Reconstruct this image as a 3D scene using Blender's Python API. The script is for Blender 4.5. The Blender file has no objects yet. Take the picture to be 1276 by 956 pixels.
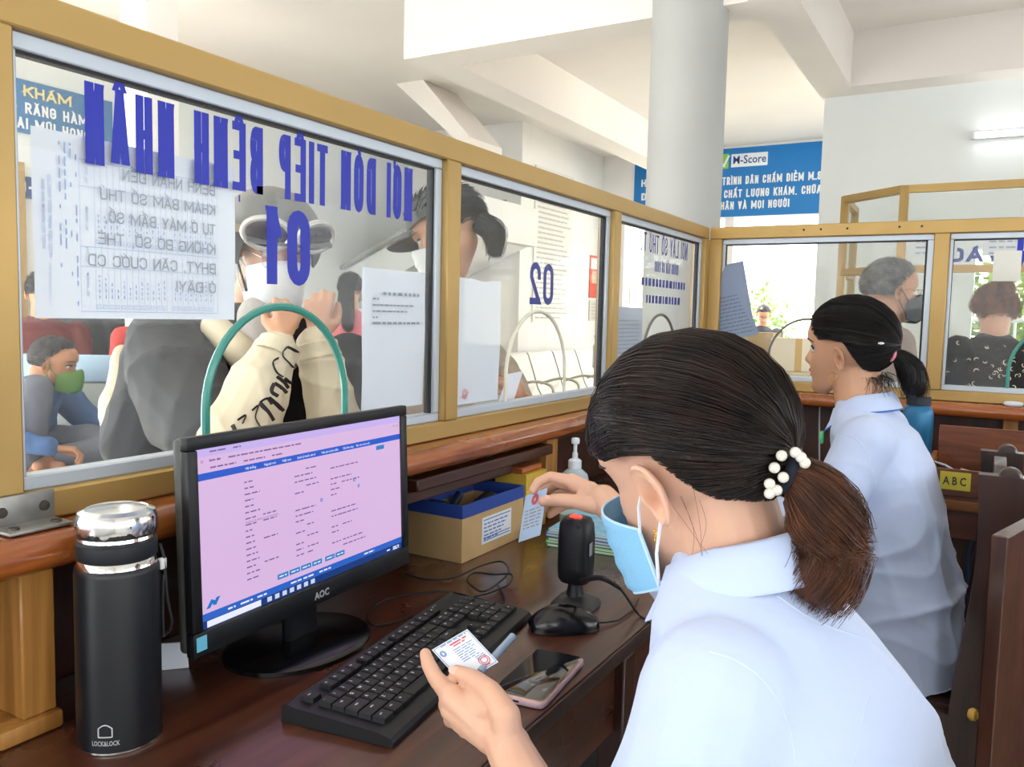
import bpy, bmesh, math, random
import numpy as np
from mathutils import Vector, Matrix, Euler
random.seed(7)
SC = bpy.context.scene
COL = SC.collection
PI = math.pi
# ------------------------------------------------------------------ camera
F_PX, CX, CY = 1030.0, 638.0, 478.0
CAM = np.array([0.0, 0.0, 1.25])
_y, _p, _r = math.radians(30.0), math.radians(-4.7), math.radians(1.3)
_fw = np.array([-math.sin(_y)*math.cos(_p), math.cos(_y)*math.cos(_p), math.sin(_p)])
_rt0 = np.array([math.cos(_y), math.sin(_y), 0.0]); _up0 = np.cross(_rt0, _fw)
_rt = math.cos(_r)*_rt0 + math.sin(_r)*_up0
_up = -math.sin(_r)*_rt0 + math.cos(_r)*_up0
cd = bpy.data.cameras.new('camera'); cam = bpy.data.objects.new('camera', cd); COL.objects.link(cam)
cd.sensor_fit = 'HORIZONTAL'; cd.sensor_width = 36.0; cd.lens = F_PX/1276.0*36.0
cd.clip_start = 0.02; cd.clip_end = 300
cam.matrix_world = Matrix(((_rt[0], _up[0], -_fw[0], CAM[0]), (_rt[1], _up[1], -_fw[1], CAM[1]), (_rt[2], _up[2], -_fw[2], CAM[2]), (0, 0, 0, 1)))
SC.camera = cam
def ray(px, py): return _fw + _rt*(px-CX)/F_PX - _up*(py-CY)/F_PX
def at(px, py, depth): return Vector(CAM + ray(px, py)*depth)
def onx(px, py, x):
    d = ray(px, py); return Vector(CAM + d*(x-CAM[0])/d[0])
def ony(px, py, y):
    d = ray(px, py); return Vector(CAM + d*(y-CAM[1])/d[1])
def onz(px, py, z):
    d = ray(px, py); return Vector(CAM + d*(z-CAM[2])/d[2])
# ------------------------------------------------------------------ light
vs = SC.view_settings
vs.view_transform = 'Standard'; vs.look = 'None'; vs.gamma = 1.0; vs.use_curve_mapping = False
vs.exposure = 0.18
world = bpy.data.worlds.new('world'); SC.world = world; world.use_nodes = True
_bg = world.node_tree.nodes['Background']
_bg.inputs['Color'].default_value = (0.93, 0.965, 1.0, 1); _bg.inputs['Strength'].default_value = 4.2
sd = bpy.data.lights.new('sun', 'SUN'); sd.energy = 31.0; sd.angle = math.radians(1.0); sd.color = (1, .95, .86)
sun = bpy.data.objects.new('sun', sd); COL.objects.link(sun)
sun.rotation_euler = Vector((0.50, 0.30, -0.80)).to_track_quat('-Z', 'Y').to_euler()
sun.location = (-12, -8, 14)
# ------------------------------------------------------------------ materials
def lin(h):
    if isinstance(h, (tuple, list)): return tuple(h)[:3]
    h = h.lstrip('#'); v = [int(h[i:i+2], 16)/255 for i in (0, 2, 4)]
    return tuple(c/12.92 if c <= .04045 else ((c+.055)/1.055)**2.4 for c in v)
MATS = {}
def mat(name, color, rough=.5, metal=0., spec=.5, var=0., vscale=8., bump=0., bscale=60., stretch=(1, 1, 1), coat=0., trans=0., emit=None, estr=1., alpha=1., sheen=0., sss=0., color2=None, detail=3.):
    if name in MATS: return MATS[name]
    m = bpy.data.materials.new(name); m.use_nodes = True
    nt = m.node_tree; b = nt.nodes['Principled BSDF']
    c = lin(color); b.inputs['Base Color'].default_value = (*c, 1)
    b.inputs['Roughness'].default_value = rough; b.inputs['Metallic'].default_value = metal
    b.inputs['Specular IOR Level'].default_value = spec
    b.inputs['Coat Weight'].default_value = coat; b.inputs['Coat Roughness'].default_value = .12
    b.inputs['Transmission Weight'].default_value = trans
    if sheen: b.inputs['Sheen Weight'].default_value = sheen
    if sss:
        b.inputs['Subsurface Weight'].default_value = sss; b.inputs['Subsurface Radius'].default_value = (.012, .005, .003); b.inputs['Subsurface Scale'].default_value = .5
    if alpha < 1: b.inputs['Alpha'].default_value = alpha
    if emit: b.inputs['Emission Color'].default_value = (*lin(emit), 1); b.inputs['Emission Strength'].default_value = estr
    if var or bump:
        tc = nt.nodes.new('ShaderNodeTexCoord'); mp = nt.nodes.new('ShaderNodeMapping'); mp.inputs['Scale'].default_value = stretch
        nt.links.new(tc.outputs['Object'], mp.inputs['Vector'])
    if var:
        n = nt.nodes.new('ShaderNodeTexNoise'); n.inputs['Scale'].default_value = vscale; n.inputs['Detail'].default_value = detail
        nt.links.new(mp.outputs['Vector'], n.inputs['Vector'])
        r = nt.nodes.new('ShaderNodeValToRGB'); r.color_ramp.elements[0].position = .3; r.color_ramp.elements[1].position = .7
        c2 = lin(color2) if color2 else tuple(x*(1-var) for x in c)
        c1 = c if color2 else tuple(min(1, x*(1+var*.5)) for x in c)
        r.color_ramp.elements[0].color = (*c2, 1); r.color_ramp.elements[1].color = (*c1, 1)
        nt.links.new(n.outputs['Fac'], r.inputs['Fac']); nt.links.new(r.outputs['Color'], b.inputs['Base Color'])
    if bump:
        n2 = nt.nodes.new('ShaderNodeTexNoise'); n2.inputs['Scale'].default_value = bscale; n2.inputs['Detail'].default_value = 4
        nt.links.new(mp.outputs['Vector'], n2.inputs['Vector'])
        bp = nt.nodes.new('ShaderNodeBump'); bp.inputs['Strength'].default_value = bump; bp.inputs['Distance'].default_value = .01
        nt.links.new(n2.outputs['Fac'], bp.inputs['Height']); nt.links.new(bp.outputs['Normal'], b.inputs['Normal'])
    MATS[name] = m; return m
def wood(name, c1, c2, axis='Y', rough=.3, coat=.3, scale=1., wear=0.):
    if name in MATS: return MATS[name]
    m = mat(name, c1, rough, coat=coat); nt = m.node_tree; b = nt.nodes['Principled BSDF']
    tc = nt.nodes.new('ShaderNodeTexCoord'); mp = nt.nodes.new('ShaderNodeMapping')
    s = {'X': (1.2, 14, 14), 'Y': (14, 1.2, 14), 'Z': (14, 14, 1.2)}[axis]; mp.inputs['Scale'].default_value = tuple(v*scale for v in s)
    n = nt.nodes.new('ShaderNodeTexNoise'); n.inputs['Scale'].default_value = 2.2; n.inputs['Detail'].default_value = 7; n.inputs['Distortion'].default_value = 1.1
    r = nt.nodes.new('ShaderNodeValToRGB'); e = r.color_ramp.elements; e[0].position = .32; e[1].position = .68
    e[0].color = (*lin(c2), 1); e[1].color = (*lin(c1), 1)
    L = nt.links.new
    L(tc.outputs['Object'], mp.inputs['Vector']); L(mp.outputs['Vector'], n.inputs['Vector']); L(n.outputs['Fac'], r.inputs['Fac'])
    L(r.outputs['Color'], b.inputs['Base Color'])
    n2 = nt.nodes.new('ShaderNodeTexNoise'); n2.inputs['Scale'].default_value = 9; n2.inputs['Detail'].default_value = 5
    L(tc.outputs['Object'], n2.inputs['Vector'])
    mr = nt.nodes.new('ShaderNodeMapRange'); mr.inputs['To Min'].default_value = rough*.7; mr.inputs['To Max'].default_value = min(1, rough*1.5)
    L(n2.outputs['Fac'], mr.inputs['Value']); L(mr.outputs['Result'], b.inputs['Roughness'])
    bp = nt.nodes.new('ShaderNodeBump'); bp.inputs['Strength'].default_value = .12; bp.inputs['Distance'].default_value = .004
    L(n.outputs['Fac'], bp.inputs['Height']); L(bp.outputs['Normal'], b.inputs['Normal'])
    return m
def glassmat(name, tint=(.93, .97, .96), haze=.05, hazecol=(.8, .88, .9), refl=1.0):
    m = bpy.data.materials.new(name); m.use_nodes = True; nt = m.node_tree; nt.nodes.clear()
    o = nt.nodes.new('ShaderNodeOutputMaterial'); t = nt.nodes.new('ShaderNodeBsdfTransparent'); t.inputs['Color'].default_value = (*tint, 1)
    d = nt.nodes.new('ShaderNodeBsdfDiffuse'); d.inputs['Color'].default_value = (*hazecol, 1)
    m1 = nt.nodes.new('ShaderNodeMixShader'); m1.inputs['Fac'].default_value = haze
    g = nt.nodes.new('ShaderNodeBsdfGlossy'); g.inputs['Roughness'].default_value = .02
    lw = nt.nodes.new('ShaderNodeLayerWeight'); lw.inputs['Blend'].default_value = .5     # Schlick reflectance, the same from both faces
    fr = nt.nodes.new('ShaderNodeMath'); fr.operation = 'POWER'; fr.inputs[1].default_value = 5.0; nt.links.new(lw.outputs['Facing'], fr.inputs[0])
    mu = nt.nodes.new('ShaderNodeMath'); mu.operation = 'MULTIPLY_ADD'; mu.inputs[1].default_value = .96*refl; mu.inputs[2].default_value = .035*refl
    m2 = nt.nodes.new('ShaderNodeMixShader'); L = nt.links.new
    L(t.outputs[0], m1.inputs[1]); L(d.outputs[0], m1.inputs[2]); L(fr.outputs[0], mu.inputs[0]); L(mu.outputs[0], m2.inputs[0])
    L(m1.outputs[0], m2.inputs[1]); L(g.outputs[0], m2.inputs[2]); L(m2.outputs[0], o.inputs[0])
    MATS[name] = m; return m
# ------------------------------------------------------------------ mesh builder
def V(*a): return Vector(a)
def rotz(a): return Matrix.Rotation(a, 4, 'Z')
def frame(loc, xd, zd):
    """matrix with local x along xd, z near zd"""
    x = Vector(xd).normalized(); z = Vector(zd); y = z.cross(x).normalized(); z = x.cross(y).normalized()
    M = Matrix((x, y, z)).transposed().to_4x4(); M.translation = Vector(loc); return M
class MB:
    def __init__(s): s.v = []; s.f = []; s.m = []; s.cm = 0
    def add(s, vs_, fs, M=None):
        n = len(s.v)
        s.v += [tuple((M @ Vector(q)) if M is not None else q) for q in vs_]
        s.f += [tuple(i+n for i in f) for f in fs]; s.m += [s.cm]*len(fs); return s
    def box(s, lo, hi, M=None, bev=0., seg=2):
        lo = Vector(lo); hi = Vector(hi)
        if bev <= 0:
            p = [(x, y, z) for x in (lo.x, hi.x) for y in (lo.y, hi.y) for z in (lo.z, hi.z)]
            return s.add(p, [(0, 1, 3, 2), (4, 6, 7, 5), (0, 4, 5, 1), (2, 3, 7, 6), (0, 2, 6, 4), (1, 5, 7, 3)], M)
        bm = bmesh.new(); bmesh.ops.create_cube(bm, size=1)
        for q in bm.verts: q.co = Vector((lo[i]+(q.co[i]+.5)*(hi[i]-lo[i]) for i in range(3)))
        bev = min(bev, min(hi[i]-lo[i] for i in range(3))*.499)
        bmesh.ops.bevel(bm, geom=bm.edges[:], offset=bev, segments=seg, profile=.5, affect='EDGES')
        s.bm(bm, M); bm.free(); return s
    def bm(s, bm, M=None):
        bm.verts.index_update(); return s.add([tuple(q.co) for q in bm.verts], [tuple(q.index for q in f.verts) for f in bm.faces], M)
    def cbox(s, c, size, M=None, bev=0., seg=2):
        return s.box([c[i]-size[i]/2 for i in range(3)], [c[i]+size[i]/2 for i in range(3)], M, bev, seg)
    def lathe(s, prof, n=32, M=None, cap=True):
        vs_ = []; fs = []
        for r, z in prof:
            for k in range(n): a = 2*PI*k/n; vs_.append((r*math.cos(a), r*math.sin(a), z))
        for i in range(len(prof)-1):
            for k in range(n): k2 = (k+1) % n; fs.append((i*n+k, i*n+k2, (i+1)*n+k2, (i+1)*n+k))
        if cap:
            fs.append(tuple(range(n-1, -1, -1))); fs.append(tuple(range((len(prof)-1)*n, len(prof)*n)))
        return s.add(vs_, fs, M)
    def tube(s, pts, r, n=8, cap=True, closed=False, flat=None, M=None):
        pts = [Vector(p) for p in pts]; N = len(pts)
        rr = r if isinstance(r, (list, tuple)) else [r]*N
        vs_ = []; fs = []; ref = None
        for i, p in enumerate(pts):
            if closed: t = pts[(i+1) % N]-pts[i-1]
            else: t = pts[min(i+1, N-1)]-pts[max(i-1, 0)]
            t = t.normalized() if t.length > 1e-9 else Vector((0, 0, 1))
            if ref is None: ref = t.orthogonal().normalized()
            ref = (ref - t*ref.dot(t)); ref = ref.normalized() if ref.length > 1e-6 else t.orthogonal().normalized()
            b = t.cross(ref)
            for k in range(n):
                a = 2*PI*k/n; vs_.append(tuple(p+ref*math.cos(a)*rr[i]+b*math.sin(a)*rr[i]*(flat or 1)))
        M_ = N if closed else N-1
        for i in range(M_):
            j = (i+1) % N
            for k in range(n): k2 = (k+1) % n; fs.append((i*n+k, i*n+k2, j*n+k2, j*n+k))
        if cap and not closed: fs.append(tuple(range(n-1, -1, -1))); fs.append(tuple(range((N-1)*n, N*n)))
        return s.add(vs_, fs, M)
    def prism(s, poly, h0, h1, M=None):
        """poly (x,y) list extruded z h0..h1"""
        n = len(poly); vs_ = [(x, y, h0) for x, y in poly]+[(x, y, h1) for x, y in poly]
        fs = [tuple(range(n-1, -1, -1)), tuple(range(n, 2*n))]+[(i, (i+1) % n, n+(i+1) % n, n+i) for i in range(n)]
        return s.add(vs_, fs, M)
    def sphere(s, c, r, M=None, nu=20, nv=12):
        if not isinstance(r, (tuple, list, Vector)): r = (r, r, r)
        vs_ = [(c[0], c[1], c[2]-r[2])]; fs = []
        for i in range(1, nv):
            th = -PI/2+PI*i/nv
            for k in range(nu): a = 2*PI*k/nu; vs_.append((c[0]+r[0]*math.cos(th)*math.cos(a), c[1]+r[1]*math.cos(th)*math.sin(a), c[2]+r[2]*math.sin(th)))
        vs_.append((c[0], c[1], c[2]+r[2])); T = len(vs_)-1
        for k in range(nu):
            k2 = (k+1) % nu; fs.append((0, 1+k2, 1+k)); fs.append((T, T-nu+k, T-nu+k2))
        for i in range(nv-2):
            for k in range(nu): k2 = (k+1) % nu; fs.append((1+i*nu+k, 1+i*nu+k2, 1+(i+1)*nu+k2, 1+(i+1)*nu+k))
        return s.add(vs_, fs, M)
    def cap(s, a, b, ra, rb, n=14):
        """tapered capsule a->b"""
        a = Vector(a); b = Vector(b); d = b-a; L = d.length
        if L < 1e-6: return s.sphere(a, max(ra, rb))
        z = d/L; x = z.orthogonal().normalized(); y = z.cross(x); M = Matrix((x, y, z)).transposed().to_4x4(); M.translation = a
        prof = []
        for k in range(1, 6): t = -PI/2+PI/2*k/6; prof.append((ra*math.cos(t), ra*math.sin(t)))
        prof.append((ra, 0)); prof.append((rb, L))
        for k in range(1, 6): t = PI/2*k/6; prof.append((rb*math.cos(t), L+rb*math.sin(t)))
        return s.lathe(prof, n, M)
    def chain(s, pts, rad, n=14):
        for i in range(len(pts)-1): s.cap(pts[i], pts[i+1], rad[i], rad[i+1], n)
        return s
    def loft(s, rings, capa=True, capb=True, M=None, closed=True):
        n = len(rings[0]); vs_ = [tuple(p) for r in rings for p in r]; fs = []
        for i in range(len(rings)-1):
            for k in range(n if closed else n-1): k2 = (k+1) % n; fs.append((i*n+k, i*n+k2, (i+1)*n+k2, (i+1)*n+k))
        if closed and capa: fs.append(tuple(range(n-1, -1, -1)))
        if closed and capb: fs.append(tuple(range((len(rings)-1)*n, len(rings)*n)))
        return s.add(vs_, fs, M)
    def mesh(s, name='m', smooth=None):
        me = bpy.data.meshes.new(name); me.from_pydata(s.v, [], s.f); me.update()
        if any(s.m): me.polygons.foreach_set('material_index', s.m)
        bm = bmesh.new(); bm.from_mesh(me); bmesh.ops.recalc_face_normals(bm, faces=bm.faces[:]); bm.to_mesh(me); bm.free()
        if smooth is not None: shade(me, smooth)
        return me
def shade(me, ang=40):
    me.polygons.foreach_set('use_smooth', [True]*len(me.polygons))
    if ang < 180:
        try: me.set_sharp_from_angle(angle=math.radians(ang))
        except Exception: pass
    me.update()
WM = {}
def link(o, parent=None, M=None):
    """M: world matrix of this object (Matrix) ; verts are local to it"""
    COL.objects.link(o)
    M = M if M is not None else Matrix.Identity(4)
    WM[o] = M
    if parent is not None:
        o.parent = parent; o.matrix_parent_inverse = Matrix.Identity(4); o.matrix_basis = WM[parent].inverted() @ M
    else: o.matrix_basis = M
    return o
def tag(o, label=None, cat=None, group=None, kind=None):
    if label: o['label'] = label
    if cat: o['category'] = cat
    if group: o['group'] = group
    if kind: o['kind'] = kind
    return o
def thing(name, label, cat, M=None, group=None, kind=None):
    o = bpy.data.objects.new(name, None); o.empty_display_size = .05
    if M is not None and not isinstance(M, Matrix): M = Matrix.Translation(Vector(M))
    link(o, None, M); return tag(o, label, cat, group, kind)
def obj(name, mb, m, parent=None, M=None, smooth=40, label=None, cat=None, group=None, kind=None):
    """mesh object; verts given in the space M (default: parent's space, or the world for a top-level mesh)"""
    me = mb.mesh(name, smooth) if isinstance(mb, MB) else mb
    for q in (m if isinstance(m, (list, tuple)) else [m]): me.materials.append(q)
    o = bpy.data.objects.new(name, me)
    if M is None: M = WM[parent] if parent is not None else Matrix.Identity(4)
    link(o, parent, M); return tag(o, label, cat, group, kind)
def wobj(name, mb, m, parent=None, base=None, smooth=40, **k):
    """verts given in world space; the origin is moved to base (or the parent's frame)"""
    me = mb.mesh(name, smooth) if isinstance(mb, MB) else mb
    if parent is not None: M = WM[parent]
    else:
        if base is None:
            n = len(me.vertices); a = np.empty(n*3); me.vertices.foreach_get('co', a); a = a.reshape(-1, 3)
            base = ((a[:, 0].min()+a[:, 0].max())/2, (a[:, 1].min()+a[:, 1].max())/2, a[:, 2].min())
        M = base if isinstance(base, Matrix) else Matrix.Translation(Vector(base))
    me.transform(M.inverted()); return obj(name, me, m, parent, M, None, **k)
def part(name, src, parent, basis):
    """copy of a piece sharing its mesh"""
    c = bpy.data.objects.new(name, src.data if hasattr(src, 'data') else src); COL.objects.link(c)
    c.parent = parent; c.matrix_basis = basis; WM[c] = WM[parent] @ basis; return c
def evalmesh(o):
    dg = bpy.context.evaluated_depsgraph_get(); dg.update()
    return bpy.data.meshes.new_from_object(o.evaluated_get(dg))
def remesh(mb, vox=.004, sm=4, smf=.5):
    me = mb.mesh('tmp'); o = bpy.data.objects.new('tmp', me); COL.objects.link(o)
    r = o.modifiers.new('r', 'REMESH'); r.mode = 'VOXEL'; r.voxel_size = vox; r.use_smooth_shade = True
    if sm: s_ = o.modifiers.new('s', 'SMOOTH'); s_.iterations = sm; s_.factor = smf
    out = evalmesh(o); bpy.data.objects.remove(o); bpy.data.meshes.remove(me)
    out.materials.clear(); return out
def mb_from(me, mi=0):
    b = MB(); b.v = [tuple(v.co) for v in me.vertices]; b.f = [tuple(p.vertices) for p in me.polygons]; b.m = [mi]*len(b.f); return b
def join(*mbs):
    b = MB()
    for q in mbs:
        if not isinstance(q, MB): q = mb_from(q)
        n = len(b.v); b.v += q.v; b.f += [tuple(i+n for i in f) for f in q.f]; b.m += q.m
    return b
# ------------------------------------------------------------------ lettering
def arc(cx, cy, rx, ry, a0, a1, n=8): return [(cx+rx*math.cos(math.radians(a0+(a1-a0)*k/n)), cy+ry*math.sin(math.radians(a0+(a1-a0)*k/n))) for k in range(n+1)]
def _G():
    R = .22
    O = [(0, .5)]+[(0, 1-R)]+arc(.5, 1-R, .5, R, 180, 0)+[(1, R)]+arc(.5, R, .5, R, 0, -180)+[(0, .5)]
    Dd = [(0, 0), (0, 1), (.5, 1)]+arc(.5, 1-R, .5, R, 90, 0)+arc(.5, R, .5, R, 0, -90)+[(0, 0)]
    Pp = [(0, 0), (0, 1), (.5, 1)]+arc(.55, .74, .45, .26, 90, -90)+[(0, .48)]
    Cc = [(1, .74), (1, 1-R)]+arc(.5, 1-R, .5, R, 0, 180)+[(0, R)]+arc(.5, R, .5, R, 180, 360)+[(1, .26)]
    Ss = [(1, .70), (1, 1-R)]+arc(.5, 1-R, .5, R, 0, 180)+arc(.5, .5+R, .5, R, 180, 250)+arc(.5, .5-R, .5, R, 70, 0)+arc(.5, R, .5, R, 0, -180)+[(0, .3)]
    g = {'A': [[(0, 0), (.5, 1), (1, 0)], [(.2, .3), (.8, .3)]], 'B': [Pp[:], [(.5, .52)]+arc(.55, .26, .45, .26, 90, -90)+[(0, 0)]],
         'C': [Cc], 'D': [Dd], 'E': [[(1, 1), (0, 1), (0, 0), (1, 0)], [(0, .52), (.85, .52)]], 'F': [[(1, 1), (0, 1), (0, 0)], [(0, .52), (.85, .52)]],
         'G': [Cc+[(1, .48), (.55, .48)]], 'H': [[(0, 0), (0, 1)], [(1, 0), (1, 1)], [(0, .5), (1, .5)]], 'I': [[(.5, 0), (.5, 1)]],
         'J': [[(1, 1), (1, R)]+arc(.5, R, .5, R, 0, -180)+[(0, .3)]], 'K': [[(0, 0), (0, 1)], [(1, 1), (.05, .42)], [(.35, .6), (1, 0)]],
         'L': [[(0, 1), (0, 0), (1, 0)]], 'M': [[(0, 0), (0, 1), (.5, .25), (1, 1), (1, 0)]], 'N': [[(0, 0), (0, 1), (1, 0), (1, 1)]], 'O': [O],
         'P': [Pp], 'Q': [O, [(.6, .25), (1.05, -.05)]], 'R': [Pp, [(.5, .48), (1, 0)]], 'S': [Ss], 'T': [[(0, 1), (1, 1)], [(.5, 1), (.5, 0)]],
         'U': [[(0, 1), (0, R)]+arc(.5, R, .5, R, 180, 360)+[(1, 1)]], 'V': [[(0, 1), (.5, 0), (1, 1)]], 'W': [[(0, 1), (.25, 0), (.5, .8), (.75, 0), (1, 1)]],
         'X': [[(0, 0), (1, 1)], [(0, 1), (1, 0)]], 'Y': [[(0, 1), (.5, .45), (1, 1)], [(.5, .5), (.5, 0)]], 'Z': [[(0, 1), (1, 1), (0, 0), (1, 0)]],
         '0': [O], '1': [[(.1, .75), (.55, 1), (.55, 0)]], '2': [[(0, .7), (0, 1-R)]+arc(.5, 1-R, .5, R, 180, 0)+[(1, .66), (0, .0), (1, 0)]],
         '.': [[(.4, 0), (.6, 0)]], ',': [[(.5, .04), (.35, -.16)]], '-': [[(.2, .45), (.8, .45)]], '!': [[(.5, .3), (.5, 1)], [(.5, 0), (.5, .06)]], ':': [[(.5, .1), (.5, .16)], [(.5, .6), (.5, .66)]]}
    return g
GLY = _G()
BASEC = {}
for base, acc in {'A': 'ÁÀẢÃẠĂẮẰẲẴẶÂẤẦẨẪẬ', 'E': 'ÉÈẺẼẸÊẾỀỂỄỆ', 'O': 'ÓÒỎÕỌÔỐỒỔỖỘƠỚỜỞỠỢ', 'U': 'ÚÙỦŨỤƯỨỪỬỮỰ', 'I': 'ÍÌỈĨỊ', 'Y': 'ÝỲỶỸỴ', 'D': 'Đ'}.items():
    import unicodedata
    for ch in acc: BASEC[ch] = (base, [hex(ord(c)) for c in unicodedata.normalize('NFD', ch)[1:]] if base != 'D' else ['bar'])
DIA = {'0x301': [[(.42, 1.10), (.70, 1.26)]], '0x300': [[(.30, 1.26), (.58, 1.10)]], '0x309': [[(.40, 1.26), (.62, 1.22), (.5, 1.1)]], '0x303': [[(.2, 1.12), (.38, 1.2), (.62, 1.12), (.8, 1.2)]],
       '0x323': [[(.4, -.2), (.6, -.2)]], '0x306': [[(.2, 1.22), (.35, 1.1), (.65, 1.1), (.8, 1.22)]], '0x302': [[(.15, 1.08), (.5, 1.24), (.85, 1.08)]],
       '0x31b': [[(.9, .93), (1.16, 1.0), (1.2, 1.14)]], 'bar': [[(-.28, .5), (.42, .5)]]}
def ribbon(mb, pts, t, M, z=0.):
    P = [np.array(p, float) for p in pts]; P = [P[0]]+[P[i] for i in range(1, len(P)) if np.linalg.norm(P[i]-P[i-1]) > 1e-7]
    n = len(P)
    if n < 2: return
    closed = np.linalg.norm(P[0]-P[-1]) < 1e-7
    D = [(P[i+1]-P[i])/np.linalg.norm(P[i+1]-P[i]) for i in range(n-1)]; NN = [np.array((-d[1], d[0])) for d in D]
    def joint(i, seg):
        """left/right corner offsets at point i for segment seg"""
        j = seg-1 if i == seg else seg+1
        if closed: j %= (n-1)
        elif j < 0 or j > n-2: j = None
        nn = NN[seg]
        if j is not None and NN[j]@nn > .2:
            m = nn+NN[j]; m = m/np.linalg.norm(m); o = m*t/2/max(m@nn, .5)
        else:
            o = nn*t/2; d = D[seg]
            if abs(d[0]) > .02 and abs(d[1]) > .5:      # slanting stroke: cut level, reach the full height
                hw = t/2/abs(d[1])*math.copysign(1, nn[0]); sg = -1 if i == seg else 1
                c = P[i]+d*sg*(t/2/abs(d[1])) if j is not None or (abs(d[0]) > .1) else P[i]
                return c+np.array((hw, 0)), c-np.array((hw, 0))
            if j is not None: sg = -1 if i == seg else 1; c = P[i]+d*sg*t/2; return c+o, c-o
        return P[i]+o, P[i]-o
    for i in range(n-1):   # every stroke piece sits on its own hair-thin layer, so that none coincide
        ribbon.k = (ribbon.k+1) % 7; zz = z+ribbon.k*5e-5
        a, b_ = joint(i, i); c, d_ = joint(i+1, i)
        mb.add([(a[0], a[1], zz), (b_[0], b_[1], zz), (d_[0], d_[1], zz), (c[0], c[1], zz)], [(0, 1, 2), (0, 2, 3)], M)
ribbon.k = 0
ADV = {'I': .36, '.': .4, ',': .4, '-': .7, '!': .36, ':': .36, 'M': 1.45, 'W': 1.4, '1': .75, ' ': .62, 'A': 1.08}
def block(mb, s, M, h, w, t, gap=None, width=None):
    """condensed block capitals; local x = reading direction, y = up; returns the run length. h cap height, w letter width, t stroke"""
    gap = gap if gap is not None else t*.75
    def run(w):
        x = 0.
        for c in s:
            b = BASEC.get(c, (c, []))[0]; x += w*ADV.get(b, 1.)+gap
        return x-gap
    if width:
        lo, hi = w*.2, w*4
        for _ in range(40):
            mid = (lo+hi)/2
            if run(mid) > width: hi = mid
            else: lo = mid
        w = lo
    x = 0.
    for c in s:
        b, ds = BASEC.get(c, (c, [])); cw = w*ADV.get(b, 1.)
        if b in GLY:
            iw = max(cw-t, 1e-4); ih = h-t; stacked = '0x302' in ds or '0x306' in ds
            for pl in GLY[b]:
                if b == 'I' or b in '.:!': q = [(x+cw/2+(p[0]-.5)*t*(5 if b == '.' else 1), t/2+p[1]*ih) for p in pl]
                else: q = [(x+t/2+p[0]*iw, t/2+p[1]*ih) for p in pl]
                # square ends of strokes at top and bottom
                if q[0] != q[-1] or len(q) < 3:
                    for e, i in ((0, 1), (-1, -2)):
                        if abs(q[e][0]-q[i][0]) < 1e-6: 
                            sgn = 1 if q[e][1] > q[i][1] else -1; q[e] = (q[e][0], q[e][1]+sgn*t/2)
                        elif abs(q[e][1]-q[i][1]) < 1e-6:
                            sgn = 1 if q[e][0] > q[i][0] else -1; q[e] = (q[e][0]+sgn*t/2, q[e][1])
                ribbon(mb, q, t, M)
            for dnm in ds:
                up_ = .17 if stacked and dnm in ('0x301', '0x300', '0x309', '0x303') else 0
                rx = .25 if up_ and dnm == '0x301' else 0
                for pl in DIA.get(dnm, []):
                    dw = iw if b not in 'I' else w*.8; x0 = x+t/2 if b != 'I' else x+cw/2-dw/2
                    tt = t*(.62 if dnm not in ('bar', '0x323') else .8)
                    ribbon(mb, [(x0+(p[0]+rx)*dw, t/2+(p[1]+up_)*ih) for p in pl], tt, M)
        x += cw+gap
    return x-gap
def text(s, M, h, width=None, bold=.0, mb=None, align='L'):
    """thin text in the built-in face as flat polygons"""
    c = bpy.data.curves.new('t', 'FONT'); c.body = s; c.offset = bold; c.resolution_u = 2
    o = bpy.data.objects.new('t', c); COL.objects.link(o); me = evalmesh(o); bpy.data.objects.remove(o); bpy.data.curves.remove(c)
    mb = mb or MB()
    if not len(me.vertices): return mb
    x1 = max(v.co.x for v in me.vertices); sy = h/.70; sx = (width/x1) if width else sy*.9
    off = {'L': 0, 'C': -x1*sx/2, 'R': -x1*sx}[align]
    mb.add([(v.co.x*sx+off, v.co.y*sy, 0) for v in me.vertices], [tuple(p.vertices) for p in me.polygons], M)
    bpy.data.meshes.remove(me); return mb
def dashes(mb, M, x0, x1, y, h, rng, word=(.3, .9), gap=.25, fill=1.):
    """illegible small print: a row of word-length bars"""
    x = x0
    while x < x1:
        w = min(h*8*rng.uniform(*word), x1-x)
        if rng.random() < fill: mb.add([(x, y, 0), (x+w, y, 0), (x+w, y+h, 0), (x, y+h, 0)], [(0, 1, 2, 3)], M)
        x += w+h*8*gap*.5
    return mb
# ================================================================== setting
M_white = mat('white_paint', '#f2f0ec', .85, var=.05, vscale=1.5)
M_wallb = mat('pale_blue_paint', '#e6ebea', .8, var=.05, vscale=1.2)
M_ceil = mat('ceiling_paint', '#efe9e2', .9, var=.04, vscale=1.0)
M_floor = mat('floor_tile', '#dbd9d2', .35, var=.12, vscale=3)
M_grout = mat('grout', '#77797a', .9)
M_gold = mat('gold_aluminium', '#b39459', .4, metal=.35, var=.10, vscale=5, stretch=(1, .3, 1))
M_goldb = M_gold
M_sash = mat('white_sash', '#bfcad6', .4, metal=.25)
M_gasket = mat('black_gasket', '#15171a', .6)
M_glass = glassmat('window_glass', (.985, .99, .985), .035, (.8, .87, .9), .3)
M_glassc = glassmat('clear_glass', (.97, .985, .985), .03, (.85, .9, .9), .3)
M_gedge = mat('green_glass_edge', '#3f8f84', .2, spec=.6)
M_gedge_w = mat('pale_glass_edge', '#d9d8c8', .25)
M_gedge_d = mat('dark_glass_edge', '#6d6f68', .3)
M_ledge = wood('varnished_ledge', '#a85f2b', '#7c3d18', 'Y', .22, .5)
M_ledgex = wood('varnished_ledge_x', '#a85f2b', '#7c3d18', 'X', .22, .5)
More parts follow.
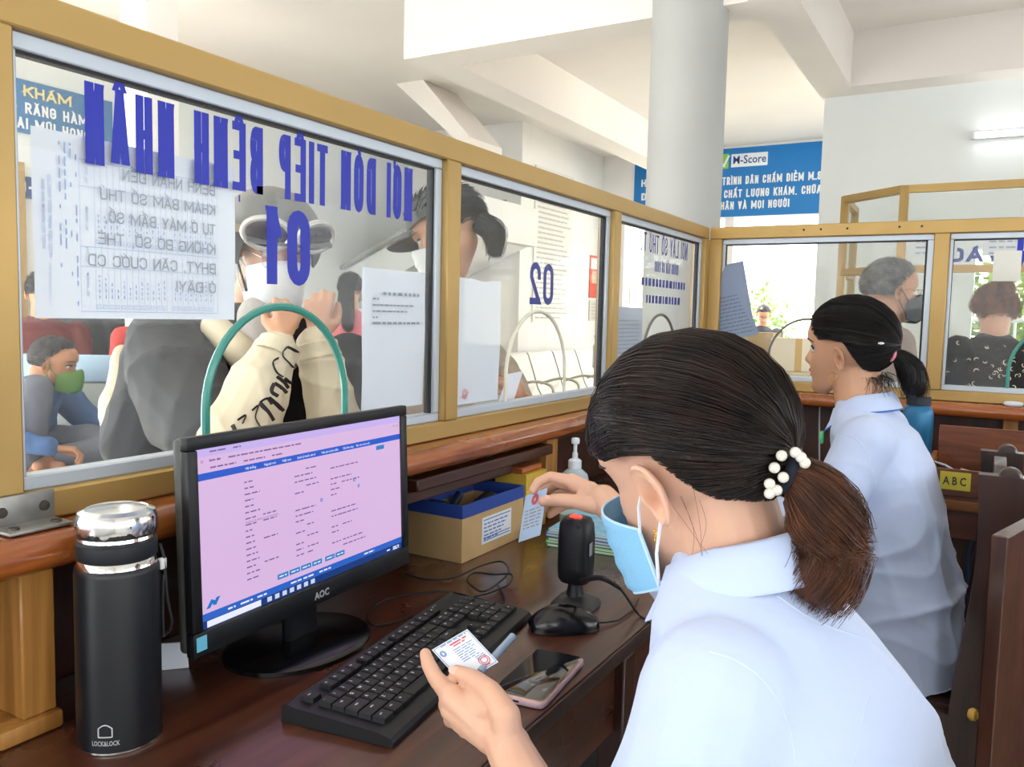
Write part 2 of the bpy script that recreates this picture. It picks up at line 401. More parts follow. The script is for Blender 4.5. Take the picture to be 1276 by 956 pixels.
M_pier = wood('light_wood', '#b98442', '#8a5a26', 'Z', .4, .2)
M_dark = wood('dark_wood', '#4a2618', '#2c150d', 'Y', .35, .3)
M_darkz = wood('dark_wood_z', '#4a2618', '#2c150d', 'Z', .4, .2)
M_desk = wood('desk_wood', '#5b3424', '#391f16', 'Y', .27, .4)
M_blue = mat('blue_vinyl', '#0722a8', .45)
M_navy = mat('navy_vinyl', '#1c2f8a', .45)
M_paper = mat('white_paper', '#dfe6f2', .8, trans=0)
M_ink = mat('grey_ink', '#969eac', .8)
M_bink = mat('blue_ink', '#93abda', .8)
M_dink = mat('dark_ink', '#33363e', .8)
M_rink = mat('red_ink', '#d8616a', .8)
M_screw = mat('steel', '#b9bcc0', .3, metal=.9)

def struct(name, mb, m, **k): return wobj(name, mb, m, kind='structure', smooth=30, **k)
# floor: slab + tiles
fl = struct('floor', MB().box((-8, -3, -.12), (4, 12, -.008)), M_grout)
tm = MB().box((0, 0, -.008), (.592, .592, 0), bev=.002, seg=1).mesh('tile'); tm.materials.append(M_floor)
for i in range(-12, 6):
    for j in range(-3, 16):
        x, y = i*.6, j*.6
        if not (x < 3.4 and ((x > -1.2 and y < 3.6) or x < -1.2 or y > 3.2)): continue
        if j > 10 and i > 2: continue
        part('tile', tm, fl, WM[fl].inverted() @ Matrix.Translation((x, y, 0)))
struct('ceiling', MB().box((-5.9, -3, 3.15), (4, 9.6, 3.3)), M_ceil)
struct('trim_1', MB().box((-2.98, 4.16, 2.8), (-1.12, 4.42, 3.15)), M_ceil)       # beam across, left of the column
struct('trim_2', MB().box((-3.22, 4.16, 2.8), (-2.98, 9.14, 3.15)), M_ceil)        # beam running away
struct('trim_3', MB().box((-1.12, 2.2, 2.8), (-.9, 6.15, 3.15)), M_ceil)         # beam to the right wall
struct('trim_4', MB().box((-.9, 5.92, 2.8), (3.0, 6.15, 3.15)), M_ceil)
struct('trim_5', MB().box((-.9, 4.16, 2.86), (3.0, 4.42, 3.15)), M_ceil)
struct('trim_6', MB().box((-5.5, 2.0, 2.84), (-5.2, 7.2, 3.15)), M_ceil)
struct('wall_left', MB().box((-5.7, 2.55, 0), (-5.5, 7.4, 3.15)), M_wallb)
struct('wall_back', MB().box((-5.5, 7.2, 0), (-4.1, 7.4, 3.15)), M_white)
struct('wall_hall', MB().box((-4.3, 7.4, 0), (-4.1, 9.35, 3.15)), M_white)
b = MB(); b.box((-4.1, 9.15, 2.38), (-.6, 9.35, 3.15)); b.box((-4.1, 9.15, 0), (-3.8, 9.35, 2.38)); b.box((-1.62, 9.15, 0), (-.6, 9.35, 2.38)); b.box((-2.62, 9.15, 0), (-2.52, 9.35, 2.38))
struct('wall_far', b, M_white)
b = MB()
for lo, hi in (((-1.1, 6.15, 0), (-.12, 6.35, 3.15)), ((2.2, 6.15, 0), (3.2, 6.35, 3.15)), ((-.12, 6.15, 1.75), (2.2, 6.35, 3.15)), ((-.12, 6.15, 0), (2.2, 6.35, .6))): b.box(lo, hi)
struct('wall_right', b, M_wallb)
# unseen sides of the office: walls with wide window openings
b = MB(); b.box((2.4, -2.2, 0), (2.55, 6.15, 1.15)); b.box((2.4, -2.2, 2.1), (2.55, 6.15, 3.15))
for y in (-2.2, -.1, 2.0, 4.0, 5.9): b.box((2.4, y, 1.15), (2.55, y+.25, 2.1))
struct('wall_side', b, M_white)
b = MB(); b.box((-1.3, -2.35, 0), (2.55, -2.2, 1.15)); b.box((-1.3, -2.35, 2.1), (2.55, -2.2, 3.15))
for x in (-1.3, .2, 2.3): b.box((x, -2.35, 1.15), (x+.25, -2.2, 2.1))
struct('wall_rear', b, M_white)
struct('added_lintel_rear', MB().box((-5.7, -3, 2.15), (-1.3, -2.85, 3.15)), M_white)      # unseen lintels, added to keep open sky off the ceiling beams
struct('added_lintel_left', MB().box((-5.7, -2.85, 2.45), (-5.55, 2.55, 3.15)), M_white)  # likewise added out of view, over the left opening, against sky light
c = at(187, 100, 4.6)
struct('trim_7', MB().box((c.x-.11, c.y-.10, 0), (c.x+.11, c.y+.10, 3.15)), M_white)
# round column
c = at(857, 100, 4.25); M_col = mat('column_paint', '#b2b5b3', .5, var=.04, vscale=2)
b = MB().lathe([(.205, 0), (.205, .12), (.193, .14), (.193, 3.15)], 64, Matrix.Translation((c.x, c.y, 0)))
struct('column', b, M_col, label='tall pale grey round column behind the glass corner', cat='column')
# staircase: sloping slab with handrail along the back of the hall
p0 = ony(330, 395, 6.2); p1 = ony(560, 262, 6.2)
st = thing('staircase', 'pale blue staircase slope with metal handrail rising at the back of hall', 'staircase', (p0.x, 6.2, 0), kind='structure')
d = (p1-p0); sl = d.z/d.x; x0, z0 = p0.x-1.2, p0.z-1.2*sl; x1, z1 = p1.x+.25, p1.z+.25*sl
Mx = Matrix(((1, 0, 0, 0), (0, 0, -1, 6.2), (0, 1, 0, 0), (0, 0, 0, 1)))
th_ = .36
wobj('stringer', MB().prism([(x0, z0-th_), (x1, z1-th_), (x1, z1), (x0, z0)], -.06, .0, Mx), M_wallb, st)
wobj('soffit', MB().prism([(x0, z0-th_), (x1, z1-th_), (x1, z1-th_+.1), (x0, z0-th_+.1)], -.99, -.06, Mx), M_white, st)
for k, (off, r) in enumerate(((.03, .022), (-th_-.01, .03))):
    wobj('handrail' if k == 0 else 'skirting', MB().tube([(x0, 6.16, z0+off), (x1, 6.16, z1+off)], r, 10), mat('rail_grey', '#a8aaa6', .35, metal=.3), st)
wobj('landing', MB().box((x1, 6.2, z1-th_), (x1+.12, 7.19, z1)), M_white, st)
nst = 12; b = None
tread = MB().box((0, 0, 0), ((x1-x0)/nst*1.1, .95, .03)).mesh('tread'); tread.materials.append(mat('stair_tread', '#8f8f8c', .5))
for k in range(nst):
    part('tread', tread, st, WM[st].inverted() @ Matrix.Translation((x0+(x1-x0)*k/nst, 6.23, z0+(z1-z0)*k/nst-.14)))
# sloping upper flight above (beige underside)
q0, q1 = ony(478, 90, 5.6), ony(585, 190, 5.6)
struct('trim_8', MB().prism([(q0.x-1.5, q0.z+.28), (q0.x, q0.z), (q1.x, q1.z), (q1.x, q1.z+.12), (q0.x+.12, q0.z+.2), (q0.x-1.4, q0.z+.5)], -.5, 0, Matrix(((1, 0, 0, 0), (0, 0, -1, 5.6), (0, 1, 0, 0), (0, 0, 0, 1)))), M_ceil)
# ================================================================== glazed counter partition
XI = -.97; XO = -1.02; XG = -.996
FY = [.519, 1.427, 2.283, 3.165]
Z0, Z1, Z2, Z3 = .992, 1.034, 1.562, 1.608
def arch(y0, y1, zb, zt, n=22):
    r = (y1-y0)/2; c = (y0+y1)/2; hs = zt-zb; k = min(r*1.15, hs*.75)
    return [(y0, zb)]+[(c-r*math.cos(PI*i/n), zt-k+k*math.sin(PI*i/n)) for i in range(n+1)]+[(y1, zb)]
def pane_mesh(a0, a1, z0, z1, ar, P):
    """P(a,z,d)->world ; a along the partition. A pane with an arch cut out of its lower edge"""
    mb = MB(); t = .0025
    if not ar:
        vs_ = [P(a0, z0, -t), P(a1, z0, -t), P(a1, z1, -t), P(a0, z1, -t), P(a0, z0, t), P(a1, z0, t), P(a1, z1, t), P(a0, z1, t)]
        return mb.add(vs_, [(0, 1, 2, 3), (7, 6, 5, 4), (0, 4, 5, 1), (1, 5, 6, 2), (2, 6, 7, 3), (3, 7, 4, 0)])
    pts = ar; n = len(pts)
    for dd in (-t, t):
        lo = [P(a, z, dd) for a, z in pts]; hi = [P(a, z1, dd) for a, z in pts]
        mb.add(lo+hi, [(i, i+1, n+i+1, n+i) for i in range(n-1)])
        mb.add([P(a0, z0, dd), P(pts[0][0], z0, dd), P(pts[0][0], z1, dd), P(a0, z1, dd)], [(0, 1, 2, 3)])
        mb.add([P(pts[-1][0], z0, dd), P(a1, z0, dd), P(a1, z1, dd), P(pts[-1][0], z1, dd)], [(0, 1, 2, 3)])
    return mb
def partition(root, posts, P, arches, edges, golds):
    """posts: positions along the run; P maps (along, z, depth toward the desk) to the world"""
    def bar(name, a0, a1, z0, z1, d0, d1, m, par, bev=.003):
        lo = P(a0, z0, d0); hi = P(a1, z1, d1)
        l = Vector((min(lo[i], hi[i]) for i in range(3))); h = Vector((max(lo[i], hi[i]) for i in range(3)))
        return wobj(name, MB().box(l, h, bev=bev, seg=1), m, par)
    a, e = posts[0]-.024, posts[-1]+.024
    bar('top_rail', a, e, Z2, Z3, -.025, .025, M_gold, root); bar('bottom_rail', a, e, Z0, Z1-.006, -.025, .025, M_gold, root)
    for k, p in enumerate(posts): bar('post', p-.024, p+.024, Z1-.006, Z2, -.028, .028, golds[k], root)
    panes = []
    for k in range(len(posts)-1):
        a0, a1 = posts[k]+.024, posts[k+1]-.024; w = .02; wl = .011
        sh = thing('sash', None, None); WM[sh] = WM[root]; sh.parent = root; sh.matrix_basis = Matrix.Identity(4)
        for (b0, b1, c0, c1) in ((a0, a1, Z2-w, Z2), (a0, a1, Z1-.006, Z1+.012), (a0, a0+wl, Z1+.012, Z2-w), (a1-w, a1, Z1+.012, Z2-w)):
            bar('sash_bar', b0, b1, c0, c1, -.014, .012, M_sash, sh, .002)
        g = .004
        for (b0, b1, c0, c1) in ((a0+wl, a1-w, Z2-w-g, Z2-w), (a0+wl, a0+wl+g*.5, Z1+.012, Z2-w), (a1-w-g*1.6, a1-w, Z1+.012, Z2-w)):
            bar('gasket', b0, b1, c0, c1, -.008, .006, M_gasket, sh, 0)
        pn = wobj('glass_pane', pane_mesh(a0+wl, a1-w, Z1+.012, Z2-w, arches[k], P), M_glass, root, smooth=None); panes.append(pn)
        if arches[k]:
            ed = edges[k]
            wobj('pane_edge', MB().tube([P(q[0], q[1], 0) for q in arches[k]], ed[1], 8), ed[0], pn)
    return panes
PL = thing('counter_partition', 'long gold framed glass counter partition on the left with blue reversed lettering', 'partition', (-.995, 1.8, Z0))
PX = lambda a, z, d: Vector((XG+d, a, z))
AR = [arch(.823, 1.127, Z1+.012, 1.256), arch(1.694, 2.008, Z1+.012, 1.262), arch(2.58, 2.915, Z1+.012, 1.265)]
panesL = partition(PL, FY, PX, AR, [(M_gedge, .0065), (M_gedge_w, .0045), (M_gedge_d, .005)], [M_gold, M_gold, M_goldb, M_goldb])
# steel angle bracket with screws at the foot of the left post
br = wobj('bracket', MB().box((-.969, .50, .992), (-.964, .575, 1.030), bev=.002).box((-.969, .50, .9925), (-.925, .575, .9965), bev=.0015), mat('galvanised', '#9a9a98', .45, metal=.7, var=.2, vscale=40), PL)
for y in (.513, .562):
    wobj('screw', MB().lathe([(.0065, 0), (.0055, .003), (.001, .0035)], 14, frame((-.9645, y, 1.012), (0, 1, 0), (1, 0, 0))), mat('dark_screw', '#4c4640', .5, metal=.6), br)
    wobj('screw', MB().lathe([(.0065, 0), (.0055, .003), (.001, .0035)], 14, Matrix.Translation((-.94, y, .996))), MATS['dark_screw'], br)
# mirrored lettering is stuck on the far face: it reads from the hall
def glassframe(y, z): return Matrix(((0, 0, 1, -.9925), (-1, 0, 0, y), (0, 1, 0, z), (0, 0, 0, 1)))
b = MB(); block(b, 'NƠI ĐÓN TIẾP BỆNH NHÂN', glassframe(1.314, 1.428), .101, .03, .0125, .0085, width=1.314-.641)
wobj('lettering', b, M_blue, panesL[0], smooth=None, label='reversed blue words across the top of the pane')
b = MB(); block(b, '01', glassframe(1.035, 1.291), .122, .052, .0225, .012)
wobj('lettering', b, M_blue, panesL[0], smooth=None)
b = MB(); block(b, '02', glassframe(1.922, 1.279), .105, .056, .0165, .014)
wobj('lettering', b, M_navy, panesL[1], smooth=None)
b = MB(); block(b, 'NƠI LẤY SỐ THỨ TỰ', glassframe(2.995, 1.468), .062, .03, .0075, .0065, width=.475); block(b, 'HƯỚNG DẪN SỬ DỤNG', glassframe(2.90, 1.408), .036, .02, .0052, .004, width=.24)
rg = random.Random(3)
for zz, w in ((1.358, .44), (1.302, .34)):
    dashes(b, glassframe(2.98-(.44-w)/2, zz), 0, w, 0, .026, rg, (.06, .14), .1)
wobj('lettering', b, M_navy, panesL[2], smooth=None)
# far partition
PF = thing('counter_partition', 'gold framed glass partition across the far end behind the second clerk', 'partition', (-.2, 3.2, Z0))
PY = lambda a, z, d: Vector((a, 3.215-d, z))
FX = [-.945, -.165, .64]
panesF = partition(PF, FX, PY, [arch(-.735, -.445, Z1+.012, 1.262), arch(.055, .36, Z1+.012, 1.262)], [(M_gedge_d, .0045), (M_gedge, .006)], [M_goldb, M_goldb, M_goldb])
scw = MB().lathe([(.004, 0), (.0035, .002), (.0008, .0022)], 10).mesh('screw', 40); scw.materials.append(M_gasket)
for x in (-.62, -.56, -.47, -.30, -.23): part('screw', scw, PF, WM[PF].inverted() @ frame((x, 3.189, 1.588), (1, 0, 0), (0, -1, 0)))
fM = lambda x, z: Matrix(((-1, 0, 0, x), (0, 0, 1, 3.214), (0, 1, 0, z), (0, 0, 0, 1)))
# ledge (bullnose) inside and shelf outside
def bull(x0, x1, z0, z1, y0, y1):
    r = (z1-z0)/2; pts = [(x0, z0)]+[(x1-r+r*math.cos(t), (z0+z1)/2+r*math.sin(t)) for t in [(-90+180*k/10)*PI/180 for k in range(11)]]+[(x0, z1)]
    return MB().prism(pts, -y1, -y0, Matrix(((1, 0, 0, 0), (0, 0, -1, 0), (0, 1, 0, 0), (0, 0, 0, 1))))
wobj('counter_ledge', bull(-1.24, -.905, .946, .991, .02, 3.06), M_ledge, label='glossy orange brown rounded wooden ledge under the left glass partition', cat='ledge')
b = MB(); pts = [(3.46, .946), (3.46, .991)]+[(3.13-.0225*math.sin(t)+.0, .9685+.0225*math.cos(t)) for t in [PI*k/10 for k in range(11)]]
b.prism(pts, -1.24, 2.2, Matrix(((0, 0, 1, 0), (1, 0, 0, 0), (0, 1, 0, 0), (0, 0, 0, 1))))
wobj('counter_ledge', b, M_ledgex, smooth=30, label='glossy brown wooden ledge under the far glass partition', cat='ledge')
# panelling and piers below the ledges
struct('wall_counter_left', MB().box((-1.22, .02, 0), (-1.06, 3.4, .946)), M_darkz)
struct('wall_counter_far', MB().box((-1.06, 3.24, 0), (2.2, 3.42, .9455)), M_darkz)
ZD_ = .75
pr = [(.515, .555), (1.80, 1.86), (2.66, 2.70)]
for k, (y0, y1) in enumerate(pr):
    t = thing('counter_pier', ['light wooden pier under the ledge beside the black flask', 'light wooden pier under the ledge beside the sanitizer bottle', 'light wooden pier under the ledge near the far corner'][k], 'pier', (-1.0, (y0+y1)/2, ZD_+.0005))
    wobj('upright', MB().box((-1.058, y0, .7725), (-.935, y1, .945), bev=.002, seg=1), M_pier, t)
    wobj('base_block', MB().box((-1.058, y0-.03, .7505), (-.928, y1+.004, .772), bev=.004), M_pier, t)
for x in (.05, .82):
    wobj('counter_pier', MB().box((x, 3.19, 0), (x+.045, 3.239, .945), bev=.002, seg=1), M_pier, label='light wooden upright under the far ledge' if x < .5 else 'light wooden upright under the far ledge further right', cat='pier')
# ================================================================== papers taped to the glass
def sheet(name, label, y0, y1, z0, z1, x, crumple=.0015, group=None, m=None, torn=0, px=XG):
    """sheet of paper parallel to the left glass; slightly wavy"""
    nu, nv = 16, 16; vs_ = []; fs = []
    for j in range(nv+1):
        for i in range(nu+1):
            u, v = i/nu, j/nv
            dz = torn*(math.sin(u*7)*.6+math.sin(u*17)*.25) if j == nv else 0
            vs_.append((x+crumple*(math.sin(u*5+v*3)+math.sin(v*7-u*2)), y0+(y1-y0)*u, z0+(z1-z0)*v+dz))
    for j in range(nv):
        for i in range(nu): k = j*(nu+1)+i; fs.append((k, k+1, k+nu+2, k+nu+1))
    n = len(vs_); mb = MB().add(vs_, fs); mb.add([(a-.0004, b_, c_) for a, b_, c_ in vs_], [f[::-1] for f in fs])
    return wobj(name, mb, m or M_paper, smooth=180, label=label, cat='paper notice', group=group)
PAPX = -1.0015
n1 = sheet('paper_notice', 'large white form taped to the first pane with reversed print showing through', .578, .884, 1.234, 1.462, PAPX, .0008)
b = MB()
Mi = lambda y, z: Matrix(((0, 0, 1, PAPX+.0022), (-1, 0, 0, y), (0, 1, 0, z), (0, 0, 0, 1)))
for k, s in enumerate(['BỆNH NHÂN ĐẾN', 'KHÁM BẤM SỐ THỨ', 'TỰ Ở MÁY BẤM SỐ,', 'KHÔNG BỎ SỐ, THẺ', 'BHYT, CĂN CƯỚC CD', 'Ở ĐÂY!']):
    w = [.150, .182, .176, .186, .200, .070][k]; block(b, s, Mi(.846, 1.415-k*.0285), .0155, .008, .0021, width=w)
wobj('reversed_print', b, M_ink, n1, smooth=None)
b = MB(); Mv = lambda y, z: Matrix(((0, 0, 1, PAPX+.0024), (0, -1, 0, y), (1, 0, 0, z), (0, 0, 0, 1)))
text('PHIẾU XÉT NGHIỆM HOÁ SINH', Mv(.592, 1.318), .0042, .083, .01, b); text('NƯỚC TIỂU, PHÂN, DỊCH, CHỌC DÒ', Mv(.600, 1.308), .0042, .100, .01, b)
text('TT Y TẾ HUYỆN VĨNH LINH', Mv(.598, 1.25), .003, .05, .0, b)
rg = random.Random(5)
for k in range(4): dashes(b, Mv(.612+k*.007, 1.25), 0, .2, 0, .0020, rg, (.3, .9), .5, .55)
for yy, s in ((.647, 'XÉT NGHIỆM'), (.647, None)):
    if s:
        for zz, q in ((1.262, 'XÉT NGHIỆM'), (1.305, 'KẾT QUẢ'), (1.345, 'XÉT NGHIỆM'), (1.405, 'KẾT QUẢ')): text(q, Mv(yy, zz), .0034, .03 if len(q) > 8 else .02, .01, b)
for k in range(21):
    yy = .662+k*.0088
    if k == 12: continue
    for zz in (1.252, 1.335): dashes(b, Mv(yy, zz+.008), 0, rg.uniform(.012, .030), 0, .0017, rg, (.15, .4), .5)
    for zz in (1.247, 1.330):
        for (p, q) in (((0, 0), (.0045, 0)), ((.0045, 0), (.0045, .0045)), ((.0045, .0045), (0, .0045)), ((0, .0045), (0, 0))): ribbon(b, [p, q], .0006, Mv(yy, zz))
for yy in [.636, .656]+[.656+k*.0088 for k in range(1, 23, 1)]: ribbon(b, [(0, 0), (.19, 0)], .0004, Mv(yy, 1.243))
for zz in (1.243, 1.30, 1.325, 1.40, 1.433): ribbon(b, [(0, 0), (0, -.215)], .0006, Mv(.636, zz))
wobj('form_print', b, M_bink, n1, smooth=None)
n2 = sheet('paper_notice', 'white typed notice taped low on the first pane beside the post', 1.178, 1.372, 1.064, 1.332, PAPX, .0012)
b = MB(); Mf = lambda y, z: Matrix(((0, 0, 1, PAPX+.0032), (1, 0, 0, y), (0, 1, 0, z), (0, 0, 0, 1)))
dashes(b, Mf(1.235, 1.283), 0, .115, 0, .006, rg, (.1, .3), .3)
for k, w in ((0, .018), (1, .125), (2, .105), (3, .016), (4, .15)): dashes(b, Mf(1.205, 1.274-k*.0115), 0, w, 0, .0032 if k < 4 else .0045, rg, (.2, .7), .2)
wobj('typed_print', b, M_dink if False else M_ink, n2, smooth=None)
n3 = sheet('paper_notice', 'blank white sheet with torn top taped to the second pane', 1.462, 1.672, 1.052, 1.328, PAPX, .0012, torn=.004)
b = MB()
for k in range(3): ribbon(b, arc(0, 0, .011-.003*k, .011-.003*k, 0, 350, 20), .0012, Mf(1.522, 1.075))
ribbon(b, [(-.02, -.008), (.02, .004)], .001, Mf(1.522, 1.075)); wobj('red_stamp', b, M_rink, n3, smooth=None)
n4 = sheet('paper_notice', 'printed sheet in a shaded grey blue tone taped to the third pane', 2.345, 2.585, 1.07, 1.285, PAPX, .001, m=mat('shaded_sheet', '#b6c0d4', .85))  # paper in shade: the shade is put into its base colour
b = MB()
for k in range(12): dashes(b, Mf(2.38, 1.24-k*.0125), 0, .17, 0, .004, rg, (.2, .7), .2)
wobj('typed_print', b, M_ink, n4, smooth=None)
# blue grey sheet hanging aslant on the far first pane
b = MB(); pts = [ony(893, 352, 3.2), ony(905, 330, 3.2), ony(926, 325, 3.2), ony(938, 395, 3.2), ony(946, 416, 3.2), ony(888, 430, 3.2)]
b.add([tuple(p) for p in pts]+[(p.x, p.y+.0008, p.z) for p in pts], [(0, 1, 2, 3, 4, 5), (11, 10, 9, 8, 7, 6)]+[(i, (i+1) % 6, 6+(i+1) % 6, 6+i) for i in range(6)])
n5 = wobj('paper_notice', b, mat('grey_blue_paper', '#7f8da6', .85), smooth=None, label='grey blue printed sheet stuck aslant on the far left pane', cat='paper notice')
b = MB(); cpt = ony(893, 425, 3.199); tl = math.radians(13)
for k in range(11): dashes(b, Matrix(((math.cos(tl), -math.sin(tl), 0, cpt.x), (0, 0, 1, cpt.y), (math.sin(tl), math.cos(tl), 0, cpt.z), (0, 0, 0, 1))), .01+k*.002, .15-.004*k, .012+k*.0145, .004, rg, (.2, .8), .2)
wobj('typed_print', b, mat('pale_print', '#5f6d88', .8), n5, smooth=None)
# white card on the far second pane
b = MB().box((.02-.03, 3.2, 1.40), (.10-.03, 3.2012, 1.50), bev=.0005)
wobj('paper_notice', b, mat('cream_paper', '#d8dad2', .8), label='small pale sheet stuck high on the far right pane', cat='paper notice')
# ================================================================== desk and the things on it
ZD = .75
M_black = mat('black_plastic', '#14161a', .42, spec=.4)
M_blackg = mat('black_gloss', '#0c0d10', .18)
M_blackm = mat('black_matt', '#1a1c20', .6, var=.15, vscale=30)
M_chrome = mat('chrome', '#d9dadb', .12, metal=1.0)
dk = thing('desk', 'long dark reddish brown wooden desk under the left ledge', 'desk', (-.75, 1.1, 0))
wobj('desktop', MB().box((-1.058, .12, .722), (-.462, 2.02, ZD), bev=.006, seg=2), M_desk, dk)
wobj('edge_band', MB().box((-.4625, .12, .726), (-.4575, 2.02, .748), bev=.002), mat('worn_edge', '#3d2a22', .5, var=.4, vscale=20), dk)
wobj('apron', MB().box((-.50, .16, .60), (-.478, 1.98, .7215), bev=.002, seg=1), M_desk, dk)
wobj('apron', MB().box((-1.03, 1.96, .60), (-.50, 1.98, .7215), bev=.002, seg=1), M_desk, dk)
for y in (.16, 1.17, 1.94):
    wobj('leg', MB().box((-.505, y, 0), (-.458-.004, y+.045, .7215), bev=.003, seg=1), M_darkz, dk)
for y in (.16, 1.94): wobj('leg', MB().box((-1.05, y, 0), (-1.005, y+.045, .7215), bev=.003, seg=1), M_darkz, dk)
wobj('back_panel', MB().box((-1.045, .205, .2), (-1.03, 1.94, .7215)), M_darkz, dk)
# ---- monitor
pl, pr_ = at(236, 690, .995), at(514, 606, 1.42)
ux = (Vector((pr_.x, pr_.y, 0))-Vector((pl.x, pl.y, 0))).normalized(); nz = Vector((0, 0, 1)); nf = Vector((ux.y, -ux.x, 0))
if nf.x < 0: nf = -nf
mc = (pl+pr_)/2; zb = (at(240, 828, 0.995).z+at(512, 705, 1.42).z)/2; zt = (at(232, 545, 0.995).z+at(516, 505, 1.42).z)/2
MW, MH = .466, zt-zb
tilt = math.radians(2)
MM = Matrix((ux, -nf, nz)).transposed().to_4x4(); MM.translation = Vector((mc.x, mc.y, zb)); MM = MM @ Matrix.Rotation(-tilt, 4, 'X')
mo = thing('computer_monitor', 'black desktop monitor showing a pink hospital software screen', 'monitor', Matrix.Translation((mc.x, mc.y, ZD)))
def mobj(n, mb, m, par=mo, **k): return wobj(n, mb.mesh(n, 40) if isinstance(mb, MB) else mb, m, par, **k)
bz, bb = .0165, .031
b = MB()
for lo, hi in (((-MW/2, 0, MH-bz), (MW/2, .014, MH)), ((-MW/2, 0, 0), (MW/2, .014, bb)), ((-MW/2, 0, bb), (-MW/2+bz, .014, MH-bz)), ((MW/2-bz, 0, bb), (MW/2, .014, MH-bz))): b.box(lo, hi, MM, bev=.0025)
mobj('bezel', b, M_black)
b = MB(); b.box((-MW/2+.002, .013, .002), (MW/2-.002, .030, MH-.002), MM, bev=.006); b.box((-.15, .025, .03), (.15, .050, .13), MM, bev=.012)
mobj('back_shell', b, mat('grey_shell', '#4a4c4a', .5))
# screen: emissive display with printed layout
M_scr = mat('screen_pink', '#000000', .25, emit='#e3c0ec', estr=.80)
sw0, sw1, sh0, sh1 = -MW/2+bz, MW/2-bz, bb, MH-bz
SW, SH = sw1-sw0, sh1-sh0
scn = mobj('screen', MB().box((sw0, .0045, sh0), (sw1, .012, sh1), MM), M_scr)
def scrM(u, v, d=.0): return MM @ Matrix.Translation((sw0+u*SW, .0044-d, sh0+v*SH)) @ Matrix.Rotation(PI/2, 4, 'X')
def rect(mb, u0, v0, u1, v1, d=.0002): mb.add([(0, 0, 0), ((u1-u0)*SW, 0, 0), ((u1-u0)*SW, (v1-v0)*SH, 0), (0, (v1-v0)*SH, 0)], [(0, 1, 2, 3)], scrM(u0, v0, d)); return mb
def em(n, c, s=.9): return mat('screen_'+n, '#000000', .3, emit=c, estr=s)
mobj('tab_strip', rect(MB(), 0, .955, 1, 1), em('lilac', '#c3aeea'), scn, smooth=None)
mobj('menu_bar', rect(MB(), 0, .825, 1, .865, .0003), em('blue', '#1f57c8'), scn, smooth=None)
mobj('status_bar', rect(MB(), 0, .045, 1, .085), em('blue2', '#2b63c6'), scn, smooth=None)
mobj('task_bar', rect(MB(), 0, 0, 1, .045, .0003), em('navy', '#173a7d'), scn, smooth=None)
b = MB(); b2 = MB(); b3 = MB(); rg = random.Random(11)
rect(b2, .02, .004, .235, .040, .0005)
for k, (s, u, w) in enumerate((('Hệ thống', .185, .045), ('Ngoại trú', .265, .05), ('Nội trú', .345, .04), ('Quản lý thuốc vật tư', .415, .09), ('Viện phí và bảo hiểm', .535, .09), ('Cận lâm sàng', .65, .06), ('Báo cáo và tra cứu', .725, .08))): text(s, scrM(u, .837, .0006), SH*.014, w*SW, .01, b2)
for k in range(8):
    u = .31+k*.055+(.0 if k < 4 else .012)
    if k < 6: rect(b3, u, .118, u+.05, .15, .0004); dashes(b2, scrM(u+.008, .13, .0006), 0, .034*SW, 0, SH*.008, rg, (.4, .8), .3)
rect(b3, .845, .78, .895, .81, .0004)
for u, v in ((.53, .535), (.735, .56), (.71, .61)):
    ribbon(b3, arc(0, 0, .002, .002, 0, 360, 10), .0015, scrM(u, v, .0004))
for row in range(17):
    v = .76-row*.036
    if row in (6,): v += .0
    for u in (.18, .255, .40, .455, .58, .64):
        if rg.random() < (.95 if u < .2 else .5): dashes(b, scrM(u, v, .0004), 0, SW*rg.uniform(.03, .065 if u < .6 else .14), 0, SH*.008, rg, (.3, .8), .35)
text('THÔNG TIN ĐĂNG KÝ KHÁM BỆNH', scrM(.18, .52, .0005), SH*.011, .14*SW, .0, b)
for v, ws in ((.975, (.06, .03)), (.925, (.04, .32)), (.885, (.10, .09, .05))):
    u = .05
    for w in ws: dashes(b, scrM(u, v, .0005), 0, w*SW, 0, SH*.009, rg, (.3, .9), .25); u += w+.03
for u in (.02, .05, .08, .96, .98): ribbon(b, arc(0, 0, .0015, .0015, 0, 360, 8), .0006, scrM(u, .93, .0005))
for u, v, w in ((.10, .058, .03), (.15, .058, .05), (.22, .058, .04), (.37, .06, .05), (.43, .06, .05), (.51, .06, .06), (.76, .06, .06), (.9, .017, .02), (.94, .024, .04), (.94, .010, .04)): dashes(b2, scrM(u, v, .0006), 0, w*SW, 0, SH*.010, rg, (.4, .9), .25)
mobj('small_print', b, em('print', '#8a6fa8', .7), scn, smooth=None, kind='stuff'); mobj('white_print', b2, em('white', '#e8ecff', .9), scn, smooth=None, kind='stuff'); mobj('button_marks', b3, em('button', '#2f7fc4'), scn, smooth=None, kind='stuff')
b = MB()
for k, cc in enumerate((0,)*7): rect(b, .262+k*.034, .008, .262+k*.034+.02, .037, .0005)
mobj('taskbar_icons', b, em('icons', '#c9d4ea'), scn, smooth=None, kind='stuff')
b = MB(); ribbon(b, [(0, 0), (.004, .005), (.010, .002), (.013, .006)], .005, scrM(.03, .12, .0005)); mobj('logo_icon', b, em('swoosh', '#1f74c9'), scn, smooth=None)
b = MB(); text('AOC', MM @ Matrix.Translation((-.012, -.0006, .009)) @ Matrix.Rotation(PI/2, 4, 'X'), .010, .032, .03, b); mobj('brand_mark', b, mat('silver_print', '#b8bcc2', .4), smooth=None)
b = MB().box((-MW/2+.004, -.0007, .008), (-MW/2+.020, -.0002, .026), MM); mobj('energy_sticker', b, mat('sticker_blue', '#6bbfe0', .5))
cb = onz(388, 806, ZD)
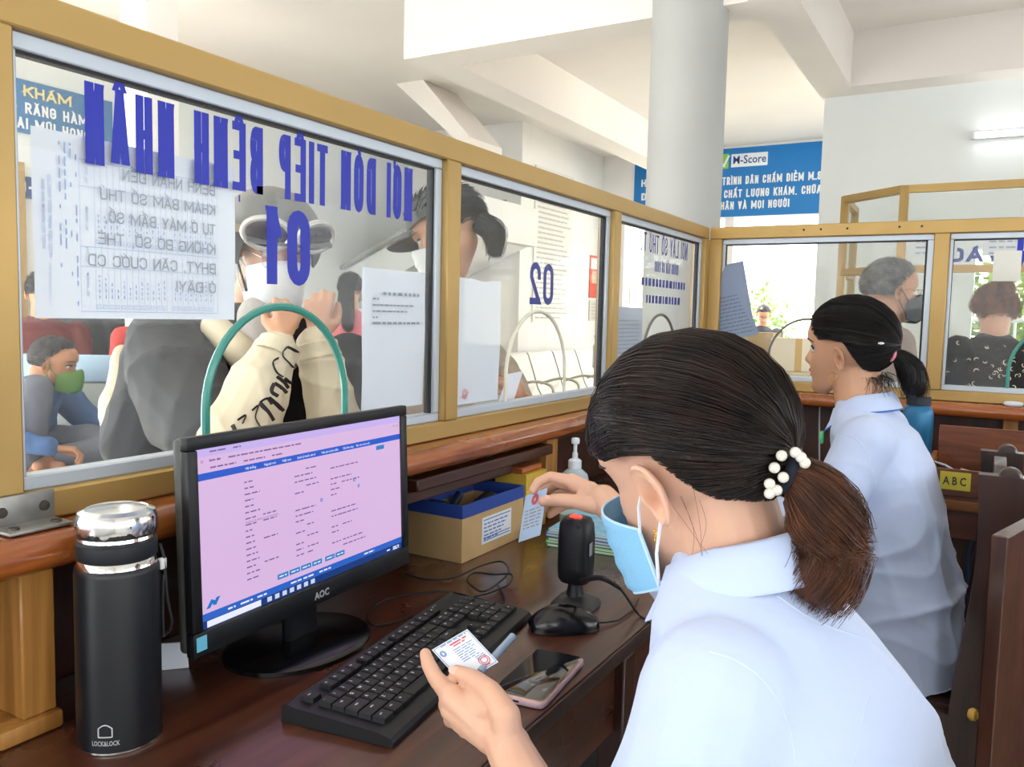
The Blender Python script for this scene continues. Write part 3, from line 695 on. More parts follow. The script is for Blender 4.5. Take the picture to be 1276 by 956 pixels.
mobj('stand_neck', MB().box((-.032, .030, ZD+.012-zb), (.032, .050, .09), MM, bev=.008), M_black)
b = MB().lathe([(.122, 0), (.122, .006), (.112, .011), (.03, .016), (.0, .0165)], 48, Matrix.Translation((mc.x-.04*nf.x, mc.y-.04*nf.y, ZD+.0005)) @ rotz(math.atan2(ux.y, ux.x)) @ Matrix.Diagonal((1.0, .78, 1, 1)))
mobj('stand_base', b, M_blackg)
# ---- thermos flask
fb = onz(150, 917, ZD); FS = Matrix.Translation((fb.x, fb.y, ZD))
fk = thing('thermos_flask', 'tall black thermos flask with chipped silver lid on the desk', 'flask', FS)
M_fl = mat('flask_black', '#11151b', .38, var=.25, vscale=14, bump=.02, bscale=200)
R0 = .0455
obj('body', MB().lathe([(R0-.003, 0), (R0, .003), (R0, .200), (R0-.001, .206), (R0-.006, .211)], 48), M_fl, fk)
obj('steel_foot', MB().lathe([(R0-.0015, .0), (R0+.0004, .0008), (R0+.0004, .0028)], 48), M_chrome, fk)
obj('shoulder', MB().lathe([(R0-.002, .205), (R0-.004, .214), (R0-.007, .218)], 48), M_chrome, fk)
obj('collar', MB().lathe([(R0-.004, .2155), (R0-.0025, .2175), (R0-.0025, .234), (R0-.006, .2365)], 48), mat('collar_black', '#20252b', .45), fk)
obj('steel_neck', MB().lathe([(R0-.006, .2365), (R0-.005, .238), (R0-.006, .242)], 48), M_chrome, fk)
# chipped lid: noise mask between chrome and black
ml = mat('chipped_lid', '#d4d6d8', .16, metal=1.); nt = ml.node_tree; bs = nt.nodes['Principled BSDF']
tc = nt.nodes.new('ShaderNodeTexCoord'); nn = nt.nodes.new('ShaderNodeTexNoise'); nn.inputs['Scale'].default_value = 60; nn.inputs['Detail'].default_value = 6
sp = nt.nodes.new('ShaderNodeSeparateXYZ'); mr = nt.nodes.new('ShaderNodeMapRange'); mr.inputs['From Min'].default_value = .2435; mr.inputs['From Max'].default_value = .252; mr.inputs['To Min'].default_value = .25; mr.inputs['To Max'].default_value = -.02
ad = nt.nodes.new('ShaderNodeMath'); ad.operation = 'ADD'; gt = nt.nodes.new('ShaderNodeMath'); gt.operation = 'GREATER_THAN'; gt.inputs[1].default_value = .68
mx = nt.nodes.new('ShaderNodeMixRGB'); mx.inputs[1].default_value = (.66, .67, .69, 1); mx.inputs[2].default_value = (.02, .02, .022, 1); iv = nt.nodes.new('ShaderNodeMath'); iv.operation = 'SUBTRACT'; iv.inputs[0].default_value = 1
L = nt.links.new
L(tc.outputs['Object'], nn.inputs['Vector']); L(tc.outputs['Object'], sp.inputs[0]); L(sp.outputs['Z'], mr.inputs['Value']); L(nn.outputs['Fac'], ad.inputs[0]); L(mr.outputs['Result'], ad.inputs[1]); L(ad.outputs[0], gt.inputs[0]); L(gt.outputs[0], mx.inputs['Fac']); L(mx.outputs[0], bs.inputs['Base Color']); L(gt.outputs[0], iv.inputs[1]); L(iv.outputs[0], bs.inputs['Metallic'])
obj('lid', MB().lathe([(R0-.006, .2415), (R0-.003, .2425), (R0-.002, .246), (R0-.002, .262), (R0-.005, .2685), (R0-.012, .2715), (R0-.013, .2705), (.012, .2725), (0, .2725)], 48), ml, fk)
ang = math.atan2(-fb.y, -fb.x)   # toward the viewer
def onfl(a, z, r=R0+.0006): return Vector((r*math.cos(ang+a), r*math.sin(ang+a), z))
b = MB()
for a0, a1, z0, z1 in ((-.05, -.05, .022, .032), (.27, .27, .022, .032), (-.05, .27, .022, .022)):
    b.tube([onfl((a0+(a1-a0)*k/8)-.45, z0+(z1-z0)*k/8) for k in range(9)], .0007, 5)
b.tube([onfl((-.05+.32*k/10)-.45, .032+.004*math.sin(PI*k/10)) for k in range(11)], .0007, 5)
me = MB(); text('LOCK&LOCK', Matrix.Identity(4), .0055, .030, .01, me)
b.add([tuple(onfl((q[0]/R0)-.67, .012+q[1])) for q in me.v], me.f)
obj('brand_mark', b, mat('white_print', '#c8ccd0', .5), fk, smooth=None)
a0 = 1.45
obj('tag', MB().box((-.003, -.004, 0), (.003, .004, .013), Matrix.Translation(onfl(a0, .196, R0+.002)), bev=.001), mat('grey_tag', '#d6d8da', .5), fk)
obj('wrist_strap', MB().tube([onfl(a0+.0, .226, R0), onfl(a0, .21, R0+.004), onfl(a0, .19, R0+.005), onfl(a0+.02, .16, R0+.007), onfl(a0+.1, .13, R0+.012), onfl(a0+.15, .118, R0+.009), onfl(a0-.02, .115, R0+.003), onfl(a0-.06, .14, R0+.002), onfl(a0-.02, .19, R0+.003)], .0017, 6), M_blackm, fk)
# ---- keyboard
k0, k1, k2, k3 = (onz(p[0], p[1], .768) for p in ((353, 885), (480, 918), (657, 760), (566, 738)))
ke0, ke1 = (k0+k1)/2, (k3+k2)/2; kx = (ke1-ke0).normalized(); KL, KW = .452, .155
kc = (ke0+ke1)/2; KM = Matrix.Translation((kc.x, kc.y, ZD+.001)) @ rotz(math.atan2(kx.y, kx.x))
kb = thing('keyboard', 'black full size wired keyboard lying in front of the monitor', 'keyboard', KM)
rings = []
pf = [(-.0775, .0, .006), (-.0775, .006, .0), (-.074, .011, 0), (-.058, .015, 0), (.062, .021, 0), (.070, .024, 0), (.0765, .020, 0), (.0775, .0, 0)]
b = MB(); b.prism([(p[0], p[1]) for p in pf], -KL/2, KL/2, Matrix(((0, 0, 1, 0), (1, 0, 0, 0), (0, 1, 0, 0), (0, 0, 0, 1))))
obj('case', b, M_black, kb, smooth=30)
U = .01875; slope = math.atan2(.006, .12)
M_key = mat('key_black', '#17191d', .5)
def keycap(w):
    mb = MB(); g = .0006; W = w*U-g*2; H = U-g*2; t = .0026; h = .0075
    lo = [(-W/2, -H/2, 0), (W/2, -H/2, 0), (W/2, H/2, 0), (-W/2, H/2, 0)]; md = [(x*(1-.0012/W), y*(1-.0012/H), h-.0012) for x, y, _ in lo]
    hi = [(x-(t if x > 0 else -t), y-(t if y > 0 else -t)+.0006, h) for x, y, _ in lo]
    mb.loft([lo, md, hi]); me = mb.mesh('key', 25); me.materials.append(M_key); return me
KEYM = {}
rows = [  # (y, [(x start, width, legend)...]) in key units; x from the left edge
    (5.35, [(0, 1, 'esc')]+[(2+i+(.0 if i < 4 else .5 if i < 8 else 1.), 1, 'F%d' % (i+1)) for i in range(12)]+[(15.25+i, 1, s) for i, s in enumerate(('prt', 'scr', 'pau'))]),
    (4, [(i, 1, c) for i, c in enumerate('`1234567890-=')]+[(13, 2, '<-')]+[(15.25+i, 1, s) for i, s in enumerate(('ins', 'hom', 'pgu'))]+[(18.5+i, 1, c) for i, c in enumerate('N/*-')]),
    (3, [(0, 1.5, 'tab')]+[(1.5+i, 1, c) for i, c in enumerate('QWERTYUIOP[]')]+[(13.5, 1.5, '\\')]+[(15.25+i, 1, s) for i, s in enumerate(('del', 'end', 'pgd'))]+[(18.5+i, 1, c) for i, c in enumerate('789')]),
    (2, [(0, 1.75, 'caps')]+[(1.75+i, 1, c) for i, c in enumerate("ASDFGHJKL;'")]+[(12.75, 2.25, 'enter')]+[(18.5+i, 1, c) for i, c in enumerate('456+')]),
    (1, [(0, 2.25, 'shift')]+[(2.25+i, 1, c) for i, c in enumerate('ZXCVBNM,./')]+[(12.25, 2.75, 'shift'), (16.25, 1, '^')]+[(18.5+i, 1, c) for i, c in enumerate('123')]),
    (0, [(0, 1.25, 'ctrl'), (1.25, 1.25, 'win'), (2.5, 1.25, 'alt'), (3.75, 6.25, ''), (10, 1.25, 'alt'), (11.25, 1.25, 'fn'), (12.5, 1.25, 'mnu'), (13.75, 1.25, 'ctrl'), (15.25, 1, '<'), (16.25, 1, 'v'), (17.25, 1, '>'), (18.5, 2, '0'), (20.5, 1, '.'), (21.5, 1, 'ent')])]
leg = MB(); X0 = -KL/2+.018; Y0 = -.047
for ry, ks in rows:
    for (x, w, s) in ks:
        if w not in KEYM: KEYM[w] = keycap(w)
        cxk = X0+(x+w/2)*U; cyk = Y0+ry*U; zz = .0152+(cyk+.058)*.05
        B = Matrix.Translation((cxk, cyk, zz)) @ Matrix.Rotation(slope, 4, 'X')
        part('key', KEYM[w], kb, B)
        if s: text(s.upper() if len(s) == 1 else s, B @ Matrix.Translation((-min(w*U*.3, .0055), .0005, .0076)), .0042 if len(s) == 1 else .0030, None, .025, leg)
obj('key_legends', leg, mat('legend_white', '#e4e7ea', .5), kb, smooth=None, kind='stuff')
b = MB(); text('logitech', Matrix.Translation((.14, .0655, .0226)), .0045, .022, .02, b); obj('brand_mark', b, MATS['legend_white'], kb, smooth=None)
# ---- mouse
mp_ = onz(703, 776, ZD); m2 = onz(745, 770, ZD); MMs = Matrix.Translation((mp_.x+.012, mp_.y-.026, ZD+.0008)) @ rotz(math.radians(38))
ms = thing('computer_mouse', 'glossy black computer mouse in front of the scanner stand', 'mouse', MMs)
rings = []
for i in range(17):
    u = i/16; x = -.055+.11*u; w = .031*math.sin(PI*min(1, max(0, .08+.84*u)))**.45; h = .040*(math.sin(PI*(.12+.76*(u**.85)))**.8)
    rings.append([(x, w*math.cos(t), max(0.001, h*max(0, math.sin(t))**.8)) for t in [PI*2*k/24 for k in range(24)]])
obj('shell', MB().loft(rings), M_blackg, ms, smooth=60)
obj('scroll_wheel', MB().lathe([(.0075, -.003), (.009, -.002), (.009, .002), (.0075, .003)], 20, Matrix.Translation((.03, 0, .0235)) @ Matrix.Rotation(PI/2, 4, 'X')), M_blackm, ms)
obj('mouse_cable', MB().tube([Vector((.053, 0, .008)), Vector((.07, .008, .005)), Vector((.095, .02, .003)), Vector((.13, .06, .003)), Vector((.16, .12, .003))], .0016, 6), M_black, ms)
# ---- barcode scanner on its stand
sb_ = onz(716, 757, ZD); sv = math.atan2(-sb_.y, -sb_.x); SM = Matrix.Translation((sb_.x, sb_.y, ZD)) @ rotz(sv-.35)
sc_ = thing('barcode_scanner', 'black upright barcode scanner with glowing red light on a stand', 'scanner', SM)
# local +x toward the viewer side
hp = [(-.026, .050, .024, .020), (-.020, .038, .028, .024), (.03, .036, .030, .027), (.075, .036, .0305, .028), (.095, .036, .029, .027), (.106, .036, .024, .022), (.109, .036, .018, .016)]
def rsq(rx, ry, n=32, e=3.2): return [(rx*math.copysign(abs(math.cos(t))**(2/e), math.cos(t)), ry*math.copysign(abs(math.sin(t))**(2/e), math.sin(t))) for t in [2*PI*k/n for k in range(n)]]
rings = [[(p[0], p[1], z) for p in rsq(rx, ry)] for z, rx, ry in ((.044, .014, .018), (.047, .021, .024), (.054, .0245, .0285), (.075, .0255, .030), (.125, .0255, .030), (.148, .024, .028), (.158, .020, .023), (.160, .015, .018))]
obj('scanner_head', MB().loft(rings), M_black, sc_, smooth=45)
obj('red_light', MB().lathe([(.0095, 0), (.0095, .002), (.007, .0035), (0, .004)], 20, Matrix.Translation((.006, .0, .1595)) @ Matrix.Diagonal((.8, 1.15, 1, 1))), mat('red_glow', '#ff2a20', .3, emit='#ff1a12', estr=9.), sc_)
obj('scan_window', MB().box((-.0285, -.02, .085), (-.025, .02, .14), bev=.001), mat('red_window', '#4a0f14', .1), sc_)
obj('button', MB().lathe([(.004, 0), (.0035, .0012), (0, .0014)], 12, Matrix.Translation((.0235, .010, .148)) @ Matrix.Rotation(PI/2, 4, 'Y')), M_blackm, sc_)
obj('label', MB().box((.004, .0298, .098), (.018, .0303, .120)), mat('grey_label', '#8d9198', .6), sc_)
obj('stand_neck', MB().tube([(0, 0, .012), (0, 0, .03), (0, 0, .046)], [.02, .014, .012], 16), M_black, sc_)
b = MB(); rings = [[(p[0]-.004, p[1], z) for p in rsq(rx, ry, 32, 3.6)] for z, rx, ry in ((0, .042, .038), (.006, .044, .040), (.012, .040, .036), (.020, .026, .026), (.024, .016, .018))]
obj('stand_base', b.loft(rings), mat('stand_grey', '#2a2b2d', .35), sc_, smooth=35)
Mi_ = SM.inverted()
pth = [SM @ Vector((.012, .014, .052)), at(748, 720, 1.28), at(772, 733, 1.22), onz(795, 765, ZD+.006), onz(826, 793, ZD+.004), Vector((-.44, 1.20, .70)), Vector((-.43, 1.22, .5))]
def smoothpath(P, n=8):
    P = [Vector(p) for p in P]; out = []
    for i in range(len(P)-1):
        a, b_, c_, d_ = P[max(i-1, 0)], P[i], P[i+1], P[min(i+2, len(P)-1)]
        for k in range(n):
            t = k/n; out.append(.5*((2*b_)+(c_-a)*t+(2*a-5*b_+4*c_-d_)*t*t+(3*b_-a-3*c_+d_)*t**3))
    return out+[P[-1]]
wobj('scanner_cable', MB().tube(smoothpath(pth), .0021, 7), M_black, sc_); wobj('strain_relief', MB().tube(smoothpath(pth[:3], 6), [.0055-.0002*k for k in range(13)], 8), M_blackm, sc_)
# ---- smartphone lying on the desk
ph = [onz(p[0], p[1], ZD+.010) for p in ((618, 853), (672, 884), (724, 823), (672, 807))]
pc_ = sum(ph, Vector())/4; pdx = ((ph[2]+ph[3])/2-(ph[0]+ph[1])/2); PM = Matrix.Translation((pc_.x, pc_.y, ZD+.0006)) @ rotz(math.atan2(pdx.y, pdx.x))
pn_ = thing('smartphone', 'pink edged smartphone lying screen up on the desk edge', 'phone', PM)
def rrect(hx, hy, r, n=6):
    out = []
    for sx, sy, a in ((1, 1, 0), (-1, 1, 90), (-1, -1, 180), (1, -1, 270)):
        for k in range(n+1): t = math.radians(a+90*k/n); out.append((sx*(hx-r)+r*math.cos(t), sy*(hy-r)+r*math.sin(t)))
    return out
def slab(hx, hy, r, z0, z1, bev=.001):
    return MB().loft([[(x, y, z) for x, y in rrect(hx-d, hy-d, max(r-d, .0005))] for z, d in ((z0, bev), (z0+bev, 0), (z1-bev, 0), (z1, bev))])
PHL, PHW = .160, .077
obj('body', slab(PHL/2, PHW/2, .011, 0, .0095, .0015), mat('rose_case', '#c9aab2', .35), pn_, smooth=50)
obj('rim', slab(PHL/2-.0015, PHW/2-.0015, .010, .009, .0102, .0003), mat('rose_gold', '#caa07e', .25, metal=.8), pn_, smooth=50)
obj('screen', slab(PHL/2-.003, PHW/2-.003, .009, .0099, .0107, .0002), mat('phone_glass', '#07080a', .015, spec=1.0, coat=1.), pn_, smooth=50)
obj('charge_port', slab(.0048, .0014, .0013, 0, .0006, .0001), M_black, pn_).matrix_basis = Matrix.Translation((-PHL/2-.0003, 0, .0048)) @ Matrix.Rotation(PI/2, 4, 'Y') @ Matrix.Rotation(PI/2, 4, 'Z')
# ---- cardboard box with blue rim
bc = onz(575, 703, ZD); by1 = onz(646, 668, ZD).y; bx0, bx1, by0 = bc.x-.135, bc.x, bc.y; bh = .118
bo = thing('cardboard_box', 'open tan cardboard box with blue rim holding small items', 'box', ((bx0+bx1)/2, (by0+by1)/2, ZD))
M_card = mat('tan_card', '#b5986a', .75, var=.15, vscale=9); M_rim = mat('blue_rim', '#1f3f8f', .6)
t_ = .003
def wall4(z0, z1, o=0.):
    out = []
    for lo, hi in (((bx0-o, by0-o, z0), (bx1+o, by0+t_, z1)), ((bx0-o, by1-t_, z0), (bx1+o, by1+o, z1)), ((bx0-o, by0+t_, z0), (bx0+t_, by1-t_, z1)), ((bx1-t_, by0+t_, z0), (bx1+o, by1-t_, z1))): out.append((lo, hi))
    return out
for lo, hi in wall4(ZD+.0005, ZD+bh-.027): wobj('side', MB().box(lo, hi), M_card, bo)
for lo, hi in wall4(ZD+bh-.027, ZD+bh, .0006): wobj('rim_band', MB().box(lo, hi), M_rim, bo)
wobj('bottom', MB().box((bx0+t_, by0+t_, ZD+.0005), (bx1-t_, by1-t_, ZD+.004)), M_card, bo)
lb = wobj('label', MB().box((bx1+.0002, by0+.075, ZD+.022), (bx1+.0009, by0+.195, ZD+.078)), mat('label_white', '#d6dce4', .7), bo)
b = MB(); rg = random.Random(4)
LM = lambda y, z: Matrix(((0, 0, 1, bx1+.0012), (1, 0, 0, y), (0, 1, 0, z), (0, 0, 0, 1)))
for k in range(5): dashes(b, LM(by0+.082, ZD+.062-k*.008), 0, .10-.01*k, 0, .003, rg, (.3, .8), .3)
for zz in (.071, .027, .033): b.add([(0, 0, 0), (.11, 0, 0), (.11, .0022, 0), (0, .0022, 0)], [(0, 1, 2, 3)], LM(by0+.08, ZD+zz))
wobj('label_print', b, mat('label_blue', '#4a6fae', .7), lb, smooth=None)
for k, (a_, b_, r_, lab) in enumerate((((bx0+.05, by0+.05, ZD+.03), (bx0+.085, by0+.19, ZD+.100), .015, 'thick black marker leaning in the blue rimmed box'), ((bx0+.022, by0+.06, ZD+.02), (bx0+.022, by0+.16, ZD+.10), .010, 'dark blue pen tube leaning in the blue rimmed box'))):
    wobj('marker_pen', MB().tube([a_, b_], r_, 14), [M_blackm, mat('navy_plastic', '#1c2b48', .4)][k], label=lab, cat='marker')
wobj('stapler', MB().box((bx0+.02, by0+.012, ZD+.078), (bx0+.075, by0+.05, ZD+.112), bev=.01), mat('teal_dark', '#1d3a4a', .35), label='small dark blue plastic stapler lying in the open box', cat='stapler')
# ---- dark planks stored under the ledge
for k, (zz, y0, y1, xf, lab) in enumerate(((.888, 1.20, 1.63, -.935, 'lower dark wooden board stored under the left ledge'), (.9135, 1.24, 1.795, -.915, 'upper dark wooden board stored under the left ledge'))):
    wobj('shelf_board', MB().box((-1.055, y0, zz), (xf, y1, zz+.024), bev=.003, seg=1), M_dark, label=lab, cat='board')
# ---- medicine cartons
def carton(x0, x1, y0, y1, z0, z1, mats, lab, txt):
    t = thing('medicine_carton', lab, 'carton', ((x0+x1)/2, (y0+y1)/2, z0), group='cartons beside the box')
    wobj('carton_body', MB().box((x0, y0, z0), (x1, y1, z1), bev=.001, seg=1), mats[0], t)
    wobj('color_band', MB().box((x1, y0+.001, z0+(z1-z0)*.25), (x1+.0006, y1-.001, z0+(z1-z0)*.72)), mats[1], t)
    if txt:
        b = MB(); block(b, txt, Matrix(((0, 0, 1, x1+.0012), (1, 0, 0, y0+.012), (0, 1, 0, z0+(z1-z0)*.40), (0, 0, 0, 1))), .014, .010, .0025); wobj('carton_print', b, M_dink, t, smooth=None)
    return t
cp = onx(665, 640, -.955)
carton(-.99, -.905, 1.645, 1.745, ZD+.0005, ZD+.135, (mat('carton_yellow', '#c8a53c', .5), mat('carton_gold', '#e0b84a', .5)), 'yellow medicine carton marked B.A beside the blue rimmed box', 'B.A')
carton(-1.0, -.915, 1.64, 1.735, ZD+.1365, ZD+.1505, (mat('carton_brown', '#8a4a26', .5), mat('carton_orange', '#b5642a', .5)), 'flat brown carton lying on top of the yellow carton', None)
# ---- sanitizer bottle
sp_ = at(716, 590, 1.98); SB = Matrix.Translation((sp_.x, sp_.y, ZD))
sz = thing('sanitizer_bottle', 'clear hand sanitizer pump bottle with green label on the desk', 'bottle', SB @ rotz(math.radians(24)))
M_pet = mat('clear_plastic', '#cddbe4', .15, trans=.35); M_pet.node_tree.nodes['Principled BSDF'].inputs['IOR'].default_value = 1.2
s1 = .93
rings = [[(p[0], p[1], z*s1) for p in rsq(rx, ry, 32, 2.6)] for z, rx, ry in ((0, .030, .021), (.004, .034, .024), (.12, .035, .025), (.135, .031, .023), (.147, .018, .016), (.150, .014, .014), (.158, .014, .014))]
obj('body', MB().loft(rings), M_pet, sz, smooth=50)
obj('pump_collar', MB().lathe([(.0155, .150*s1), (.016, .152*s1), (.016, .170*s1), (.013, .173*s1), (.007, .176*s1), (.0065, .19*s1)], 24), mat('white_plastic', '#d9e2ea', .35), sz)
obj('pump_head', MB().lathe([(.0045, .185*s1), (.0045, .212*s1), (.0095, .214*s1), (.0105, .222*s1), (.009, .228*s1), (0, .229*s1)], 20).box((-.005, -.002, .214*s1), (.005, .034, .223*s1), bev=.002), MATS['white_plastic'], sz)
lb = obj('label', MB().loft([[(p[0]*1.012, p[1]*1.02, z) for p in rsq(.035, .025, 32, 2.6)] for z in (.03, .095)], False, False), mat('label_teal', '#bfe0e4', .4), sz, smooth=60)
b = MB(); Q = Matrix.Translation((0, -.0262, .062)) @ Matrix(((1, 0, 0, 0), (0, 0, -1, 0), (0, 1, 0, 0), (0, 0, 0, 1)))
ribbon(b, arc(0, 0, .010, .012, 20, 330, 16), .006, Q); obj('label_mark', b, mat('label_green', '#2f9a62', .5), lb, smooth=None)
# ---- booklets
bk = onz(752, 688, ZD)
for k in range(6):
    cs = ['#4fae62', '#57b86b', '#3f9d58', '#2c5fa8', '#4f8fd0', '#74b6dd'][k]
    nm = ['green booklet at the bottom of the small stack', 'second green booklet in the small stack from the bottom', 'third green booklet from the bottom of the stack', 'dark blue booklet in the middle of the stack', 'mid blue booklet near the top of the stack', 'pale blue patterned booklet on top of the stack'][k]
    rz = rotz(math.radians([4, 2, 5, 1, 3, 6][k])); Mb = Matrix.Translation((-.735, 1.70, ZD+.0006+k*.0068)) @ rz
    t = thing('booklet', nm, 'booklet', Mb, group='booklets behind the scanner')
    obj('cover', MB().box((-.085, -.12, 0), (.085, .12, .0008)).box((-.085, -.12, .0055), (.085, .12, .0063)).box((-.0858, -.12, 0), (-.085, .12, .0063)), mat('cover_%d' % k, cs, .45, var=.25 if k == 5 else 0, vscale=30, color2='#a9d7ea' if k == 5 else None), t)
    obj('pages', MB().box((-.084, -.118, .0009), (.083, .118, .0054)), mat('page_white', '#dfe7df', .8), t)
# ---- small scrap of paper behind the flask, cables on the desk
sp_ = onz(213, 836, ZD); wobj('paper_scrap', MB().add([(sp_.x-.02, sp_.y-.015, ZD+.001), (sp_.x+.012, sp_.y+.02, ZD+.001), (sp_.x-.005, sp_.y+.03, ZD+.03), (sp_.x-.035, sp_.y-.002, ZD+.031), (sp_.x-.019, sp_.y-.016, ZD+.0005), (sp_.x+.013, sp_.y+.019, ZD+.0005), (sp_.x-.004, sp_.y+.029, ZD+.0295), (sp_.x-.034, sp_.y-.003, ZD+.0305)], [(0, 1, 2, 3), (7, 6, 5, 4), (0, 4, 5, 1), (1, 5, 6, 2), (2, 6, 7, 3), (3, 7, 4, 0)]), M_paper, smooth=None, label='small folded scrap of white paper behind the flask', cat='paper scrap')
def desk_cable(name, lab, pix, r=.0019, z=ZD+.003):
    P = [onz(px, py, z+(dz if len(q) else 0)) for px, py, dz, *q in [(*p, 0) if len(p) == 2 else (*p, 1) for p in pix]]
    return wobj(name, MB().tube(smoothpath(P, 8), r, 6), M_black, label=lab, cat='cable')
desk_cable('desk_cable', 'thin black cable with loops between monitor and box', [(505, 715), (530, 722), (565, 720, .002), (600, 705, .004), (625, 700, .006), (634, 712, .007), (622, 726, .006), (603, 737, .004), (590, 732, .004), (582, 722, .003), (592, 714, .006), (615, 716, .009), (637, 716, .010), (634, 728, .006), (612, 738, .003), (598, 742, .003), (575, 748, .002)])
desk_cable('desk_cable', 'black keyboard cable curving across the desk below the monitor', [(620, 729), (628, 745, .001), (620, 752), (560, 738), (520, 740), (478, 748), (458, 765), (462, 778), (480, 778), (515, 768)], .0016)
# ================================================================== people: shared builders
def rot3(yaw, pitch=0, roll=0): return (Matrix.Rotation(math.radians(yaw), 4, 'Z') @ Matrix.Rotation(math.radians(pitch), 4, 'X') @ Matrix.Rotation(math.radians(roll), 4, 'Y'))
def lerp_tab(tab, z):
    xs = [t[0] for t in tab]
    return [float(np.interp(z, xs, [t[k] for t in tab])) for k in range(1, len(tab[0]))]
FACE = [(-.117, .070, .018, .048), (-.110, .081, .026, .042), (-.098, .0865, .036, .030), (-.085, .083, .044, .018), (-.072, .081, .051, .008), (-.058, .085, .056, .0), (-.045, .086, .060, 0), (-.030, .085, .064, 0), (-.012, .084, .067, 0), (.004, .081, .069, 0), (.018, .084, .070, 0), (.032, .092, .070, 0), (.05, .092, .069, 0), (.075, .084, .060, 0), (.09, .07, .045, 0)]
NOSE = [(-.052, .0), (-.043, .003), (-.038, .015), (-.031, .0215), (-.024, .0195), (-.012, .013), (.002, .0075), (.015, .004), (.03, 0)]
def face_y(x, z):
    yf, w, yb = lerp_tab(FACE, z); u = min(abs(x)/w, 1.)
    y = yb+(yf-yb)*(1-u**2.6)**.55
    nb = np.interp(z, [n[0] for n in NOSE], [n[1] for n in NOSE]); sg = np.interp(z, [-.045, -.03, -.015, .02], [.013, .0115, .0085, .0065])
    y += nb*math.exp(-(x/sg)**2)
    y -= .0085*(math.exp(-((x-.032)/.014)**2)+math.exp(-((x+.032)/.014)**2))*math.exp(-((z-.005)/.012)**2)
    y += .0045*math.exp(-(x/.020)**2)*(math.exp(-((z+.0565)/.0055)**2)+.9*math.exp(-((z+.069)/.006)**2))
    y -= .003*math.exp(-(x/.02)**2)*math.exp(-((z+.083)/.006)**2)
    return y
def face_loft(mb, M, s=1., n=40, nz=46):
    rings = []
    for j in range(nz+1):
        z = -.117+(.207)*j/nz; yf, w, yb = lerp_tab(FACE, z); ring = []
        for i in range(n+1):
            t = -math.cos(PI*i/n); x = w*.999*t; ring.append((x*s, face_y(x, z)*s, z*s))
        for i in range(9): ring.append(((w-(2*w)*(i+.5)/9)*s*.96, (yb-.004)*s, z*s))
        rings.append(ring)
    mb.loft(rings, M=M)
def ear(side=-1, s=1.):
    """ear in head space; side -1 = left"""
    mb = MB(); nr, na = 9, 36; vs_ = []; fs = []
    def outline(a):   # a=0 forward, 90 up
        u = math.radians(a); rx = .0165; rz = .031
        x = rx*math.cos(u)*(1.0 if math.sin(u) > 0 else .78+.22*(1+math.sin(u))); z = rz*math.sin(u)
        if math.cos(u) > 0: x *= .72
        return x, z
    for j in range(nr+1):
        r = j/nr
        for i in range(na):
            a = 360*i/na; ox, oz = outline(a); x, z = ox*r, oz*r
            up_ = max(0, math.sin(math.radians(a+25))) ; h = .0
            back = .5-.5*math.cos(math.radians(a))           # 1 at the back
            rim = math.exp(-((r-.93)/.10)**2)*(.0065*(.35+.65*max(back, max(0, math.sin(math.radians(a))))))
            anti = math.exp(-((r-.60)/.13)**2)*.0045*back
            concha = -.012*math.exp(-(((x-.001)/.007)**2+((z+.004)/.011)**2))
            trag = .004*math.exp(-(((x-.0095)/.003)**2+((z+.003)/.005)**2))
            lift = .0035*back*r*r+.002*r*r
            vs_.append((lift+rim+anti+concha+trag-(.004 if r > .985 else 0), x, z))
    for j in range(nr):
        for i in range(na): i2 = (i+1) % na; fs.append((j*na+i, j*na+i2, (j+1)*na+i2, (j+1)*na+i))
    n0 = len(vs_)
    for i in range(na): x, y, z = vs_[nr*na+i]; vs_.append((x-.0045, y*.93, z*.95))
    for i in range(na): x, y, z = vs_[nr*na+i]; vs_.append((-.012, y*.5+.002, z*.6))
    for i in range(na): i2 = (i+1) % na; fs.append((nr*na+i, nr*na+i2, n0+i2, n0+i)); fs.append((n0+i, n0+i2, n0+na+i2, n0+na+i))
    R_ = Matrix.Rotation(math.radians(-12), 4, 'X')
    out = []
    for v in vs_:
        w = R_ @ Vector(v); out.append(((.0785+w.x)*side*s, (-.008-w.y*-1)*s if False else (-.008+w.y)*s, (-.006+w.z)*s))
    mb.add(out, fs); return mb
def head_core(mb, M, s=1., neck=None, jaw=1.):
    """closed shapes for a remesh: skull + face (+neck toward the world point `neck`)"""
    mb.sphere((0, -.014*s, .030*s), (.0745*s, .096*s, .088*s), M, 32, 20)
    face_loft(mb, M, s)
    if neck is not None: mb.cap(M @ Vector((0, -.022*s, -.035*s)), Vector(neck), .056*s, .061*s, 20)
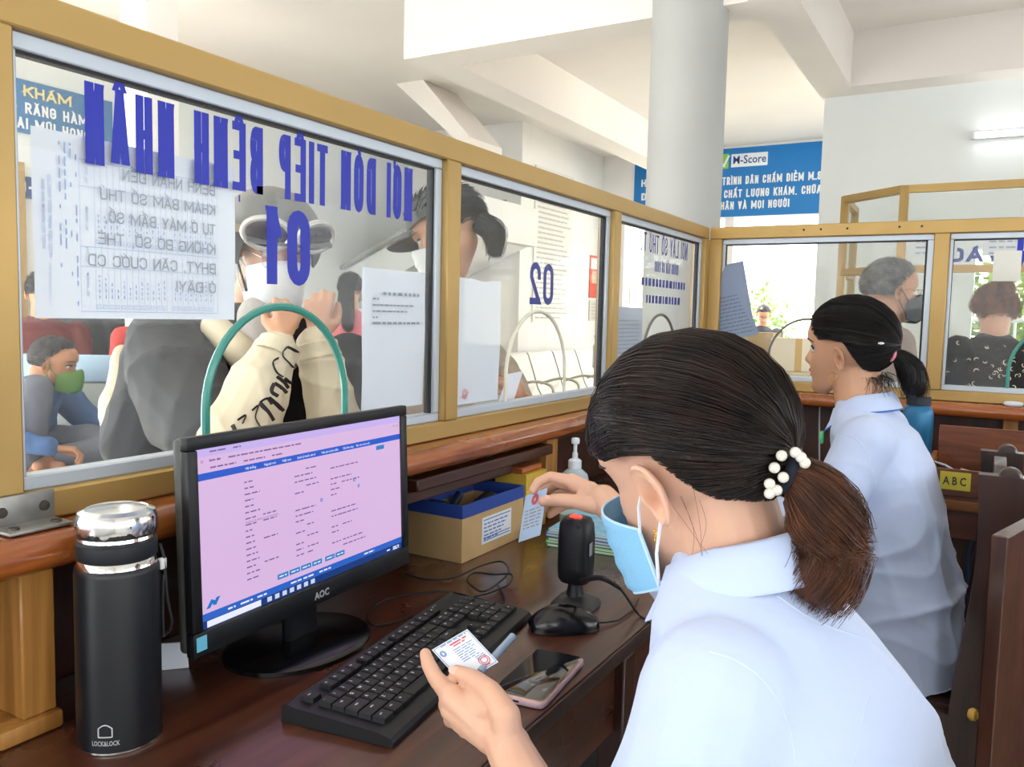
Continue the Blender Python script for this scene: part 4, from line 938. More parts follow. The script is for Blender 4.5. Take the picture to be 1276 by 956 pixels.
def eyes_brows(root, M, s=1., iris='#1c120c', closed=False, browm=None, gaze=None):
    for sx in (-1, 1):
        if closed:
            pts = [Vector((sx*(.031+.015*t)*s, face_y(sx*(.031+.015*t), .002+.002*t*t)*s+.001*s, (.001+.003*t*t)*s)) for t in (-1, -.5, 0, .5, 1)]
            wobj('eyelashes', MB().tube([M @ p for p in pts], [.0008*s, .0014*s, .0016*s, .0014*s, .0008*s], 6), mat('lash_dark', '#2a1c18', .6), root)
        c = Vector((sx*.031*s, .0665*s, .005*s))
        if not closed: e = wobj('eye', MB().sphere((0, 0, 0), .0108*s, M @ Matrix.Translation(c), 16, 12), mat('eye_white', '#d9d2cc', .2), root)
        if not closed: wobj('iris', MB().sphere((0, .0062*s, 0), (.0056*s, .0056*s, .0056*s), M @ Matrix.Translation(c), 14, 10), mat('iris_dark', iris, .1), e)
        pts = [Vector((sx*(.031+.017*t)*s, face_y(sx*(.031+.017*t), .0115-.003*t*t)*s+.0035*s, (.0115-.004*t*t)*s)) for t in (-1, -.5, 0, .5, 1)]
        if not closed: wobj('eyelid', MB().tube([M @ p for p in pts], [.0015*s, .0028*s, .003*s, .0028*s, .0015*s], 6), mat('lash_dark', '#2a1c18', .6), e)
        pts = [Vector((sx*(.012+.042*t)*s, face_y(sx*(.012+.042*t), .028)*s+.0012*s, (.024+.008*math.sin(PI*(.25+.6*t)))*s)) for t in [k/6 for k in range(7)]]
        wobj('eyebrow', MB().tube([M @ p for p in pts], [.0015*s, .0028*s, .003*s, .003*s, .0026*s, .002*s, .001*s], 6, flat=.6), browm or mat('brow', '#2b201b', .8), root)
def hand_joints(mb, wrist, palm_r, fingers, thumb, web=True):
    """fingers: list of ([points], [radii]); capsules from the wrist to each knuckle make the palm"""
    W = Vector(wrist)
    for pts, rad in fingers:
        mb.cap(W, pts[0], palm_r, rad[0]*1.25); mb.chain(pts, rad)
    for a, b_ in zip(fingers[:-1], fingers[1:]):
        mb.cap(a[0][0].lerp(W, .25), b_[0][0].lerp(W, .25), palm_r*.8, palm_r*.75)
        mb.cap(a[0][0].lerp(W, .6), b_[0][0].lerp(W, .6), palm_r*.95, palm_r*.9)
    pts, rad = thumb; mb.cap(W, pts[0], palm_r, rad[0]); mb.chain(pts, rad)
    if web: mb.cap(pts[1].lerp(pts[0], .6), fingers[0][0][0].lerp(W, .35), rad[0]*.8, palm_r*.7)
FING = [((.027, .088), (.042, .026, .020), .0085), ((.009, .093), (.046, .030, .021), .0088), ((-.009, .088), (.042, .028, .021), .0083), ((-.025, .078), (.032, .020, .018), .0072)]
def hand(mb, M, side, curls, s=1., thumb=(35, 25, 15, 10), spread=4, thumbdown=20):
    """generic hand. local y = fingers, z = back of the hand, x*side = thumb side. curls: per finger (mcp, pip, dip) degrees"""
    W = M @ Vector((0, 0, 0)); fs = []
    for k, ((kx, ky), ln, r) in enumerate(FING):
        p = Vector((kx*side*s, ky*s, 0)); pts = [M @ p]; a = 0; dirx = math.radians((1.5-k)*spread)*side
        for c, l in zip(curls[k], ln):
            a += math.radians(c); d = Vector((math.sin(dirx)*math.cos(a), math.cos(dirx)*math.cos(a), -math.sin(a))); p = p+d*l*s; pts.append(M @ p)
        fs.append((pts, [r*1.05*s, r*s, r*.92*s, r*.78*s]))
    o, t1, t2, t3 = [math.radians(q) for q in thumb]; p = Vector((.020*side*s, .022*s, -.004*s)); pts = [M @ p]; a = o; dn = math.radians(thumbdown)
    for da, l in ((0, .042), (t1, .032), (t2, .026)):
        a -= da; p = p+Vector((math.sin(a)*side*math.cos(dn), math.cos(a)*math.cos(dn), -math.sin(dn)))*l*s; pts.append(M @ p)
    hand_joints(mb, W, .0145*s, fs, (pts, [.0135*s, .0115*s, .010*s, .008*s]))
def hframe(wrist, toward, back): 
    y = (Vector(toward)-Vector(wrist)).normalized(); z = Vector(back); x = y.cross(z).normalized(); z = x.cross(y)
    M = Matrix((x, y, z)).transposed().to_4x4(); M.translation = Vector(wrist); return M
def torso_rings(mb, rings, yaw, n=40, e=2.4):
    """rings: (cx, cy, z, half width across, half depth front-back[, tilt])"""
    f = Vector((-math.sin(math.radians(yaw)), math.cos(math.radians(yaw)), 0)); r = Vector((f.y, -f.x, 0)); R_ = []
    for cx, cy, z, hw, hd, *tl in rings:
        tl = tl[0] if tl else 0
        ring = []
        for k in range(n):
            t = 2*PI*k/n; a = hw*math.copysign(abs(math.cos(t))**(2/e), math.cos(t)); b_ = hd*math.copysign(abs(math.sin(t))**(2/e), math.sin(t))
            p = Vector((cx, cy, z))+r*a+f*b_+Vector((0, 0, -b_*tl)); ring.append(tuple(p))
        R_.append(ring)
    mb.loft(R_)
def folds(me, amp, seed=0, dirs=None, freq=22, mask=None):
    """soft cloth folds: displaces along normals"""
    rng = np.random.RandomState(seed); n = len(me.vertices); co = np.empty(n*3); no = np.empty(n*3)
    me.vertices.foreach_get('co', co); me.vertices.foreach_get('normal', no); co = co.reshape(-1, 3); no = no.reshape(-1, 3); h = np.zeros(n)
    for k in range(7):
        d = rng.normal(size=3); d /= np.linalg.norm(d); d2 = rng.normal(size=3); ph = rng.uniform(0, 6.28); fq = freq*rng.uniform(.5, 1.6)
        h += (1-np.abs(np.sin(co@d*fq+1.3*np.sin(co@d2*freq*.5+ph))))**3*rng.uniform(.4, 1.3)
    h = (h/2.2-.6)*amp
    if mask is not None: h *= mask(co)
    co = co+no*h[:, None]; me.vertices.foreach_set('co', co.ravel()); me.update()
M_skin = mat('skin_light', '#d8ab92', .5, sss=.12, var=.08, vscale=9, bump=.04, bscale=300)
M_skin2 = mat('skin_warm', '#cf9f80', .5, sss=.12, var=.08, vscale=9)
M_skin3 = mat('skin_tan', '#bd8763', .5, sss=.1, var=.1, vscale=9)
M_lips = mat('lips', '#b5625a', .4)
M_coat = mat('white_coat', '#bccdf0', .75, sheen=.3, var=.04, vscale=3, bump=.10, bscale=25)
M_coat_seam = mat('coat_seam', '#c3d2f0', .8)
M_piping = mat('blue_piping', '#2f66b8', .6)
M_navycloth = mat('navy_trousers', '#1d2435', .8, bump=.1, bscale=120)
def hairmat(name, c1, c2, rough=.34): 
    m = mat(name, c1, rough, spec=.35, var=.01, vscale=40); nt = m.node_tree
    for nd in nt.nodes:
        if nd.type == 'VALTORGB': nd.color_ramp.elements[0].color = (*lin(c2), 1); nd.color_ramp.elements[1].color = (*lin(c1), 1)
        if nd.type == 'TEX_NOISE': nd.inputs['Scale'].default_value = 30
    return m
def ellip(d, c, r): d = Vector(d).normalized(); return Vector((c[0]+d.x*r[0], c[1]+d.y*r[1], c[2]+d.z*r[2]))
def slerp(a, b, t):
    a = Vector(a).normalized(); b = Vector(b).normalized(); w = math.acos(max(-1, min(1, a.dot(b))))
    if w < 1e-4: return a
    return (a*math.sin((1-t)*w)+b*math.sin(t*w))/math.sin(w)
def catmull(P, t):
    n = len(P)-1; i = min(int(t*n), n-1); u = t*n-i; a, b_, c_, d_ = P[max(i-1, 0)], P[i], P[i+1], P[min(i+2, n)]
    return .5*((2*b_)+(c_-a)*u+(2*a-5*b_+4*c_-d_)*u*u+(3*b_-a-3*c_+d_)*u**3)
def pulled_hair(M, roots, tie, C_, R_, nstr, seed=1, rad=.00055, wig=.0015, lift=.003, nseg=10):
    """hair combed from a hairline (list of way-point direction lists) to the tie. returns underlay MB + strands MB"""
    rg = random.Random(seed); nr = len(roots)
    T = Vector(tie).normalized()
    def wp(q):
        q = [Vector(a).normalized() for a in q]; out = []
        for a, b_ in zip(q, q[1:]+[T]): out += [slerp(a, b_, k/8) for k in range(8)]
        out.append(T)
        for _ in range(3): out = [out[0]]+[(out[k-1]+out[k]*2+out[k+1]).normalized() for k in range(1, len(out)-1)]+[out[-1]]
        m = len(out)-1
        return [(lambda i, f: out[i].lerp(out[min(i+1, m)], f).normalized())(int(k/nseg*m), k/nseg*m-int(k/nseg*m)) for k in range(nseg+1)]
    WP = [wp(q) for q in roots]
    def path(u, jl=0., jit=0.):
        i = min(int(u*(nr-1)), nr-2); f = u*(nr-1)-i
        return [ellip(WP[i][q].lerp(WP[i+1][q], f), C_, [r*(1+jl+jit*math.sin(q/nseg*PI)) for r in R_]) for q in range(nseg+1)]
    und = MB(); g = 64; rings = [[M @ p for p in path(k/(g-1), -.015)] for k in range(g)]
    und.loft(rings, closed=False)
    st = MB()
    for k in range(nstr):
        u = rg.random(); P = path(u, rg.uniform(-.012, lift/.09), rg.uniform(0, .02)); w1, w2 = rg.uniform(-1, 1), rg.uniform(-1, 1); ph = rg.uniform(0, 6)
        P = [M @ (p+Vector((w1*math.sin(i*.9+ph), w2*math.cos(i*.7+ph), w1*math.cos(i*.8+ph)))*wig*math.sin(PI*i/nseg)) for i, p in enumerate(P)]
        st.tube(P, [rad*(.6+.4*math.sin(PI*i/nseg)) for i in range(nseg+1)], 3, cap=False)
    return und, st
def tail_hair(pts, radii, nstr, seed=2, rad=.0006, flare=.1, n=12, endjit=.012):
    """brush of strands along a centre path; radii per way point"""
    rg = random.Random(seed); P = [Vector(p) for p in pts]; st = MB(); C_ = [catmull(P, k/n) for k in range(n+1)]
    rr = [float(np.interp(k/n, [i/(len(radii)-1) for i in range(len(radii))], radii)) for k in range(n+1)]
    for s_ in range(nstr):
        a = rg.uniform(0, 2*PI); q = math.sqrt(rg.random()); ln = rg.uniform(.86, 1.) if rg.random() < .8 else rg.uniform(.7, 1)
        jx = Vector((rg.uniform(-1, 1), rg.uniform(-1, 1), rg.uniform(-1, 1)))*endjit; out = []
        for k in range(n+1):
            t = k/n*ln; c = catmull(P, t); r = float(np.interp(t, [i/(len(radii)-1) for i in range(len(radii))], radii))
            tg = (catmull(P, min(t+.02, 1))-catmull(P, max(t-.02, 0))).normalized(); x = tg.orthogonal().normalized(); x = (Vector((0, 0, 1))-tg*tg.z); x = x.normalized() if x.length > .05 else tg.orthogonal().normalized(); y = tg.cross(x)
            out.append(c+(x*math.cos(a)+y*math.sin(a))*r*q+jx*t*t)
        st.tube(out, [rad*(1.0-.6*k/n) for k in range(n+1)], 3, cap=False)
    core = MB().tube(C_, [max(r*.86, .002)*(1 if k < n else .5) for k, r in enumerate(rr)], 16)
    return core, st
def surgical_mask(root, M, s=1., col='#8fc3e6', strap=True, earp=(.078, -.004, .012), low=(.076, -.004, -.030), ztop=-.004, zbot=-.112, pleat=True, bulge=.008, name='face_mask', sides=.036, hw=.0585):
    nu, nv = 28, 16; rows_ = []
    for j in range(nv+1):
        v = j/nv; row = []
        for i in range(nu+1):
            u = -1+2*i/nu; au = abs(u)
            zc = (ztop+zbot)/2; hh = (ztop-zbot)/2*(1-.36*au**2.2); x = hw*math.sin(u*1.35)/math.sin(1.35)
            z = zc+hh*(1-2*v)-.010*au**2; zz = max(-.113, min(.03, z))
            y = max(face_y(x*.93, zz) if abs(x) < .062 else 0, .103-.070*au**2.6)+bulge*(1-au**2)*math.sin(PI*v)**.5+.0035
            if au > .9: y = max(y, sides)
            if z < -.100: y -= (-.100-z)*1.2*(1-au)
            if pleat: y += .0016*math.sin(v*PI*7)*(1-au**4)
            row.append(Vector((x*1.03*s, y*s, z*s)))
        rows_.append(row)
    mb = MB(); mb.loft([[M @ p for p in r] for r in rows_], closed=False)
    mb.loft([[M @ (p-Vector((p.x*.02, .0018, 0))) for p in r] for r in rows_], closed=False)
    mk = wobj(name, mb, mat('mask_'+col[1:], col, .7, bump=.15, bscale=180), root, smooth=180)
    if strap:
        mw = mat('mask_strap', '#e9eef4', .7) if pleat else mat('strap_'+col[1:], col, .7)
        for sd, ii in ((-1, 0), (1, nu)):
            t0, b0 = rows_[1][ii], rows_[nv-1][ii]
            e0 = Vector((sd*earp[0], earp[1], earp[2]))*s; e1 = Vector((sd*low[0], low[1], low[2]))*s
            wobj('ear_loop', MB().tube([M @ p for p in (t0, t0.lerp(e0, .5)+Vector((sd*.006*s, 0, 0)), e0)], .0019*s, 6, flat=.6), mw, mk)
            wobj('ear_loop', MB().tube([M @ p for p in (b0, b0.lerp(e1, .5)+Vector((sd*.006*s, 0, 0)), e1)], .0019*s, 6, flat=.6), mw, mk)
        wobj('edge_binding', MB().tube([M @ p for p in rows_[0]], .0014*s, 5).tube([M @ p for p in rows_[-1]], .0014*s, 5).tube([M @ r[0] for r in rows_], .002*s, 5).tube([M @ r[-1] for r in rows_], .002*s, 5), mat('mask_binding_'+col[1:], '#b9dcf2' if pleat else col, .7), mk)
    return mk
# ================================================================== clerk in front
HM = Matrix.Translation((-.266, .834, 1.096)) @ rot3(74, -21, -9)
w1 = thing('person', 'clerk in white coat with pearl tied ponytail and blue mask holding cards', 'person', (-.1, .84, 0))
nk = Vector((-.205, .835, .975))
b = MB(); head_core(b, HM, 1., nk); b.cap(nk, (-.18, .835, .90), .058, .05)
hd = remesh(b, .0022, 5)
# left hand, palm down, holding the paper card between thumb and forefinger
b = MB(); wl = at(634, 934, .80)
fing = [([at(562, 868, .842), at(543, 845, .868), at(534, 828, .884), at(530, 815, .892)], [.0105, .0088, .0080, .0064]),
        ([at(564, 884, .842), at(556, 878, .880), at(572, 862, .893), at(585, 858, .893)], [.0105, .0090, .0080, .0070]),
        ([at(575, 898, .836), at(562, 897, .868), at(580, 884, .885), at(595, 879, .885)], [.0100, .0085, .0078, .0068]),
        ([at(590, 910, .828), at(579, 911, .852), at(594, 901, .868), at(607, 897, .868)], [.0092, .0076, .0070, .0062])]
thumb = ([at(630, 893, .800), at(611, 863, .822), at(590, 847, .846), at(569, 838, .862)], [.0150, .0118, .0104, .0080])
hand_joints(b, wl, .0165, fing, thumb)
b.cap(at(610, 880, .825), at(575, 878, .842), .0165, .015); b.cap(at(625, 905, .812), at(590, 895, .835), .018, .015)
el = Vector((-.215, .60, .70)); b.chain([wl, wl.lerp(el, .35), el], [.0225, .029, .038]); b.cap(wl+Vector((0, 0, .003)), at(622, 915, .81), .022, .019)
hl = remesh(b, .0017, 6)
# right hand pinching the identity card
b = MB(); wr = at(752, 622, 1.29)
fing = [([at(712, 600, 1.318), at(686, 594, 1.336), at(671, 601, 1.338), at(664, 611, 1.334)], [.0105, .0088, .0082, .0068]),
        ([at(717, 606, 1.338), at(692, 602, 1.364), at(676, 612, 1.362), at(668, 622, 1.352)], [.0102, .0088, .0080, .0068]),
        ([at(721, 616, 1.348), at(697, 616, 1.374), at(683, 626, 1.368), at(676, 634, 1.358)], [.0098, .0084, .0078, .0066]),
        ([at(725, 627, 1.346), at(704, 630, 1.368), at(692, 637, 1.364), at(685, 642, 1.356)], [.0090, .0076, .0070, .0060])]
thumb = ([at(740, 630, 1.285), at(716, 625, 1.292), at(695, 623, 1.302), at(677, 625, 1.312)], [.0140, .0118, .0108, .0084])
hand_joints(b, wr, .0165, fing, thumb); b.cap(at(735, 612, 1.30), at(718, 606, 1.322), .016, .013)
er = Vector((-.27, 1.10, .80)); b.chain([wr, wr.lerp(er, .4), er], [.023, .030, .040])
hr = remesh(b, .0019, 5)
b = MB(); torso_rings(b, [(-.05, .84, .44, .15, .11), (-.08, .84, .62, .13, .09), (-.14, .835, .84, .14, .09), (-.185, .835, .92, .12, .07)], 90)
for y in (.75, .93): b.chain([(-.07, y, .47), (-.47, y, .46), (-.46, y, .10)], [.07, .052, .036]); b.chain([(-.46, y, .08), (-.58, y, .035)], [.036, .024])
b.chain([(-.185, .70, .925), (-.205, .62, .72), tuple(el)], [.045, .04, .036]); b.chain([(-.2, .97, .925), tuple(er)], [.045, .038])
bd = remesh(b, .006, 3)
body = wobj('body', join(hd, hl, hr, bd, MB().add([tuple(HM @ Vector(v)) for v in ear(-1, 1.08).v], ear(-1).f), MB().add([tuple(HM @ Vector(v)) for v in ear(1, 1.08).v], ear(1).f)).mesh('body', 180), M_skin, w1)
eyes_brows(w1, HM, closed=True)
nails = MB()
for p, q, r in ((at(566, 835.5, .855), at(573, 836.5, .855), .0052),):
    wobj('nail', MB().sphere((0, 0, 0), (.0062, .0045, .0014), frame(p, q-p, at(566, 836, .80)-p), 12, 8), mat('nail', '#e9b8a6', .25), body)
wobj('nail', MB().sphere((0, 0, 0), (.0068, .0052, .0016), frame(at(681, 621, 1.302), at(673, 622, 1.31)-at(681, 621, 1.302), Vector(CAM)-at(681, 621, 1.302)), 12, 8), mat('nail', '#e9b8a6', .25), body)
# hair: curtain fringe swept back to a low tail
HC, HR = (0, -.016, .034), (.0855, .110, .100)
left = [[(-.04, -.70, -.98)], [(-.35, -.68, -.90)], [(-.62, -.60, -.80)], [(-.84, -.46, -.70)], [(-.93, -.31, -.46)], [(-1.0, -.05, .02)],
        [(-.93, .36, .18), (-1.0, -.03, .04)], [(-.55, .40, .74), (-.86, .58, .02), (-.99, .02, .07)], [(-.42, .46, .80), (-.76, .72, .06), (-.97, .06, .12)], [(-.30, .52, .82), (-.62, .84, .14), (-.92, .12, .24)], [(-.20, .55, .82), (-.44, .92, .26), (-.82, .14, .42)], [(-.10, .58, .82), (-.20, .95, .36), (-.55, .2, .72)], [(.0, .6, .8), (.0, .96, .40), (-.1, .25, .95)]]
right = [[(-p[0], p[1], p[2]) for p in q] for q in left[::-1]]
roots = left+right
tieD = (0, -.93, -.46)
und, st = pulled_hair(HM, roots, tieD, HC, HR, 3600, 1, .00050, .0016, .005)
# crown layer: strands from the parting straight back over the top
top = [[(-.98, .05, .22)], [(-.80, .42, .36)], [(-.52, .62, .62)], [(-.2, .70, .72)], [(.2, .70, .72)], [(.52, .62, .62)], [(.80, .42, .36)], [(.98, .05, .22)]]
und2, st2 = pulled_hair(HM, top, tieD, HC, [r*1.012 for r in HR], 2200, 5, .00050, .0016, .005)
M_hair1 = hairmat('hair_dark_brown', '#281811', '#0b0604', .30)
hair = wobj('hair', join(und, und2), M_hair1, w1, smooth=180)
h2 = wobj('hair_strands', join(st, st2), M_hair1, hair, smooth=180, kind='stuff')
# ponytail
TW = HM @ (ellip(tieD, HC, HR)+Vector((0, -.008, 0)))
td = (TW-Vector(CAM)).dot(Vector(_fw)); TW = at(978, 589, td)
pt = [TW, at(1001, 600, td-.004), at(1026, 634, td-.005), at(1033, 680, td), at(1018, 722, td+.003), at(1004, 746, td+.006)]
core, st = tail_hair(pt, [.011, .026, .036, .039, .036, .026], 1500, 3, .00055, endjit=.014)
M_tail = hairmat('hair_chestnut', '#6b4029', '#331d13', .36)
tl = wobj('ponytail', core, M_tail, w1, smooth=180)
wobj('ponytail_strands', st, M_tail, tl, smooth=180, kind='stuff')
# loose wisps by the neck
wi = MB(); rg = random.Random(8)
for k in range(5):
    a = HM @ Vector((-.070+rg.uniform(-.003, .003), -.030+rg.uniform(-.03, .015), -.012+rg.uniform(-.012, .004))); e = HM @ Vector((-.062+rg.uniform(-.004, .004), -.012+rg.uniform(-.03, .012), -.085+rg.uniform(-.03, .02)))
    m_ = a.lerp(e, .5)+(HM.to_3x3() @ Vector((-.006, -.010+rg.uniform(-.006, .006), 0))); wi.tube(smoothpath([a, m_, e], 6), .00016, 3, cap=False)
wobj('loose_wisps', wi, M_hair1, hair, smooth=180, kind='stuff')
# hair tie with pearls
tn = (pt[1]-pt[0]).normalized(); xx = tn.orthogonal().normalized(); yy = tn.cross(xx)
tie = thing('hair_tie', None, None, Matrix.Translation(TW)); tie.parent = w1; tie.matrix_basis = WM[w1].inverted() @ Matrix.Translation(TW)
wobj('band', MB().tube([TW+tn*.004+(xx*math.cos(t)+yy*math.sin(t))*.013 for t in [2*PI*k/28 for k in range(28)]], .0072, 10, closed=True), mat('navy_velvet', '#101827', .9), tie)
prl = mat('pearl', '#dcd8cc', .18, spec=.8, coat=.6)
for px, py in ((974, 568), (991, 564), (998, 570), (1003, 577), (965, 583), (976, 595), (959, 603), (959, 615), (968, 611)):
    wobj('pearl', MB().sphere(at(px, py, td-.022), .0052, None, 18, 12), prl, tie)
# mask, earring
surgical_mask(w1, HM, 1.02, '#86c1e8', ztop=-.012, zbot=-.108, hw=.0635, sides=.030)
er_ = HM @ Vector((-.088, .002, -.044)); wobj('earring', MB().tube([er_+Vector((.0012*math.cos(t), .0, .0045*math.sin(t)-.002)) for t in [2*PI*k/14 for k in range(14)]], .0007, 6, closed=True).sphere(er_+Vector((0, -.002, .004)), .0016), mat('gold_jewel', '#d8a84c', .2, metal=1.), w1)
# coat
b = MB()
torso_rings(b, [(-.055, .84, .40, .205, .165), (-.065, .84, .52, .195, .15), (-.09, .84, .64, .185, .135), (-.12, .84, .76, .19, .13), (-.150, .838, .86, .195, .125), (-.178, .836, .92, .178, .105), (-.198, .835, .965, .14, .085), (-.206, .835, 1.0, .085, .068), (-.21, .835, 1.02, .066, .06)], 90)
b.chain([(-.188, .700, .915), (-.205, .625, .75), (-.222, .607, .69)], [.074, .066, .058]); b.chain([(-.224, .605, .695), tuple(el.lerp(wl, .42))], [.056, .044])
b.chain([(-.2, .975, .92), (-.24, 1.06, .83), tuple(er)], [.076, .062, .055]); b.chain([tuple(er), tuple(er.lerp(wr, .62))], [.054, .043])
coat = remesh(b, .0048, 6)
folds(coat, .022, 4, freq=10, mask=lambda c: np.clip((1.0-c[:, 2])*4, 0, 1))
cw = wobj('white_coat', coat, M_coat, w1, smooth=180)
from mathutils.bvhtree import BVHTree
def on_surface(o, pix, off=.0006):
    """points of a mesh seen at these pixels of the photograph (seams, prints)"""
    Mw = WM[o]; bv = BVHTree.FromPolygons([Mw @ v.co for v in o.data.vertices], [tuple(p.vertices) for p in o.data.polygons]); out = []
    for px, py in pix:
        h = bv.ray_cast(Vector(CAM), Vector(ray(px, py)).normalized())
        if h[0] is not None: out.append(h[0]+h[1]*(off if h[1].dot(Vector(ray(px, py))) < 0 else -off))
    return out
def pixpath(pix, n=10): return [tuple(p)[:2] for p in smoothpath([(x, y, 0) for x, y in pix], n)]
for pix in ([(884, 812), (915, 822), (945, 842), (968, 872), (984, 910), (990, 950)], [(1084, 868), (1074, 900), (1066, 950)], [(968, 742), (1010, 770), (1060, 790), (1105, 800)]):
    wobj('seam', MB().tube(on_surface(cw, pixpath(pix), -.0006), .0013, 6), M_coat_seam, cw)
# collar: stand-up band folded over
def collar(root, c, r0, r1, z0, h, back_tilt, m, piping=None, yaw=90, ry=.9, open_=.5, drop=.03, flare=.02):
    f = Vector((-math.sin(math.radians(yaw)), math.cos(math.radians(yaw)), 0)); rr_ = Vector((f.y, -f.x, 0)); rows_ = []
    for (rad, zz, dz) in ((r0, 0, 0), (r0+.003, h*.6, 0), (r0+.004, h, 0), (r0+.010, h*.97, 0), (r0+flare*.6, h*.5, 1), (r0+flare, -h*.25, 1)):
        row = []
        for k in range(33):
            a = math.radians(-180+open_*57+ (360-2*open_*57)*k/32) - PI/2
            fr = max(0, math.sin(a))                # 1 = front
            p = Vector(c)+rr_*math.cos(a)*rad*ry+f*math.sin(a)*rad*1.08+Vector((0, 0, z0-c[2]+zz-drop*(fr**1.3)*2.2+back_tilt*max(0, -math.sin(a))-dz*fr*.02)); row.append(p)
        rows_.append(row)
    mb = MB().loft(rows_, closed=False); mb.loft([[p+Vector((0, 0, -.0015)) for p in r] for r in rows_], closed=False)
    cl = wobj('collar', mb, m, root, smooth=180)
    if piping: wobj('piping', MB().tube(rows_[5], .002, 6), piping, cl)
    return cl
collar(w1, (-.214, .835, .985), .063, .07, 1.0, .034, .022, M_coat, None, 90, .98, .8, .022, .030)
b = MB()
torso_rings(b, [(-.10, .84, .40, .20, .14), (-.22, .84, .45, .19, .09)], 90)
for y in (.75, .93): b.chain([(-.10, y, .50), (-.48, y, .49), (-.475, y, .12)], [.09, .068, .055])
wobj('trousers', remesh(b, .008, 3), M_navycloth, w1, smooth=180)
for y in (.75, .93): wobj('shoe', MB().sphere((-.55, y, .035), (.12, .042, .0345), None, 18, 10), M_blackm, w1)
# ---- cards in her hands
def card(name, lab, P, m, thick=.0006, **k):
    """P: four corners (bottom left, bottom right, top right, top left)"""
    P[2] = P[1]+P[3]-P[0]; n_ = (P[1]-P[0]).cross(P[3]-P[0]).normalized()*thick
    if n_.dot(Vector(CAM)-P[0]) < 0: n_ = -n_
    mb = MB().add([tuple(p) for p in P]+[tuple(p-n_) for p in P], [(0, 1, 2, 3), (7, 6, 5, 4), (0, 4, 5, 1), (1, 5, 6, 2), (2, 6, 7, 3), (3, 7, 4, 0)])
    return wobj(name, mb, m, smooth=None, label=lab, cat='card', **k), n_
P = [at(576, 852, .872), at(621, 825, .882), at(583, 782, .905), at(538, 810, .895)]
c1, n_ = card('paper_card', 'white paper card with red stamp held in the clerk left hand', P, mat('card_white', '#e6ecf6', .6))
def cardM(P, u, v, e=.0004):
    ex = (P[1]-P[0]).normalized(); ey = (P[3]-P[0]).normalized(); ez = ex.cross(ey).normalized()
    if ez.dot(Vector(CAM)-P[0]) < 0: ez = -ez
    M = Matrix((ex, ey, ez)).transposed().to_4x4(); M.translation = P[0].lerp(P[1], u)+(P[3]-P[0])*v+ez*e; return M
cwid, chei = (P[1]-P[0]).length, (P[3]-P[0]).length
bb_, rb_ = MB(), MB(); rg = random.Random(2)
for k in range(7): dashes(bb_, cardM(P, .38, .72-k*.055), 0, cwid*rg.uniform(.4, .52), 0, chei*.022, rg, (.4, 1), .3)
for k in range(3): dashes(bb_, cardM(P, .66, .34-k*.045), 0, cwid*.24, 0, chei*.018, rg, (.4, 1), .3)
dashes(bb_, cardM(P, .2, .93), 0, cwid*.7, 0, chei*.03, rg, (.3, .8), .3)
for a_, b_ in (((.03, .03), (.97, .03)), ((.97, .03), (.97, .97)), ((.97, .97), (.03, .97)), ((.03, .97), (.03, .03))): ribbon(bb_, [(a_[0]*cwid, a_[1]*chei), (b_[0]*cwid, b_[1]*chei)], .0008, cardM(P, 0, 0))
ribbon(bb_, arc(0, 0, .0022, .003, 0, 360, 12), .0022, cardM(P, .14, .78))
dashes(rb_, cardM(P, .40, .855), 0, cwid*.45, 0, chei*.04, rg, (.4, 1), .2); dashes(rb_, cardM(P, .45, .80), 0, cwid*.32, 0, chei*.03, rg, (.4, 1), .2)
for r in (.0055, .0035): ribbon(rb_, arc(0, 0, r, r, 0, 360, 16), .0009, cardM(P, .78, .2))
dashes(rb_, cardM(P, .66, .06), 0, cwid*.18, 0, chei*.025, rg, (.4, 1), .2)
wobj('blue_print', bb_, mat('card_blue', '#7f9cc8', .7), c1, smooth=None, kind='stuff'); wobj('red_print', rb_, mat('card_red', '#d05a68', .7), c1, smooth=None, kind='stuff')
pa, pb = at(598, 838, .876), at(638, 794, .925)
pn2 = thing('pen', 'silver grey pen held under the white paper card', 'pen', pa)
wobj('barrel', MB().tube([pa, pb], .0042, 12), mat('pen_silver', '#9fb0c4', .25, metal=.5), pn2); wobj('cap', MB().sphere(pb, .0044), mat('pen_silver', '#9fb0c4', .25), pn2)
P = [at(646, 676, 1.345), at(673, 667, 1.318), at(680, 615, 1.322), at(655, 618, 1.349)]
c2, n_ = card('identity_card', 'blue and pink identity card with red emblem held in the clerk right hand', P, mat('id_card', '#a9c6dc', .3, var=.0))
cwid, chei = (P[1]-P[0]).length, (P[3]-P[0]).length; bb_, rb_ = MB(), MB()
for r in (.0075, .0045): ribbon(rb_, arc(0, 0, r*.8, r, 0, 360, 14), .003, cardM(P, .5, .84))
for k in range(6): dashes(bb_, cardM(P, .12, .62-k*.075), 0, cwid*.75, 0, chei*.028, rg, (.3, .9), .3)
wobj('print', bb_, mat('id_print', '#9a8f8c', .6), c2, smooth=None); wobj('red_emblem', rb_, mat('id_red', '#c9525e', .5), c2, smooth=None)
